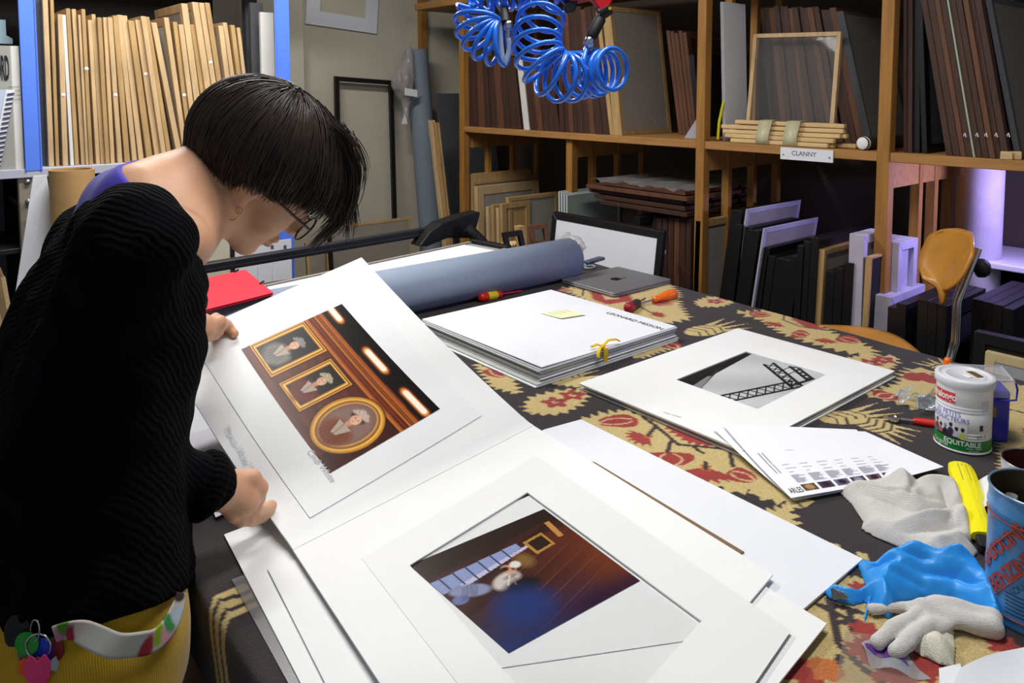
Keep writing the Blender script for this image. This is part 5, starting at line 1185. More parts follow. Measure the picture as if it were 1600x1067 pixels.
# red folder
zr = T + 2 * rr + .006; fr_ = [oz(383, 421, zr + .004), oz(427, 457, zr), None, oz(286, 442, zr + .004)]; fr_[2] = fr_[1] + fr_[3] - fr_[0]
red = thing('red_folder', 'bright red cardboard folder lying on top of the roll', 'folder', fr_[0])
REDF = mat('red_pressboard', 'e8243e', .5, var=.06, vs=60, bump=.1, bs=200)
build('cover', G().prism([p - A(0, 0, .002) for p in fr_], (0, 0, .002)), REDF, red); build('back', G().prism([p - A(0, 0, .006) for p in fr_], (0, 0, .002)), REDF, red)
for s, t_ in ((.62, 0), (.15, 1)):
    c0 = fr_[0] * (1 - s) + (fr_[1] if t_ == 0 else fr_[3]) * s + A(0, 0, .001); build('elastic', G().cyl(c0 + A(-.008, -.008, 0), c0 + A(.008, .008, .001), .003, n=8), RUBBER, red)

# big black frame with white panel standing at the far edge
fb0, fb1 = ox(868, 335, 2.34), ox(1037, 359, 2.34)
zf = 0.0; yA, yB = fb1[1], fb0[1] + .02; xb = 2.21
fz_ = (fb0[2] + fb1[2]) / 2
panel('display_board', 'wide black frame with white panel leaning upright at the far table edge', 'frame', None, (xb, yA, zf), (0, yB - yA, 0), (2.34 - xb, 0, fz_ - zf), (.022, 0, .003), .03, BLACK, WHITE2, rec=.12)

# small clutter past the roll end
g = thing('tape_roll', 'white roll of tape standing beside the end of the grey-blue roll', 'tape', oz(884, 400, T)); c0 = oz(886, 404, T + .028); c0[2] = T + .034
build('tape', G().lathe([(.020, -.012), (.033, -.012), (.033, -.012), (.033, .012), (.033, .012), (.020, .012), (.020, .012), (.020, -.012)], c0, 28, axis=(.3, 1, 0)), WHITE, g); build('core', G().lathe([(.018, -.012), (.020, -.012), (.020, .012), (.018, .012), (.018, -.012)], c0, 24, axis=(.3, 1, 0)), KR, g)
def scissors(label, c, ang, m, sz=1.0):
    c = oz(*c, T); t = thing('scissors', label, 'scissors', c); d = A(math.cos(ang), math.sin(ang), 0); n = A(-d[1], d[0], 0)
    for s in (-1, 1):
        build('handle', G().tube([c + A(0, 0, .006) + d * (.028 * math.cos(a) - .03) * sz + n * (s * .02 + .016 * math.sin(a)) * sz for a in np.linspace(0, 2 * math.pi, 18)[:-1]], .004, 8, closed=True), m, t)
        build('blade', G().prism([c + A(0, 0, .004) + d * .0 + n * s * .006, c + A(0, 0, .004) + d * .09 * sz + n * s * -.002, c + A(0, 0, .004) + d * .09 * sz, c + A(0, 0, .004) + n * s * -.004], (0, 0, .0015)), STEEL, t)
scissors('scissors with grey-green handles beyond the laptop', (920, 416), .3, mat('grey_green_plastic', '8a9a98', .4)); scissors('scissors with blue handles at the end of the roll', (897, 412), 1.6, mat('dark_blue_plastic', '1c2f8a', .4), .8)
p = oz(935, 411, T); build('folding_rule', G().obox(p + A(-.05, .0, 0), (.11, .02, 0), (-.006, .03, 0), (0, 0, .012)), mat('slate_blue', '46506a', .5), label='slate blue folded rule lying behind the laptop', cat='rule', bevel=.002)
p = oz(890, 418, T); build('steel_tool', G().tube([p + A(-.04, .0, .008), p + A(.02, .0, .008), p + A(.06, .02, .008)], [.008, .008, .004], 10), GALV, label='small steel hand tool lying against the roll end', cat='tool')
# frame corner samples beyond the cutter
for i, (u, v, m, lab) in enumerate(((830, 372, BROWN2, 'brown wooden frame corner sample standing left of the white display panel'), (815, 378, KRAFT2, 'raw wood block standing among the frame samples'), (790, 385, BLACK, 'black frame corner sample lying beyond the cutter'))):
    p = oz(u, v + 14, T + .003); g = G().frame(p, (.10, 0, 0), (0, .03, .09), (0, -.02, 0), .02) if i != 1 else G().obox(p, (.035, 0, 0), (0, .03, 0), (0, .02, .10)); build('frame_sample', g, m, label=lab, cat='sample', bevel=.001)
p = oz(797, 386, T + .003); g = G()
for k in range(9): g.prism([p + A(-.06 + .014 * k, 0, 0), p + A(-.046 + .014 * k, 0, 0), p + A(-.053 + .014 * k, 0, .014)], (0, .05, 0))
build('saw_tooth_strip', g.obox(p + A(-.06, 0, -.003), (.126, 0, 0), (0, .05, 0), (0, 0, .003)), STK, label='pale saw-toothed wooden strip lying beyond the cutter', cat='strip')
p = oz(812, 369, T + .06); build('white_ring', G().tube([p + A(.0, .012 * math.cos(a), .012 * math.sin(a)) for a in np.linspace(0, 6.283, 17)[:-1]], .004, 8, closed=True), WHITE, label='tiny white ring hanging on the frame samples', cat='ring')
# ------------------------------------------------------------------ tins and cans
def facing(c): return math.atan2(-c[1], -c[0])
def coffee_tin():
    c = A(1.582, .540, T); r, h = .0480, .138; a = facing(c); t = thing('coffee_tin', 'white coffee tin with green base band and red brand patch', 'tin', c)
    z = T + .001; prof = [(0, 0), (r - .001, 0), (r - .001, 0), (r + .001, .0015), (r + .001, .003), (r - .0006, .0045)]
    for zc in (.030, .036, .042, .078, .084, .090): prof += [(r - .0006, zc - .003), (r - .002, zc - .0015), (r - .0006, zc)]
    prof += [(r - .0006, h - .014)]
    TIN = mat('white_tin_print', 'f0f0f6', .35, coat=.3)
    build('tin_body', G().lathe(prof, (c[0], c[1], z), 48), TIN, t)
    build('lid', G().lathe([(r + .002, h - .016), (r + .0032, h - .015), (r + .0032, h - .002), (r + .002, h), (r - .004, h + .0003), (r - .004, h + .0003), (r - .006, h - .003), (r * .72, h - .003), (r * .70, h - .0015), (r * .66, h - .0015), (r * .64, h - .003), (0, h - .003)], (c[0], c[1], z), 48), mat('frosted_lid', 'dcdee6', .3, alpha=.92), t)
    build('foil_patch', G().obox(A(c[0] + .004, c[1] - .02, z + h - .0026), (.012, -.008, 0), (.018, .026, 0), (0, 0, .0006)), mat('gold_foil', '8a7434', .35, metal=.6), t)
    build('lid_sticker', G().obox(A(c[0] - .012, c[1] - .01, z + h - .0026), (.010, -.004, 0), (.006, .016, 0), (0, 0, .0008)), WHITE, t)
    build('green_band', patch_cyl(G(), (c[0], c[1]), r - .0004, a - 1.65, a + 1.65, z + .005, z + .0265, n=40), mat('green_print', '1f8a3a', .4), t)
    build('red_patch', patch_cyl(G(), (c[0], c[1]), r - .0004, a - 1.25, a - .30, z + .092, z + .112), mat('red_print', 'd83434', .4), t)
    W_ = mat('white_print', 'f4f4f4', .5); BL = mat('blue_print', '3a46b8', .5)
    build('brand', text_cyl(G(), 'malongo', .019, c, r - .0004, z + .0975, a - .74, .0012, sx=.72, bold=.0004), W_, t)
    g = G(); text_cyl(g, 'LES PETITS', .0125, c, r - .0004, z + .0685, a - .62, .001, sx=.9); text_cyl(g, 'PRODUCTEURS', .0125, c, r - .0004, z + .0585, a - .60, .001, sx=.9); build('slogan', g, BL, t)
    build('equitable', text_cyl(G(), 'EQUITABLE', .0125, c, r - .0004, z + .0155, a + .0, .0012, sx=1.0, bold=.0003), W_, t)
    build('original', text_cyl(G(), 'Original', .0125, c, r - .0004, z + .0085, a - .85, .0012, sx=.85), W_, t)
    build('small_text', text_cyl(text_cyl(G(), 'mnm 100%', .006, c, r - .0004, z + .0105, a + .42, .0012), 'mnunm', .006, c, r - .0004, z + .0055, a + .42, .0012), W_, t, kind='stuff')
    # printed group picture
    P = Paint(70, 34, 'dfe0e8'); rr_ = np.random.default_rng(5)
    for k in range(7):
        u = .06 + .14 * k; col = ['6a8a6a', '8a3a3a', 'a86a70', '2a2424', '40304a', 'c8c8d8', 'c9cf7a'][k]; hgt = .48 + .12 * math.sin(k * 2)
        P.ell((u, hgt - .30), (.085, .36), col, .2); P.ell((u, hgt + .18), (.042, .12), '5a3a2a', .3); P.ell((u, hgt + .24), (.045, .10), ['c9c0a0', '3a2a20', '1a1a1a', '7aa0c0', '1a1a1a', '2a2424', '1a1410'][k], .4)
    P.poly([(0, -.01), (.9, -.01), (.8, .10), (0, .12)], '2c2628'); P.ell((.15, .08), (.05, .16), '3a8ad0', .2); P.grain(.05, 4)
    photo_part('group_picture', lambda s, q: A(c[0] + (r + .0004) * math.cos(a - 1.35 + 1.5 * s), c[1] + (r + .0004) * math.sin(a - 1.35 + 1.5 * s), z + .0268 + .030 * q), P, t, PHOTOM)
    build('mark', patch_cyl(G(), (c[0], c[1]), r - .0004, a + .60, a + .74, z + .046, z + .057, n=4), mat('dark_mark', '24324a', .5), t)
    build('mark_text', text_cyl(G(), 'e1.1', .011, c, r - .0004, z + .032, a + .66, .0014), INK, t)
    g = G()
    for k in range(5): patch_cyl(g, (c[0], c[1]), r - .0004, a + .62, a + 1.0, z + .100 - .004 * k, z + .1012 - .004 * k, n=4)
    build('fine_print', g, mat('pale_grey_line', 'b9bccb', .7), t)
coffee_tin()
def blue_tin():
    p = oz(1579, 694, T); d = unit(A(.55, -.83, 0)); n = A(-d[1], d[0], 0); o = A(p[0], p[1], T + .001)   # near right corner
    t = thing('blue_tin', 'dark blue tin with gold patch in a clear plastic box behind the coffee tin', 'tin', o + A(.02, .04, -.001))
    wv, dv = A(-.058, .068, 0), A(.062, .040, 0); h = .100
    build('tin_body', G().obox(o + wv * .03 + dv * .03, wv, dv, A(0, 0, h)), mat('royal_blue_tin', '1a20a8', .35, coat=.3), t, bevel=.004, segs=2)
    nn = unit(np.cross(wv, A(0, 0, 1))); 
    if np.dot(nn, -o) < 0: nn = -nn
    f0 = o + wv * .03 + dv * .03 + nn * .0012
    build('gold_patch', G().obox(f0 + wv * .28 + A(0, 0, .050), wv * .62, A(0, 0, .020), nn * .0006), mat('gold_foil', '8a7434', .35, metal=.6), t)
    build('lettering', text_on(G(), '.08', .018, f0 + wv * .58 + A(0, 0, .054) + nn * .001, -wv, (0, 0, 1), lift=.0003), INK, t)
    build('gold_letter', text_on(G(), 'r', .022, f0 + wv * .80 + A(0, 0, .036), -wv, (0, 0, 1), lift=.0008), mat('gold_print', 'b89a30', .4), t)
    build('small_lettering', text_on(G(), 'net', .008, f0 + wv * .80 + A(0, 0, .010), -wv, (0, 0, 1), lift=.0008), mat('white_print', 'f4f4f4', .5), t)
    g = G(); b0 = o - wv * .02 - dv * .04; w2, d2 = wv * 1.1, dv * 1.12; H = h + .022
    for q0, e in ((b0, w2), (b0 + d2, w2), (b0, d2), (b0 + w2, d2)): g.obox(q0 + A(0, 0, h * .9), e, unit(np.cross(e, A(0, 0, 1))) * .0012, A(0, 0, H - h * .9))
    g.obox(b0 + A(0, 0, H), w2, d2, A(0, 0, .0015)); build('clear_lid', g, GLASS, t, bevel=.0)
    build('lid_rim', G().frame(b0 + A(0, 0, H), w2, d2, A(0, 0, .003), .003), mat('clear_rim', 'd4d6dc', .1, alpha=.55), t)
    build('wire_clasp', G().tube([o + A(.0, -.004, h + .02), o + A(.004, -.006, h + .008), o + A(.0, -.006, h - .012), o + wv * .3 + nn * .004 + A(0, 0, h - .016)], .002, 8), mat('blue_wire', '2028a0', .3), t)
blue_tin()
def open_tin():
    c = A(1.375, .285, T); h = .105; q = oz(1603, 722, T + h); c[:2] = q[:2] + A(.012, -.010); r = .045; t = thing('open_tin', 'open white tin with rusty inside behind the blue can', 'tin', c); a = facing(c)
    build('outer_wall', G().lathe([(0, .001), (r, .001), (r, .001), (r, h - .012), (r + .001, h - .010), (r - .001, h - .004), (r + .0015, h - .001), (r + .001, h)], (c[0], c[1], T), 44), mat('white_tin_label', 'd4d4e2', .4), t)
    build('rim', G().tube([(c[0] + (r) * math.cos(x), c[1] + r * math.sin(x), T + h) for x in np.linspace(0, 6.2832, 45)[:-1]], .0014, 8, closed=True), STEEL, t)
    build('inner_wall', G().lathe([(r - .0012, h), (r - .0014, .006), (r - .0014, .006), (0, .006)], (c[0], c[1], T), 40), mat('rusty_inside', '5a2a22', .5, metal=.2, var=.5, vs=40), t)
    build('lettering', text_cyl(G(), 'DE', .013, c, r, T + h - .038, a - .55, .0008), mat('violet_print', '4a4a98', .5), t)
open_tin()
def solvent_can():
    c = A(1.128, .295, T); r, h = .0535, .168; a = facing(c); t = thing('solvent_can', 'open light blue metal can with red slanted lettering at the right edge', 'can', c)
    BC = mat('sky_blue_tin', '3f86c4', .32, coat=.3, var=.06, vs=12)
    build('outer_wall', G().lathe([(0, .001), (r, .001), (r, .001), (r + .001, .003), (r - .0005, .006), (r - .0005, h - .030), (r + .0012, h - .026), (r + .0012, h - .022), (r, h - .019), (r, h - .002), (r + .001, h)], (c[0], c[1], T), 56), BC, t)
    build('rim', G().tube([(c[0] + r * math.cos(x), c[1] + r * math.sin(x), T + h) for x in np.linspace(0, 6.2832, 49)[:-1]], .0017, 8, closed=True), mat('pale_blue_rim', '88a4c4', .25, metal=.6), t)
    build('inner_wall', G().lathe([(r - .001, h), (r - .0014, h - .02), (r - .002, h - .024), (r - .0014, h - .028), (r - .0014, .02), (r - .0014, .02), (0, .02)], (c[0], c[1], T), 44), mat('dull_tin_inside', '6b6350', .35, metal=.7, var=.3, vs=20), t)
    RP = mat('brick_red_print', 'a8402c', .5)
    k = .55
    g = G(); text_cyl(g, 'GASOLINE', .023, c, r, T + .094, a - .66, .0008, rot=.92, sx=.9, bold=.0008); text_cyl(g, 'BENZINE', .023, c, r, T + .068, a - .38, .0008, rot=.92, sx=.9, bold=.0008); build('lettering', g, RP, t)
    build('fine_lettering', text_cyl(G(), 'SOLUBLE', .011, c, r, T + .062, a - .12, .0008, rot=.92), mat('navy_print', '1f3f68', .5), t)
    build('maker_mark', text_cyl(G(), 'PL', .010, c, r, T + h - .045, a - 1.05, .0008), RP, t)
    g = G()
    for q, xa, xb in ((-1.05, .05, .5), (-.12, -.5, .5)): g.tube([(c[0] + (r + .0006) * math.cos(a + q + x * 1.35), c[1] + (r + .0006) * math.sin(a + q + x * 1.35), T + .034 + .10 * (x + .5)) for x in np.linspace(xa, xb, 16)], .0009, 5)
    g.tube([(c[0] + (r + .0006) * math.cos(a + x), c[1] + (r + .0006) * math.sin(a + x), T + h - .034) for x in np.linspace(-1.6, 1.6, 30)], .0008, 5); g.tube([(c[0] + (r + .0006) * math.cos(a + x), c[1] + (r + .0006) * math.sin(a + x), T + .014) for x in np.linspace(-1.6, 1.6, 30)], .0008, 5); build('print_lines', g, RP, t)
    g = G()
    for q in range(6): patch_cyl(g, (c[0], c[1]), r, a - .55, a + .05 + .05 * (q % 3), T + .045 - .005 * q, T + .0465 - .005 * q, n=8)
    build('fine_print', g, mat('navy_print', '1f3f68', .5), t)
    st = thing('clear_straw', 'clear plastic tube standing inside the blue can', 'tube', (c[0] - .036, c[1] + .018, T + .022))
    build('tube_wall', G().lathe([(.0065, .0), (.0065, h - .024), (.0065, h - .024), (.0052, h - .024), (.0052, 0)], (c[0] - .036, c[1] + .018, T + .022), 16), GLASS, st)
    build('white_stick', G().cyl((c[0] - .02, c[1] - .024, T + .022), (c[0] - .012, c[1] - .03, T + h - .018), .007, n=14), WHITE, label='white rod standing inside the blue can', cat='rod')
solvent_can()

# ------------------------------------------------------------------ yellow knife, clear wrapping, hand tool
def yellow_knife():
    a, b = oz(1499, 726, T + .014), oz(1538, 840, T + .012); d = unit(b - a); n = unit(np.cross(A(0, 0, 1), d)); L = np.linalg.norm(b - a)
    t = thing('utility_knife', 'bright yellow plastic knife handle lying between glove and tins', 'knife', A(a[0], a[1], T)); Y = mat('neon_yellow_plastic', 'f2e81a', .35)
    secs = [(0, .012, .004), (.006, .019, .009), (.03, .022, .012), (L * .45, .0215, .012), (L * .55, .016, .011), (L * .8, .0155, .010), (L, .018, .009)]
    P = [[a + d * s + n * (w * math.cos(x)) + A(0, 0, hh * math.sin(x)) for s, w, hh in secs] for x in np.linspace(0, 2 * math.pi, 13)[:-1]]
    g = G().surf(P, False, wrapu=True, flip=True); g.add([p[0] for p in P], [tuple(range(12))]); g.add([p[-1] for p in P], [tuple(range(12))[::-1]]); build('handle', g, Y, t, bevel=.001)
    for k in (-1, 0, 1): build('groove_shade', G().obox(a + d * .02 + n * (k * .006 - .0008) + A(0, 0, .0105), d * .06, n * .0016, A(0, 0, .0012)), mat('yellow_shadow', 'b8ae10', .5), t)  # shade of the grooves painted as darker yellow strips on the handle
    build('tip', G().obox(b - n * .012 - A(0, 0, .010), d * .03, n * .024, A(0, 0, .016)), RUBBER, t, bevel=.003)
yellow_knife()
g = G(); c = oz(1440, 620, T + .012); r_ = np.random.default_rng(11)
ws = thing('clear_wrapping', 'crumpled clear plastic packaging left of the coffee tin', 'packaging', A(c[0], c[1], T))
for k in range(9):
    o = A(c[0] + r_.uniform(-.05, .06), c[1] + r_.uniform(-.05, .045), T + .003); e1 = A(*r_.uniform(-1, 1, 2), r_.uniform(-.1, .5)); e1 = unit(e1) * r_.uniform(.03, .06); e2 = np.cross(e1, A(*r_.uniform(-1, 1, 3))); e2 = unit(e2) * r_.uniform(.02, .04)
    P = [[o + e1 * (i / 4 - .0) + e2 * (j / 4 - .5) + A(0, 0, .008 + .008 * math.sin(i * 1.3 + j + k)) for j in range(5)] for i in range(5)]
    P = [[A(p[0], p[1], max(p[2], T + .003)) for p in row] for row in P]
    build('film_fold', G().surf(P), mat('crisp_film', 'b8c4cc', .08, alpha=.32, spec=1.0), ws, solid=.0004)
a, b = oz(1408, 655, T + .008), oz(1462, 662, T + .008); hd = unit(b - a)
wr = thing('wrench', 'small steel wrench with red grip beside the coffee tin', 'wrench', A(a[0], a[1], T))
build('grip', G().tube([a + hd * .022, a + hd * .04, a + hd * .10], [.006, .0075, .007], 14), REDP, wr)
build('shank', G().cyl(a - hd * .004, a + hd * .024, .004, n=10), STEEL, wr)
build('jaw', G().lathe([(.004, -.004), (.011, -.004), (.011, -.004), (.012, 0), (.011, .004), (.011, .004), (.004, .004), (.004, -.004)], a - hd * .012, 18), STEEL, wr)
build('jaw_tip', G().obox(a - hd * .03 - A(0, .004, .004), hd * .012, (0, .008, 0), (0, 0, .008)), STEEL, wr)
# rolled white paper behind the blue can, loose paper at the corner
pts = [oz(1530, 770, T), oz(1549, 735, T), oz(1568, 745, T)]
o = oz(1545, 800, T + .002); P = [[o + A(.075 * s, .028 * s, 0) + A(.02 * math.sin(3 * t), -.035 * t + .02 * math.cos(3 * t), .045 * math.sin(1.6 * t) + .0) for t in np.linspace(0, 1.1, 10)] for s in np.linspace(-.3, 1, 8)]
build('curled_paper', G().sheet(P, .0004), WHITE2, label='curled white paper between the yellow knife and the tins', cat='paper')
f = bil(oz(1500, 1052, T + .012), oz(1615, 1000, T + .02), oz(1640, 1110, T + .01), oz(1470, 1110, T + .004), lambda s, t: .008 * math.sin(3 * s + 1) * (1 - t))
build('loose_paper', G().sheet(grid_of(f, 10, 10), .0004), WHITE2, label='loose white paper at the bottom right corner', cat='paper')
build('loose_paper', G().sheet(grid_of(bil(oz(1467, 1044, T + .004), oz(1500, 1036, T + .004), oz(1530, 1110, T + .004), oz(1470, 1110, T + .004)), 4, 4), .0004), WHITE2, label='white paper strip left of the loose paper in the bottom right corner', cat='paper')
f = bil(oz(1345, 1005, T + .004), oz(1400, 1000, T + .006), oz(1455, 1062, T + .004), oz(1362, 1040, T + .004), lambda s, t: .004 * math.sin(8 * s + 5 * t))
cf = thing('clear_film', 'clear film with violet print on the carpet near the corner', 'film', oz(1400, 1030, T))
build('film', G().sheet(grid_of(f, 10, 10), .0003), mat('crisp_film', 'b8c4cc', .08, alpha=.32, spec=1.0), cf)
build('violet_print', G().sheet([[f(s, t) + A(0, 0, .0006) for t in np.linspace(.15, .3 + .5 * s, 5)] for s in np.linspace(.05, .8, 8)], .0002), mat('violet_ink', '6a3a9a', .3, alpha=.85), cf)
f = bil(oz(1320, 985, T + .002), oz(1420, 1000, T + .002), oz(1440, 1090, T + .002), oz(1300, 1090, T + .002)); build('acetate_sheet', G().sheet(grid_of(f, 3, 3), .0003), mat('smoky_acetate_pale', 'a8a49a', .2, alpha=.14, spec=.7), label='thin clear sheet under the violet printed film', cat='film')
bl = [oz(1297, 921, T + .013), oz(1312, 917, T + .013), oz(1326, 936, T + .011), oz(1302, 936, T + .011)]
sb_ = thing('steel_scraper', 'small bent steel blade lying on the blue glove finger', 'blade', bl[0]); build('blade', G().prism(bl, (0, 0, .001)), STEEL, sb_); build('hook', G().tube([bl[3] + A(.008, 0, .002), bl[3] + A(.012, .002, .003), bl[3] + A(.016, 0, .002)], .001, 6), STEEL, sb_)

# ------------------------------------------------------------------ gloves
def Z(u, v, h=0.0): return oz(u, v, T + h)
KNIT = mat('white_cotton_knit', 'dcd9d6', .9, var=.10, vs=300, wave=('DIAGONAL', 240.0, 1.5, 3.0, .0009), bump=.8)
NITR = mat('blue_nitrile', '2f9af0', .38, var=.12, vs=30, spec=.5)
def cloth(pix, hmax, edge, ridges, seed, h, namp=.08, nfreq=90):
    """crumpled cloth lying on the table: height field over a photographed outline, ridges as (p, q, height, width)"""
    P = table_poly(pix); lo, hi = P.min(0) - .01, P.max(0) + .01
    xs = np.arange(lo[0], hi[0], h); ys = np.arange(lo[1], hi[1], h); zs = np.arange(T - .004, T + hmax * 1.9 + .02, h * .8)
    X, Y = np.meshgrid(xs, ys, indexing='ij'); d = np.full(X.shape, 9.0)
    for i in range(len(P)):
        a, b = P[i], P[(i + 1) % len(P)]; e = b - a; t = np.clip(((X - a[0]) * e[0] + (Y - a[1]) * e[1]) / (e @ e + 1e-12), 0, 1); d = np.minimum(d, np.hypot(X - a[0] - t * e[0], Y - a[1] - t * e[1]))
    d = np.where(inside(P, X, Y), d, -d); H = hmax * (1 - np.exp(-np.clip(d, 0, None) / edge)); w = np.clip(d / .006, 0, 1)
    for p, q, amp, wid in ridges:
        a, b = pp(*p), pp(*q); e = b - a; t = np.clip(((X - a[0]) * e[0] + (Y - a[1]) * e[1]) / (e @ e + 1e-12), 0, 1); m = np.hypot(X - a[0] - t * e[0], Y - a[1] - t * e[1]); H = H + w * amp * np.exp(-(m / wid) ** 1.5) * (.35 + .65 * np.sin(np.pi * np.clip(t * .9 + .05, 0, 1)))
    n1, n2 = wobble(seed, 1, nfreq), wobble(seed + 1, 1, nfreq * 2.2); H = H * (1 + namp * n1(X, Y, 0 * X)) - w * hmax * namp * .5 * np.abs(n2(X, Y, 0 * X)); H = np.where(d > 0, np.maximum(H, .0012), -.003 + d * .5)
    D = np.maximum(zs[None, None, :] - (T + .0015 + H)[..., None], (T + .0012 - zs)[None, None, :]).astype(np.float32)
    g_ = np.gradient(H, h); D = D / np.sqrt(1 + np.clip(g_[0] ** 2 + g_[1] ** 2, 0, 9))[..., None].astype(np.float32)
    i_ = np.arange(len(zs)); D2 = D
    V, F_ = surface_nets(D2, A(0, 0, 0), 1.0)
    return np.stack([xs[0] + V[:, 0] * h, ys[0] + V[:, 1] * h, zs[0] + V[:, 2] * h * .8], 1), F_
V, Fq = cloth([(1311, 771), (1322, 764), (1352, 757), (1385, 752), (1402, 746), (1424, 750), (1432, 760), (1455, 756), (1482, 758), (1500, 775), (1512, 802), (1520, 838), (1520, 850), (1512, 853), (1530, 866), (1524, 872), (1480, 884), (1462, 880), (1400, 856), (1362, 838), (1345, 828), (1348, 816), (1330, 790)], .018, .010,
    [((1330, 772), (1440, 800), .012, .014), ((1402, 756), (1425, 790), .020, .016), ((1430, 765), (1500, 775), .016, .016), ((1490, 775), (1512, 840), .014, .012), ((1400, 840), (1500, 820), .016, .013), ((1450, 868), (1520, 850), .010, .010), ((1470, 775), (1485, 810), -.012, .007), ((1425, 815), (1500, 800), -.012, .006), ((1390, 790), (1470, 796), -.009, .006), ((1420, 850), (1500, 838), -.008, .006), ((1432, 762), (1420, 795), -.010, .005), ((1500, 800), (1480, 835), -.010, .006), ((1355, 790), (1420, 812), -.007, .006)], 61, .0024)
tag(np_mesh('cotton_glove', V, Fq, KNIT), 'crumpled white cotton glove beside the yellow knife', 'glove')
# white glove under the blue one, fingers towards the camera
V, Fq = sdf_mesh([el(Z(1455, 962, .012), (.036, .026, .011), k=.008), rc(Z(1440, 955, .012), Z(1550, 982, .010), .012, .013, k=.010), rc(Z(1470, 945, .014), Z(1550, 965, .012), .011, .012, k=.010),
    rc(Z(1432, 958, .016), Z(1395, 985, .014), .0095, .0092, k=.004), rc(Z(1395, 985, .014), Z(1372, 1003, .010), .0092, .0088, k=.004),
    rc(Z(1455, 972, .014), Z(1420, 1003, .014), .0095, .0092, k=.003), rc(Z(1420, 1003, .014), Z(1398, 1017, .010), .0092, .0092, k=.004), rc(Z(1430, 990, .026), Z(1408, 1008, .022), .0022, .002, k=.004, sub=True), rc(Z(1462, 955, .026), Z(1520, 968, .026), .003, .003, k=.006, sub=True),
    rc(Z(1425, 950, .010), Z(1362, 952, .008), .008, .007, k=.004)], .0022, noise=wobble(22, .0016, 170))
V[:, 2] = np.maximum(V[:, 2], T + .0015)
tag(np_mesh('cotton_glove', V, Fq, KNIT), 'white cotton glove with two bent fingers under the blue glove', 'glove')
V, Fq = cloth([(1418, 1012), (1440, 990), (1470, 980), (1490, 985), (1494, 1012), (1492, 1046), (1470, 1042), (1440, 1028)], .020, .012, [((1430, 1010), (1485, 1030), .006, .012), ((1450, 995), (1488, 1012), -.006, .005)], 81, .0026)
tag(np_mesh('cloth_pad', V, Fq, mat('cream_felt', 'd6d4c4', .9, bump=.5, bs=500)), 'cream cloth pad under the white glove fingers', 'cloth')
V, Fq = cloth([(1339, 884), (1352, 881), (1364, 897), (1390, 888), (1420, 879), (1460, 888), (1518, 897), (1528, 893), (1540, 900), (1548, 930), (1568, 958), (1572, 982), (1556, 995), (1532, 966), (1490, 944), (1445, 936), (1405, 944), (1399, 962), (1388, 970), (1370, 960), (1362, 945), (1352, 976), (1349, 970), (1354, 942), (1332, 948), (1298, 939), (1287, 928), (1293, 922), (1335, 932), (1354, 922), (1347, 905)], .036, .016,
    [((1365, 905), (1440, 900), .020, .016), ((1440, 900), (1530, 925), .020, .018), ((1530, 925), (1560, 975), .016, .012), ((1375, 935), (1392, 962), .010, .012), ((1360, 908), (1395, 912), -.016, .006), ((1405, 905), (1450, 914), -.010, .004), ((1430, 920), (1500, 930), -.009, .004), ((1450, 895), (1500, 905), -.008, .0035), ((1480, 925), (1540, 950), -.010, .005), ((1545, 935), (1562, 970), -.008, .004), ((1395, 925), (1440, 930), -.006, .004), ((1470, 912), (1520, 918), .006, .004)], 71, .0022, namp=.05, nfreq=130)
tag(np_mesh('nitrile_glove', V, Fq, NITR), 'bright blue nitrile glove lying crumpled over the white glove', 'glove')

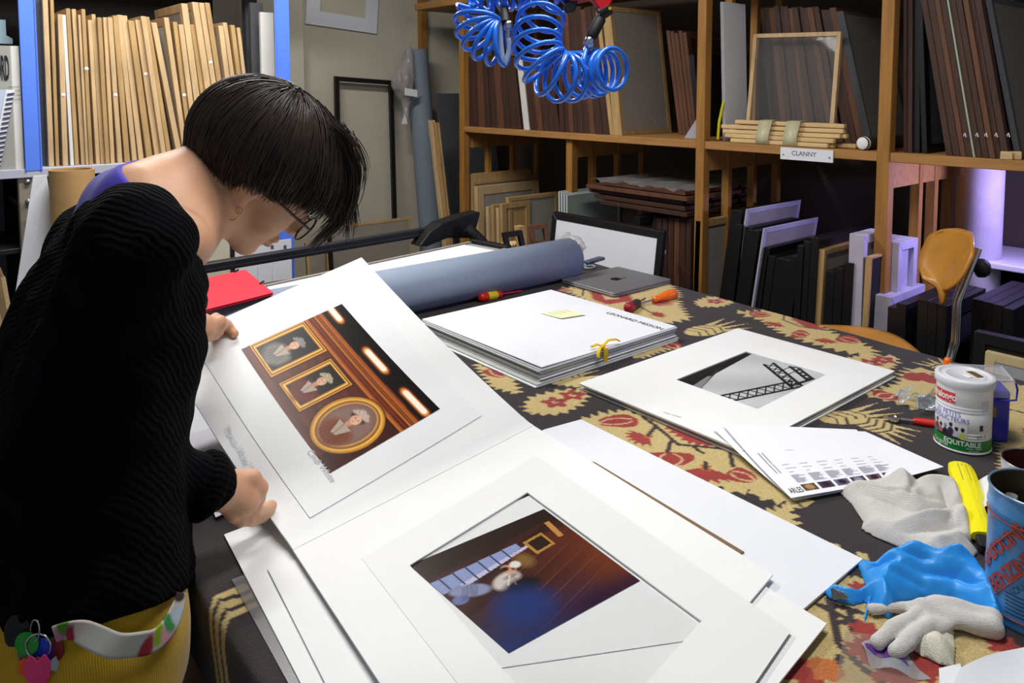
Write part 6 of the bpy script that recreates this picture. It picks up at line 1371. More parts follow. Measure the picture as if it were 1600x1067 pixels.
# ------------------------------------------------------------------ plywood workshop chair
PLY = mat('varnished_plywood', 'c68a34', .4, var=.2, vs=8, stretch=(3, .5, 3), coat=.3)
def chair():
    s = A(2.235, 1.085, 0); fdir = unit(A(-.70, .71, 0)); wdir = A(fdir[1], -fdir[0], 0) * -1
    t = thing('workshop_chair', 'plywood swivel chair with chrome back bar between table and shelving', 'chair', s)
    zs = .775; P = []
    for i in range(15):
        r_ = i / 14; row = []
        for k in range(40):
            a = 2 * math.pi * k / 40; ca, sa = math.cos(a), math.sin(a); e = (abs(ca) ** 3.2 + abs(sa) ** 3.2) ** (-1 / 3.2); x, y = r_ * e * ca * .185, r_ * e * sa * .19
            row.append(s + fdir * x + wdir * y + A(0, 0, zs - .008 * (1 - r_ ** 2) - (.012 * max(0, x / .185) ** 3)))
        row.append(row[0]); P.append(row)
    build('seat', G().surf(P, True), PLY, t, solid=.012)
    bc = s - fdir * .30; bc = A(bc[0], bc[1], 0); P = []
    q = ox(1484, 425, bc[0] - .02); zc = 1.035
    for i in range(13):
        row = []
        for j in range(15):
            y = (j / 14 - .5) * 2; v = (i / 12 - .5) * 2; 
            wv = .140 * (1 - .30 * max(0, -v) ** 1.6); hh = .090
            ex = y * wv * (1 - .30 * max(0, (abs(v) - .45) / .55) ** 2.2); ez = v * hh * (1 - .16 * abs(y) ** 3)
            ez -= .045 * max(0, (-v - .55) / .45) * math.exp(-(y / .28) ** 2)
            row.append(bc + wdir * ex + fdir * (.035 * y ** 2 - .02 * v * 0 - .03 * v) + A(0, 0, zc + ez))
        P.append(row)
    build('backrest', G().surf(P, True), PLY, t, solid=.010)
    pb = [s - fdir * .08 + A(0, 0, zs - .04), s - fdir * .20 + A(0, 0, zs - .09), s - fdir * .275 + A(0, 0, zs - .07), s - fdir * .295 + A(0, 0, zs + .02), s - fdir * .295 + A(0, 0, zs + .14), s - fdir * .315 + A(0, 0, zs + .21), s - fdir * .345 + A(0, 0, zs + .30)]
    for k in (-.011, .011): build('back_bar', G().tube([p + wdir * k - fdir * .012 for p in pb], .0085, 12), STEEL, t)
    kb = s - fdir * .35 + A(0, 0, zc - .02); build('knob', G().lathe([(0, .04), (.022, .038), (.028, .028), (.028, .012), (.012, .004), (.01, -.02)], kb, 18, axis=-fdir), RUBBER, t)
    build('column', G().cyl(s + A(0, 0, .16), s + A(0, 0, zs - .02), .022, n=18), STEEL, t); build('seat_plate', G().box(s[0] - .08, s[0] + .08, s[1] - .08, s[1] + .08, zs - .032, zs - .022), BLACK, t)
    build('foot_ring', G().tube([s + A(.17 * math.cos(a), .17 * math.sin(a), .33) for a in np.linspace(0, 6.2832, 33)[:-1]], .009, 8, closed=True), STEEL, t)
    for k in range(5):
        a = 2 * math.pi * k / 5 + .3; e = s + A(.24 * math.cos(a), .24 * math.sin(a), .05); build('leg', G().tube([s + A(0, 0, .17), s + A(.12 * math.cos(a), .12 * math.sin(a), .12), e], [.02, .016, .012], 10), BLACK, t); build('glide', G().cyl(e * A(1, 1, 0), e, .016, n=12), RUBBER, t)
        build('spoke', G().cyl(s + A(.02 * math.cos(a), .02 * math.sin(a), .33), s + A(.165 * math.cos(a), .165 * math.sin(a), .33), .005, n=8), STEEL, t)
chair()

# ------------------------------------------------------------------ coiled blue air hoses hanging from the ceiling
HOSE = mat('blue_polyurethane_hose', '1f6fe0', .22, coat=.4, spec=.6)
def frame_along(P):
    P = np.asarray(P, float); Tn = np.gradient(P, axis=0); Tn /= np.linalg.norm(Tn, axis=1)[:, None]; n = np.cross(Tn[0], A(0.3, .2, .9)); N = []
    for t in Tn: n = n - t * np.dot(n, t); n = unit(n); N.append(n)
    return Tn, np.array(N), np.cross(Tn, np.array(N))
def spline(K, m):
    K = np.asarray(K, float); n = len(K); t = np.linspace(0, n - 1, m); out = []
    for x in t:
        i = min(int(x), n - 2); f = x - i; p0, p1, p2, p3 = K[max(i - 1, 0)], K[i], K[i + 1], K[min(i + 2, n - 1)]
        out.append(.5 * ((2 * p1) + (-p0 + p2) * f + (2 * p0 - 5 * p1 + 4 * p2 - p3) * f * f + (-p0 + 3 * p1 - 3 * p2 + p3) * f ** 3))
    return np.array(out)
def coil(K, turns, R, ph=0.0, per=26):
    m = int(turns * per); C_ = spline(K, m); Tn, N, B = frame_along(C_); a = ph + 2 * math.pi * turns * np.linspace(0, 1, m); R = np.interp(np.linspace(0, 1, m), np.linspace(0, 1, len(R)), R) if not np.isscalar(R) else np.full(m, R)
    return C_ + R[:, None] * (np.cos(a)[:, None] * N + np.sin(a)[:, None] * B)
hs = 1.38; rt_ = .0044
h1 = thing('air_hose', 'big blue coiled air hose with red air gun hanging above the table', 'hose', od(870, 160, hs))
K = [od(868, -28, hs + .05), od(852, 12, hs + .03), od(842, 42, hs), od(839, 68, hs - .02), od(844, 92, hs - .03), od(859, 112, hs - .03), od(880, 121, hs - .01), od(902, 118, hs + .02), od(918, 112, hs + .04)]
build('coil', G().tube(coil(K, 12.0, [.041, .041, .041, .042, .043, .044, .044, .042, .036], .5), rt_, 10), HOSE, h1)
K = [od(924, 116, hs + .03), od(938, 112, hs + .01), od(952, 110, hs - .02), od(962, 108, hs - .05)]
P1 = []
for k in range(130):
    a = 2 * math.pi * 4.2 * k / 129 + 2.6; ctr = K[0] + (K[-1] - K[0]) * (k / 129); rad = .036 + .004 * math.sin(a * .23)
    P1.append(ctr + RT * rad * math.cos(a) * (.55 + .4 * k / 129) + UP * rad * math.sin(a) * 1.05 + FW * rad * .75 * math.cos(a))
build('coil', G().tube(P1, rt_, 10), HOSE, h1)
s0 = spline([od(905, 128, hs + .02), od(914, 118, hs - .02), od(912, 98, hs - .03), od(914, 84, hs - .02), od(917, 74, hs - .01)], 20); build('hose_end', G().tube(s0, rt_, 10), HOSE, h1)
sp = coil([od(909, 90, hs - .02), od(912, 103, hs - .02), od(920, 122, hs - .01)], 16, .0062, 0, 12); build('guard_spring', G().tube(sp, .0009, 5), STEEL, h1)
f0, f1, f2, f3, f4 = od(914, 83, hs - .01), od(917, 72, hs - .01), od(923, 59, hs - .01), od(939, 27, hs), od(943, 19, hs)
build('fitting', G().lathe([(.003, 0), (.006, .001), (.006, .008), (.0045, .009), (.0045, .013), (.0095, .014), (.0095, .028), (.006, .03)], f0, 12, axis=f2 - f0), STEEL, h1)
build('grip_sleeve', G().tube([f2, f2 + (f3 - f2) * .1, f3 - (f3 - f2) * .1, f3], [.0085, .0105, .011, .0085], 16), RUBBER, h1); build('nipple', G().cyl(f3, f4 + (f4 - f3) * .5, .0055, n=14), STEEL, h1)
RG = mat('red_gun_body', 'c41420', .3, coat=.3)
gq = [od(u, v, hs - .012) for u, v in ((938, 18), (951, 17), (960, -6), (962, -30), (935, -34), (905, -25), (880, -20), (878, -2), (905, 2), (925, -2))]
build('gun_body', G().prism(gq, FW * .026), RG, h1, bevel=.003)
build('gun_collar', G().tube([od(936, 22, hs), od(952, 12, hs)], .013, 14), BLACK, h1); build('gun_nozzle', G().prism([od(u, v, hs - .008) for u, v in ((880, 10), (886, 20), (898, 17), (903, 2), (912, -6), (896, -12))], FW * .018), BLACK, h1, bevel=.002)
build('gun_button', G().cyl(od(953, 13, hs - .014), od(953, 13, hs - .006), .003, n=10), mat('yellow_grip', 'e0c81c', .4), h1)
build('lead', G().tube(spline([od(868, -28, hs + .05) + RT * .0, od(860, -70, hs + .1), od(850, -200, hs + .15), A(1.0, 1.15, 2.9)], 24), rt_, 8), HOSE, h1)
build('gun_hanger', G().tube([od(945, -32, hs), A(1.12, .95, 2.9)], .003, 6), STEEL, h1)
# second hose, fanned loops at the left, and the horizontal run at the top
h2 = thing('air_hose', 'smaller blue coiled air hose with fanned loops hanging left of the air gun', 'hose', od(760, 90, hs))
pv = od(780, 33, hs); P2 = []
n = 240
for k in range(n):
    x = k / (n - 1); a = 2 * math.pi * 6.5 * x; dirA = math.radians(158 + 128 * x); ctr = pv + RT * .040 * math.cos(dirA) + UP * .040 * math.sin(dirA) * 1.0
    rad = RT * math.cos(dirA) + UP * math.sin(dirA); per_ = FW * .95 + (RT * -math.sin(dirA) + UP * math.cos(dirA)) * .26
    P2.append(ctr + rad * .040 * math.cos(a) + per_ * .030 * math.sin(a))
build('coil', G().tube(P2, rt_, 10), HOSE, h2)
build('elbow', G().tube(spline([P2[-1], od(786, 97, hs), od(793, 88, hs), od(796, 74, hs), od(794, 58, hs)], 16), .005, 10), mat('clear_sleeve', 'b9cddd', .12, alpha=.55), h2)
build('fitting', G().lathe([(.004, 0), (.0055, .002), (.0055, .012), (.0045, .013), (.0085, .016), (.0085, .030), (.006, .031)], od(794, 60, hs), 12, axis=UP), STEEL, h2); build('coupling', G().tube([od(789, 36, hs), od(787, 12, hs + .02)], .009, 14), RUBBER, h2)
K = [od(735, -8, hs + .02), od(770, -8, hs + .03), od(800, -14, hs + .04), od(830, -18, hs + .05), od(872, -22, hs + .05)]
build('coil', G().tube(coil(K, 9.5, [.030, .032, .034, .032, .030], 1.0), rt_, 10), HOSE, h2)
build('lead', G().tube(spline([K[2], od(800, -100, hs + .08), A(.95, 1.2, 2.9)], 16), rt_, 8), HOSE, h2); build('link', G().tube(spline([P2[0], od(765, 20, hs + .01), od(745, 5, hs + .02), K[0]], 16), rt_, 8), HOSE, h2); build('feed', G().cyl(od(787, 12, hs + .02), od(787, -40, hs + .04), .006, n=10), RUBBER, h2)
# ------------------------------------------------------------------ the person
HC = A(.448, 1.143, 1.418)
HM = np.array([[-.369, .686, .628], [-.895, -.080, -.438], [-.250, -.723, .644]])
_u, _s, _vt = np.linalg.svd(HM); HM = _u @ _vt          # local axes: her right, face forward, crown up
def hl(r, f, u): return HC + HM @ A(r, f, u)
def hel(c, r, k=.02, sub=False): return el(hl(*c), r, HM, k, sub)
def hrc(a, b, ra, rb=None, k=.02, sub=False): return rc(hl(*a), hl(*b), ra, rb, k, sub)
def hit(u, v, prims, off=0.0):
    d = ray(u, v); s = .5
    for _ in range(200):
        p = CAM + d * s; dm = min(float(_dist(q, np.array([p[0]]), np.array([p[1]]), np.array([p[2]]))[0]) for q in prims if not q['sub'])
        if dm < off + .0005 or s > 3: break
        s += max(.6 * (dm - off), .0005)
    return CAM + d * s
SKIN = mat('skin', 'd9a988', .5, var=.10, vs=18, bump=.12, bs=260, dark=(.90, .78, .74))
RS, RE, RW = od(207, 378, .905), od(88, 702, .93), od(334, 762, 1.075)
LS, LE, LW = A(.265, 1.275, 1.305), A(.205, 1.46, 1.12), od(311, 512, 1.43)
NB = od(272, 318, 1.10)
person = thing('person', 'person in black knitted sweater and mustard trousers bending over the prints', 'person', (.19, 1.12, 0))
neck = [rc(hl(0, -.03, -.055), NB, .050, .060, k=.03), rc(od(318, 268, 1.13), od(222, 312, 1.04), .036, .05, k=.04), el(NB + A(-.04, 0, -.04), (.09, .13, .07), k=.05)]
face = [hel((0, -.015, .040), (.074, .098, .086)), hel((0, .035, -.012), (.060, .064, .078), .03), hel((0, .060, -.060), (.034, .034, .038), .025)]
for s in (-1, 1):
    face += [hrc((s * .048, .004, -.050), (s * .010, .074, -.092), .020, .013, .025), hel((s * .038, .060, -.024), (.024, .026, .028), .02), hel((s * .074, -.004, -.002), (.009, .018, .030), .008), hel((s * .071, .004, -.030), (.006, .008, .010), .006),
             hel((s * .074, -.002, .012), (.006, .013, .020), .004), hel((s * .010, .106, -.027), (.009, .010, .007), .008)]
face += [hel((0, .084, -.094), (.016, .012, .013), .012), hel((0, .082, .030), (.050, .020, .016), .02), hrc((0, .094, .018), (0, .114, -.020), .0085, .0115, .014), hel((0, .101, -.055), (.020, .010, .0065), .006), hel((0, .099, -.067), (.018, .010, .0075), .006)]
for s in (-1, 1): face += [hel((s * .032, .103, .008), (.017, .012, .011), .014, True), hel((s * .032, .084, .006), (.0145, .0115, .0115), .004)]
face += [hrc((-.021, .108, -.061), (.021, .108, -.061), .0026, None, .003, True), hel((.080, .002, .004), (.004, .008, .013), .004, True)]
Vh, Fh = sdf_mesh(face + neck, .0027)
# forearms and hidden trunk, meshed coarsely, and both hands finely; all joined into one skin mesh
arms = [rc(RS, RE, .040, .036, k=.02), rc(RE, RW, .036, .026, k=.02), rc(LS, LE, .040, .036, k=.02), rc(LE, LW, .034, .025, k=.02), lf([(.80, .19, 1.12, .09, .13), (1.1, .21, 1.12, .085, .12), (1.32, .25, 1.12, .07, .13)], k=.03), rc(RS, LS, .04, k=.05), rc(A(.25, 1.12, 1.28), NB - A(.01, 0, .03), .07, .06, k=.04)]
Va, Fa = sdf_mesh(arms, .008)
def finger(pts, r0, r1, k=.003):
    n = len(pts) - 1; rr_ = np.linspace(r0, r1, n + 1); return [rc(pts[i], pts[i + 1], rr_[i], rr_[i + 1], k=k) for i in range(n)]
# right hand: thumb on the leaf, fingers curled beneath its edge
rh = [rc(RE + (RW - RE) * .7, RW, .028, .026, k=.012), rc(RW, od(372, 772, 1.105), .027, .026, k=.016), el(od(376, 780, 1.11), (.026, .030, .022), k=.014), rc(od(352, 762, 1.09), od(386, 762, 1.115), .020, .018, k=.014)]
rh += finger([od(372, 750, 1.10), od(394, 748, 1.11), od(406, 762, 1.118), od(405, 779, 1.125)], .0135, .0095, .006)
rh += finger([od(380, 785, 1.11), od(398, 798, 1.118), od(412, 797, 1.15), od(424, 790, 1.18)], .0125, .0085) + finger([od(372, 793, 1.10), od(388, 808, 1.11), od(405, 806, 1.145), od(420, 800, 1.175)], .0122, .0083)
rh += finger([od(362, 794, 1.09), od(376, 811, 1.10), od(394, 812, 1.135), od(412, 808, 1.165)], .0115, .008) + finger([od(352, 788, 1.085), od(364, 805, 1.09), od(380, 811, 1.12), od(396, 810, 1.15)], .0105, .0075)
rh += [rc(od(384, 782, 1.095), od(402, 776, 1.105), .0012, .0012, k=.003, sub=True)]
Vr, Fr = sdf_mesh(rh, .0022)
_t0 = leaf_pt(*leaf_st(366, 527), lift=.009); _t1 = leaf_pt(*leaf_st(354, 517), lift=.014)
lh_ = [rc(LE + (LW - LE) * .7, LW, .027, .025, k=.012), rc(LW, od(328, 515, 1.47), .025, .022, k=.014), el(od(330, 512, 1.48), (.024, .028, .018), k=.012)]
lh_ += finger([od(328, 508, 1.45), od(343, 503, 1.47), _t1, _t0], .0135, .0088, .006)
def under(u, v, d): return leaf_pt(*leaf_st(u, v), lift=-d)
for k, (u, v) in enumerate(((362, 499), (356, 508), (350, 517), (342, 526))):
    lh_ += finger([od(322, 506 + 7 * k, 1.49), od(337, 497 + 8 * k, 1.52 + .004 * k), under(u - 6, v, .012), under(u + 4, v + 1, .010)], .0115 - .0006 * k, .0075)
Vl, Fl = sdf_mesh(lh_, .0022)
VV, FF, o = [], [], 0
for v, f in ((Vh, Fh), (Va, Fa), (Vr, Fr), (Vl, Fl)): VV.append(v); FF.append(f + o); o += len(v)
body = np_mesh('body', np.concatenate(VV), np.concatenate(FF), SKIN, person)
def nail(c, ax, n, w, l):
    ax, n = unit(ax), unit(n); sd = np.cross(n, ax); P = [[c + ax * l * (i / 4 - .5) + sd * w * (j / 4 - .5) * (1 - .25 * (i / 4) ** 3) + n * (-.0016 * ((j / 4 - .5) * 2) ** 2) for j in range(5)] for i in range(5)]; return G().surf(P)
NAILM = mat('fingernail', 'e6b8a0', .3)
build('thumbnail', nail(_t0 + LN * .0078 + unit(_t1 - _t0) * .001, _t0 - _t1, LN * .8 - FW * .6, .011, .012), NAILM, body, solid=.0004)

# sweater
BLK = mat('black_knit_wool', '08080c', .95, spec=.08, wave=('DIAGONAL', 46.0, 5.0, .9, .003), bump=.5, var=.3, vs=40)
swp = [lf([(.835, .185, 1.12, .140, .188), (.95, .195, 1.12, .134, .182), (1.08, .205, 1.12, .122, .172), (1.20, .226, 1.12, .114, .174), (1.28, .246, 1.12, .104, .174), (1.33, .262, 1.12, .088, .14), (1.365, .275, 1.12, .05, .09)], k=.03),
       rc(RS - A(0, 0, .012), LS, .050, .055, k=.03), rc(RS, RE, .068, .062, k=.012), rc(RE, RE + (RW - RE) * .55, .062, .052, k=.008), rc(RE + (RW - RE) * .55, RW - unit(RW - RE) * .012, .052, .041, k=.008),
       rc(LS, LE, .070, .060, k=.04), rc(LE, LW - unit(LW - LE) * .075, .054, .036, k=.012), el(A(.270, 1.05, 1.21), (.055, .06, .07), k=.03), el(A(.272, 1.19, 1.21), (.055, .06, .07), k=.03),
       rc(od(170, 355, 1.02), od(75, 560, 1.02), .045, .06, k=.03)]
hemcut = [rc(NB + A(.10, .0, .07), NB + A(.0, 0, -.0), .075, .068, k=.015, sub=True), rc(NB + A(-.0, 0, .0), od(205, 285, 1.06), .066, .05, k=.015, sub=True)]
fold_ = wobble(41, .0042, 38); fold2 = wobble(42, .0022, 95)
Vs, Fs = sdf_mesh(swp + hemcut, .0045, noise=lambda X, Y, Zc: fold_(X, Y, Zc * .6) + fold2(X, Y, Zc), post=lambda D, X, Y, Zc: np.maximum(D, (.842 + .52 * np.clip(1.10 - Y, 0, .2) + .10 * np.clip(.25 - X, 0, .3)) - Zc))
sweater = np_mesh('sweater', Vs, Fs, BLK, person)
sweater['label'] = 'black ribbed knit sweater'
# rolled knit edges
cuff_c = RW - unit(RW - RE) * .016; ax = unit(RW - RE); e1 = unit(np.cross(ax, A(0, 0, 1))); e2 = np.cross(ax, e1)
build('cuff', G().tube([cuff_c + .035 * (math.cos(a) * e1 + math.sin(a) * e2) for a in np.linspace(0, 6.2832, 33)[:-1]], .013, 10, closed=True), BLK, sweater)
# violet shirt at the neckline
nax = unit(RT * .62 + UP * .78); pn_ = od(244, 294, 1.04); ps_ = od(274, 315, 1.04)
def dil(p, e): q = dict(p); [q.__setitem__(k_, q[k_] + e) for k_ in ('ra', 'rb', 'r') if k_ in q]; return q
Vp, Fp = sdf_mesh([dil(p, .0045) for p in neck] + [rc(od(175, 312, 1.06), od(240, 312, 1.10), .030, .034, k=.03)], .0035, noise=wobble(44, .0012, 90), post=lambda D, X, Y, Zc: np.maximum(np.maximum(D, (X - pn_[0]) * nax[0] + (Y - pn_[1]) * nax[1] + (Zc - pn_[2]) * nax[2]), (X - ps_[0]) * RT[0] + (Y - ps_[1]) * RT[1]))
np_mesh('shirt', Vp, Fp, mat('violet_jersey', '3a2aa8', .8, bump=.4, bs=400, sheen=.2), person)
# trousers, shoes
TRS = mat('mustard_corduroy', 'c29a0c', .85, wave=('X', 115.0, .4, 1.0, .0012), bump=.4, sheen=.2, var=.12, vs=20)
trp = [lf([(.80, .185, 1.12, .126, .172), (.90, .187, 1.12, .124, .170), (1.02, .20, 1.12, .112, .158)], k=.05), rc((.185, 1.035, .84), (.19, 1.03, .50), .098, .078, k=.05), rc((.185, 1.205, .84), (.19, 1.21, .50), .098, .078, k=.05), rc((.19, 1.03, .50), (.17, 1.02, .09), .076, .062, k=.03), rc((.19, 1.21, .50), (.17, 1.22, .09), .076, .062, k=.03), el((.10, 1.08, .85), (.08, .09, .10), k=.05), el((.10, 1.17, .85), (.08, .09, .10), k=.05)]
Vt, Ft = sdf_mesh(trp, .006, noise=wobble(45, .0022, 50)); np_mesh('trousers', Vt, Ft, TRS, person)
for y in (1.02, 1.22):
    Vx, Fx = sdf_mesh([rc((.14, y, .05), (.30, y, .035), .046, .034, k=.03), rc((.12, y, .05), (.15, y, .10), .045, .045, k=.03)], .007); Vx[:, 2] = np.maximum(Vx[:, 2], .004); np_mesh('shoe', Vx, Fx, mat('dark_shoe_leather', '2a221e', .5), person)
# patterned fabric belt hanging at the hip
BELT = Paint(120, 10, 'c9c6bc')
for k, (u, c_) in enumerate(((.05, 'c878a0'), (.10, '5a8a30'), (.16, 'a02040'), (.22, 'd8c8c0'), (.62, 'a8303a'), (.70, '8aa820'), (.76, 'c890a0'), (.80, '3a8a4a'), (.86, 'b8c4d0'), (.97, '3a2a20'))): BELT.ell((u, .3 + .4 * (k % 2)), (.045, .55), c_, .4)
def surf_pts(pix, prims, off): return np.array([hit(u, v, prims, off) for u, v in pix])
bpts = spline(surf_pts([(85, 990), (102, 985), (125, 985), (150, 996), (180, 1008), (215, 1006), (240, 1000), (262, 980), (276, 950), (283, 925)], trp, .018), 60)
bt_ = np.gradient(bpts, axis=0); bt_ /= np.linalg.norm(bt_, axis=1)[:, None]; nrm_ = np.array([unit(p - A(.185, 1.12, p[2])) for p in bpts]); wv_ = np.cross(nrm_, bt_)
hw = np.interp(np.linspace(0, 1, 60), [0, .3, .7, 1], [.010, .013, .015, .010])
def belt_fn(s, t):
    i = min(int(s * 59), 58); f = s * 59 - i; p = bpts[i] * (1 - f) + bpts[i + 1] * f; w = wv_[i] * (1 - f) + wv_[i + 1] * f; n = nrm_[i]; return p + w * (t - .5) * 2 * hw[i] + n * (.003 * math.sin(s * 14) * (t - .5) + .002)
bl_ = photo_part('fabric_belt', belt_fn, BELT, person, mat('printed_cotton', 'ffffff', .8, attr='Col')); md_ = bl_.modifiers.new('solid', 'SOLIDIFY'); md_.thickness = .002
# glasses
FRM = mat('tortoise_frame', '2a1a14', .25, coat=.4); gl_ = bpy.data.objects.new('glasses', None); COL.objects.link(gl_); gl_.parent = person; ORIG[gl_.name] = ORIG[person.name]
for s in (-1, 1):
    rim = [hl(s * .033 + .026 * math.cos(a), .113 - .10 * abs(s * .033 + .026 * math.cos(a)) + .004, -.004 + .021 * math.sin(a)) for a in np.linspace(0, 6.2832, 29)[:-1]]
    build('rim', G().tube(rim, .0016, 8, closed=True), FRM, gl_)
    cen = np.mean(rim, 0); build('lens', G().add([cen] + rim, [(0, i + 1, (i + 1) % 28 + 1) for i in range(28)], True), mat('spectacle_lens', 'cfd6da', .03, alpha=.18, spec=1.0), gl_)
    build('temple', G().tube([hl(s * .060, .108, .006), hl(s * .070, .085, .008), hl(s * .077, .02, .010), hl(s * .078, -.012, .004), hl(s * .076, -.022, -.010)], [.0024, .0022, .0018, .0018, .0014], 8), FRM, gl_)
build('bridge', G().tube([hl(-.009, .113, .004), hl(0, .116, .007), hl(.009, .113, .004)], .0016, 8), FRM, gl_)
for s in (-1, 1): build('eyebrow', G().tube([hl(s * .014, .106, .030), hl(s * .032, .101, .034), hl(s * .048, .086, .028)], [.0018, .0024, .001], 6), mat('dark_brow', '2a1c16', .8), body)
for s in (-1, 1): build('eyelashes', G().tube([hl(s * .018, .098, .002), hl(s * .032, .099, -.002), hl(s * .046, .088, .001)], .0011, 6), mat('dark_brow', '2a1c16', .8), body)
LIPM = mat('lip_skin', 'b9706a', .45)
GOLD = mat('gold', 'e0b450', .2, metal=1.0)
ec = hl(.076, .005, -.046); build('hoop_earring', G().tube([ec + UP * .0125 * math.sin(a) + RT * .0105 * math.cos(a) - FW * .003 * math.cos(a) for a in np.linspace(0, 6.2832, 27)[:-1]], .0008, 6, closed=True), GOLD, person)
ec2 = hl(.078, .010, -.038); build('hoop_earring', G().tube([ec2 + UP * .0045 * math.sin(a) + RT * .0045 * math.cos(a) for a in np.linspace(0, 6.2832, 17)[:-1]], .0008, 6, closed=True), GOLD, person)
np_ = spline(surf_pts([(277, 259), (281, 272), (287, 288), (293, 305), (299, 318), (303, 332)], neck, .001), 40); build('necklace', G().tube(np_, .0008, 5), GOLD, person)
pd = [od(318, 388, 1.22), od(317, 420, 1.23), od(318, 440, 1.23), od(319, 462, 1.23)]; build('necklace', G().tube(spline(pd, 20), .0008, 5), GOLD, person); build('pendant', G().lathe([(0, .012), (.004, .009), (.0055, 0), (.003, -.012), (0, -.014)], od(320, 470, 1.23), 10), BLACK, person)

# hair: a fitted cap and strands that fall with gravity
HAIR = mat('dark_brown_hair', '33261f', .45, spec=.5, var=.35, vs=60)
hr = np.random.default_rng(5)
HE, HR = A(0, -.014, .034), A(.083, .108, .094)
Vc, Fc_ = sdf_mesh([hel(tuple(HE), tuple(HR * .985), .01), hel((0, -.066, -.028), (.056, .030, .046), .03), hel((0, .105, -.085), (.095, .085, .110), .02, True), hel((.09, .020, -.040), (.040, .050, .046), .01, True), hel((-.09, .020, -.040), (.040, .050, .046), .01, True)], .0032, noise=wobble(51, .0012, 240))
hair = np_mesh('hair', Vc, Fc_, HAIR, person)
grav = HM.T @ A(0, 0, -1); pole = unit(A(.02, -.30, .95)); ef = unit(A(0, 1, 0) - pole * pole[1]); er = np.cross(ef, pole)
SV, SF = [], []; base_i = 0
clump = hr.normal(size=(90, 3)) * .06; cth = hr.uniform(-math.pi, math.pi, 90); clen = hr.uniform(-.022, .018, 90)
for n_ in range(6000):
    ci = n_ % 90; th = cth[ci] + hr.normal() * .10 if n_ % 3 else hr.uniform(-math.pi, math.pi)
    th = (th + math.pi) % (2 * math.pi) - math.pi
    at = abs(th); front = max(0, 1 - at / 1.05); back = max(0, (at - 1.7) / 1.44)
    ph0 = math.acos(1 - hr.uniform(0, 1) * (1 - math.cos(1.15 + .45 * back)))
    d = math.cos(ph0) * pole + math.sin(ph0) * (math.cos(th) * ef + math.sin(th) * er); off = .001 + .011 * hr.uniform() + .016 * front * min(1, ph0) * hr.uniform(.3, 1)
    p = HE + d * HR * (1 + off / .095)
    end = 1.80 + .50 * back + .08 * max(0, 1 - front * 2 - back * 2)                     # polar angle where the cut line lies
    L = max(.035, (end - ph0) * (.098 + .016 * back)) + .045 * front + clen[ci] * (.5 + front) + hr.uniform(-.010, .010)
    tdir = -math.sin(ph0) * pole + math.cos(ph0) * (math.cos(th) * ef + math.sin(th) * er) if ph0 > .02 else math.cos(th) * ef + math.sin(th) * er
    m = 13; st = L / (m - 1); pts = [p]; v = unit(tdir + clump[ci] * .6 + hr.normal(size=3) * .03); gk = .03 + .06 * front
    for q in range(m - 1):
        v = unit(v + grav * gk + hr.normal(size=3) * .022 + clump[ci] * .06); p = p + v * st
        e = (p - HE) / (HR * (1 + off / .095)); le = np.linalg.norm(e); pol = math.acos(min(1, max(-1, float(np.dot(unit(p - HE), pole)))))
        adh = 1.0 if le < 1 else (.9 if pol < (1.05 if front > .15 else 1.95) else .25 * (1 - front))
        pn = HE + e / le * HR * (1 + off / .095); p = p + (pn - p) * adh; v = unit(p - pts[-1]); pts.append(p)
    W_ = np.array([HC + HM @ q for q in pts]); Tn = np.gradient(W_, axis=0); Tn /= np.linalg.norm(Tn, axis=1)[:, None]; nv = np.cross(Tn, hr.normal(size=3)); nv /= np.linalg.norm(nv, axis=1)[:, None]; bv = np.cross(Tn, nv)
    rad = np.interp(np.linspace(0, 1, m), [0, .5, 1], [.0011, .0013, .0004])[:, None]
    ring = np.stack([W_ + rad * (math.cos(a) * nv + math.sin(a) * bv) for a in (0, 2.094, 4.189)], 1).reshape(-1, 3); SV.append(ring)
    i = np.arange(m - 1)[:, None] * 3; k = np.arange(3)[None, :]; SF.append((np.stack([i + k, i + (k + 1) % 3, i + 3 + (k + 1) % 3, i + 3 + k], -1).reshape(-1, 4)) + base_i); base_i += m * 3
for n_ in range(130):
    if n_ < 118: ctl = [(528, 205, 1.17), (552, 265, 1.19), (543, 325, 1.205), (507, 365, 1.21), (479, 390, 1.20)]; j = hr.normal(size=3) * A(8, 6, .008)
    else: ctl = [(520, 190, 1.15), (556, 225, 1.17), (572, 262, 1.18), (566, 300, 1.18)]; j = hr.normal(size=3) * A(4, 4, .01)
    tp = hr.uniform(.75, 1.0); W_ = spline([od(u + j[0] * (1 - .6 * i / 4), v + j[1], s_ + j[2]) for i, (u, v, s_) in enumerate(ctl)], 14); W_ = spline(W_[:max(4, int(14 * tp))], 13)
    Tn = np.gradient(W_, axis=0); Tn /= np.linalg.norm(Tn, axis=1)[:, None]; nv = np.cross(Tn, hr.normal(size=3)); nv /= np.linalg.norm(nv, axis=1)[:, None]; bv = np.cross(Tn, nv); m = 13
    rad = np.interp(np.linspace(0, 1, m), [0, .5, 1], [.0008, .0009, .0003])[:, None]; ring = np.stack([W_ + rad * (math.cos(a) * nv + math.sin(a) * bv) for a in (0, 2.094, 4.189)], 1).reshape(-1, 3); SV.append(ring)
    i = np.arange(m - 1)[:, None] * 3; k = np.arange(3)[None, :]; SF.append((np.stack([i + k, i + (k + 1) % 3, i + 3 + (k + 1) % 3, i + 3 + k], -1).reshape(-1, 4)) + base_i); base_i += m * 3
st_ = np_mesh('hair_strands', np.concatenate(SV), np.concatenate(SF), HAIR, hair); st_['kind'] = 'stuff'

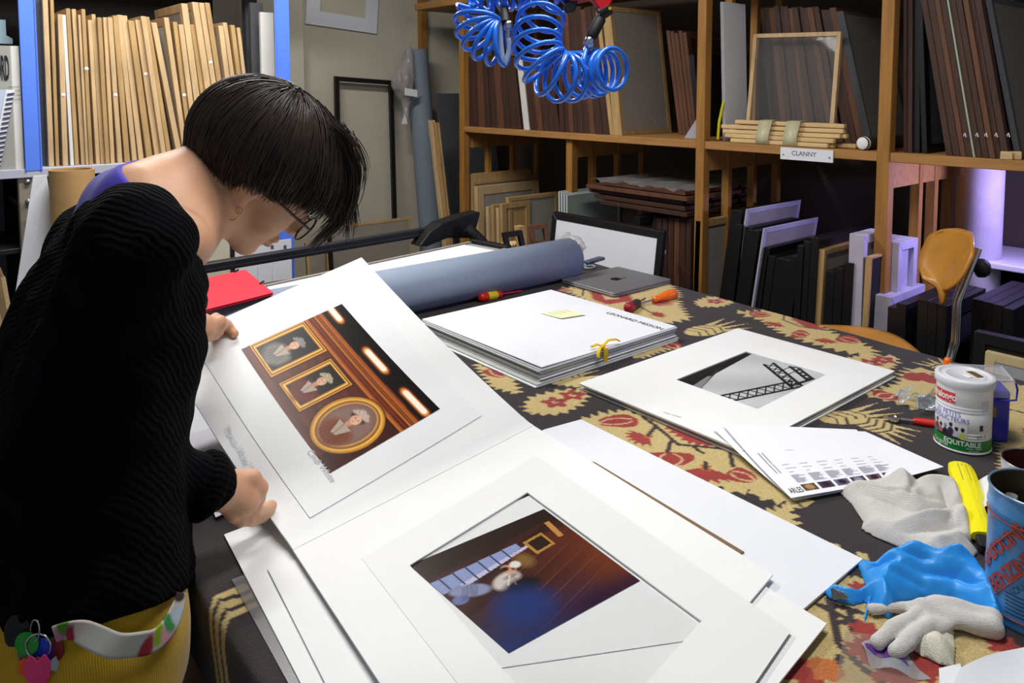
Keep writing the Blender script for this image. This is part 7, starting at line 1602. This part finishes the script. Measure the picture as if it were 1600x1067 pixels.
# ------------------------------------------------------------------ key bunch on the belt
kc = hit(44, 1000, trp, .012)
kb = thing('key_bunch', 'bunch of keys with green, blue, pink and orange tags at the hip', 'keys', kc - A(0, 0, .09))
vd = -unit(ray(44, 1000)); rt2 = unit(np.cross(A(0, 0, 1), vd)) * -1; rt2 = RT
def kp(u, v, o=0.0): return od(u, v, float(np.dot(kc - CAM, FW) / 1.0)) + vd * o
build('split_ring', G().tube([kp(60, 1010, .004) + RT * .014 * math.cos(a) + UP * .014 * math.sin(a) for a in np.linspace(0, 6.2832, 25)[:-1]], .0012, 6, closed=True), STEEL, kb)
build('ring_link', G().tube([kp(55, 985, .002) + RT * .005 * math.cos(a) + UP * .012 * math.sin(a) + vd * .003 * math.cos(a) for a in np.linspace(0, 6.2832, 21)[:-1]], .0010, 6, closed=True), STEEL, kb)
def disc(c, r, m, name='tag', sy=1.0): return build(name, G().prism([c + RT * r * math.cos(a) + UP * r * sy * math.sin(a) for a in np.linspace(0, 6.2832, 25)[:-1]], vd * .003), m, kb, bevel=.0008)
disc(kp(42, 1006, .0), .0135, mat('green_tag', '1a9a2a', .35)); disc(kp(64, 1016, -.003), .014, mat('blue_tag', '1a3ac0', .35)); disc(kp(86, 1016, -.004), .010, mat('dark_red_tag', '7a1c20', .4), sy=1.3)
hrt = [(0, -.022), (.016, -.004), (.017, .008), (.009, .014), (0, .008), (-.008, .013), (-.016, .007), (-.015, -.005)]
for c_, m in ((kp(48, 1052, .002), mat('orange_tag', 'f05a1a', .35)), (kp(58, 1048, .008), mat('pink_tag', 'f03a7a', .35))): build('heart_tag', G().prism([c_ + RT * x * .9 + UP * y * 1.4 for x, y in hrt], vd * .004), m, kb, bevel=.001)
disc(kp(72, 1042, -.002), .006, mat('blue_tag', '1a3ac0', .35), 'strap', 5.0)
for c_, a in ((kp(34, 1028, -.002), .35), (kp(80, 1050, .0), -.05), (kp(92, 1044, -.002), -.3), (kp(86, 1056, -.004), -.15)):
    d = -UP * math.cos(a) - RT * math.sin(a); n = np.cross(d, vd); g = G().prism([c_ + n * .0028, c_ + n * .0028 + d * .034, c_ + d * .037, c_ - n * .0022 + d * .034, c_ - n * .0022 + d * .026, c_ - n * .0008 + d * .024, c_ - n * .0024 + d * .02, c_ - n * .0028], vd * .0018); g.prism([c_ - d * .006 + n * .008 * math.cos(x) + d * .008 * math.sin(x) for x in np.linspace(0, 6.2832, 13)[:-1]], vd * .0018); build('key', g, GALV, kb)
build('key_case', G().prism([kp(28, 990, -.012) + RT * .016 * math.cos(a) + UP * .022 * math.sin(a) for a in np.linspace(0, 6.2832, 17)[:-1]], vd * .006), RUBBER, kb, bevel=.001)
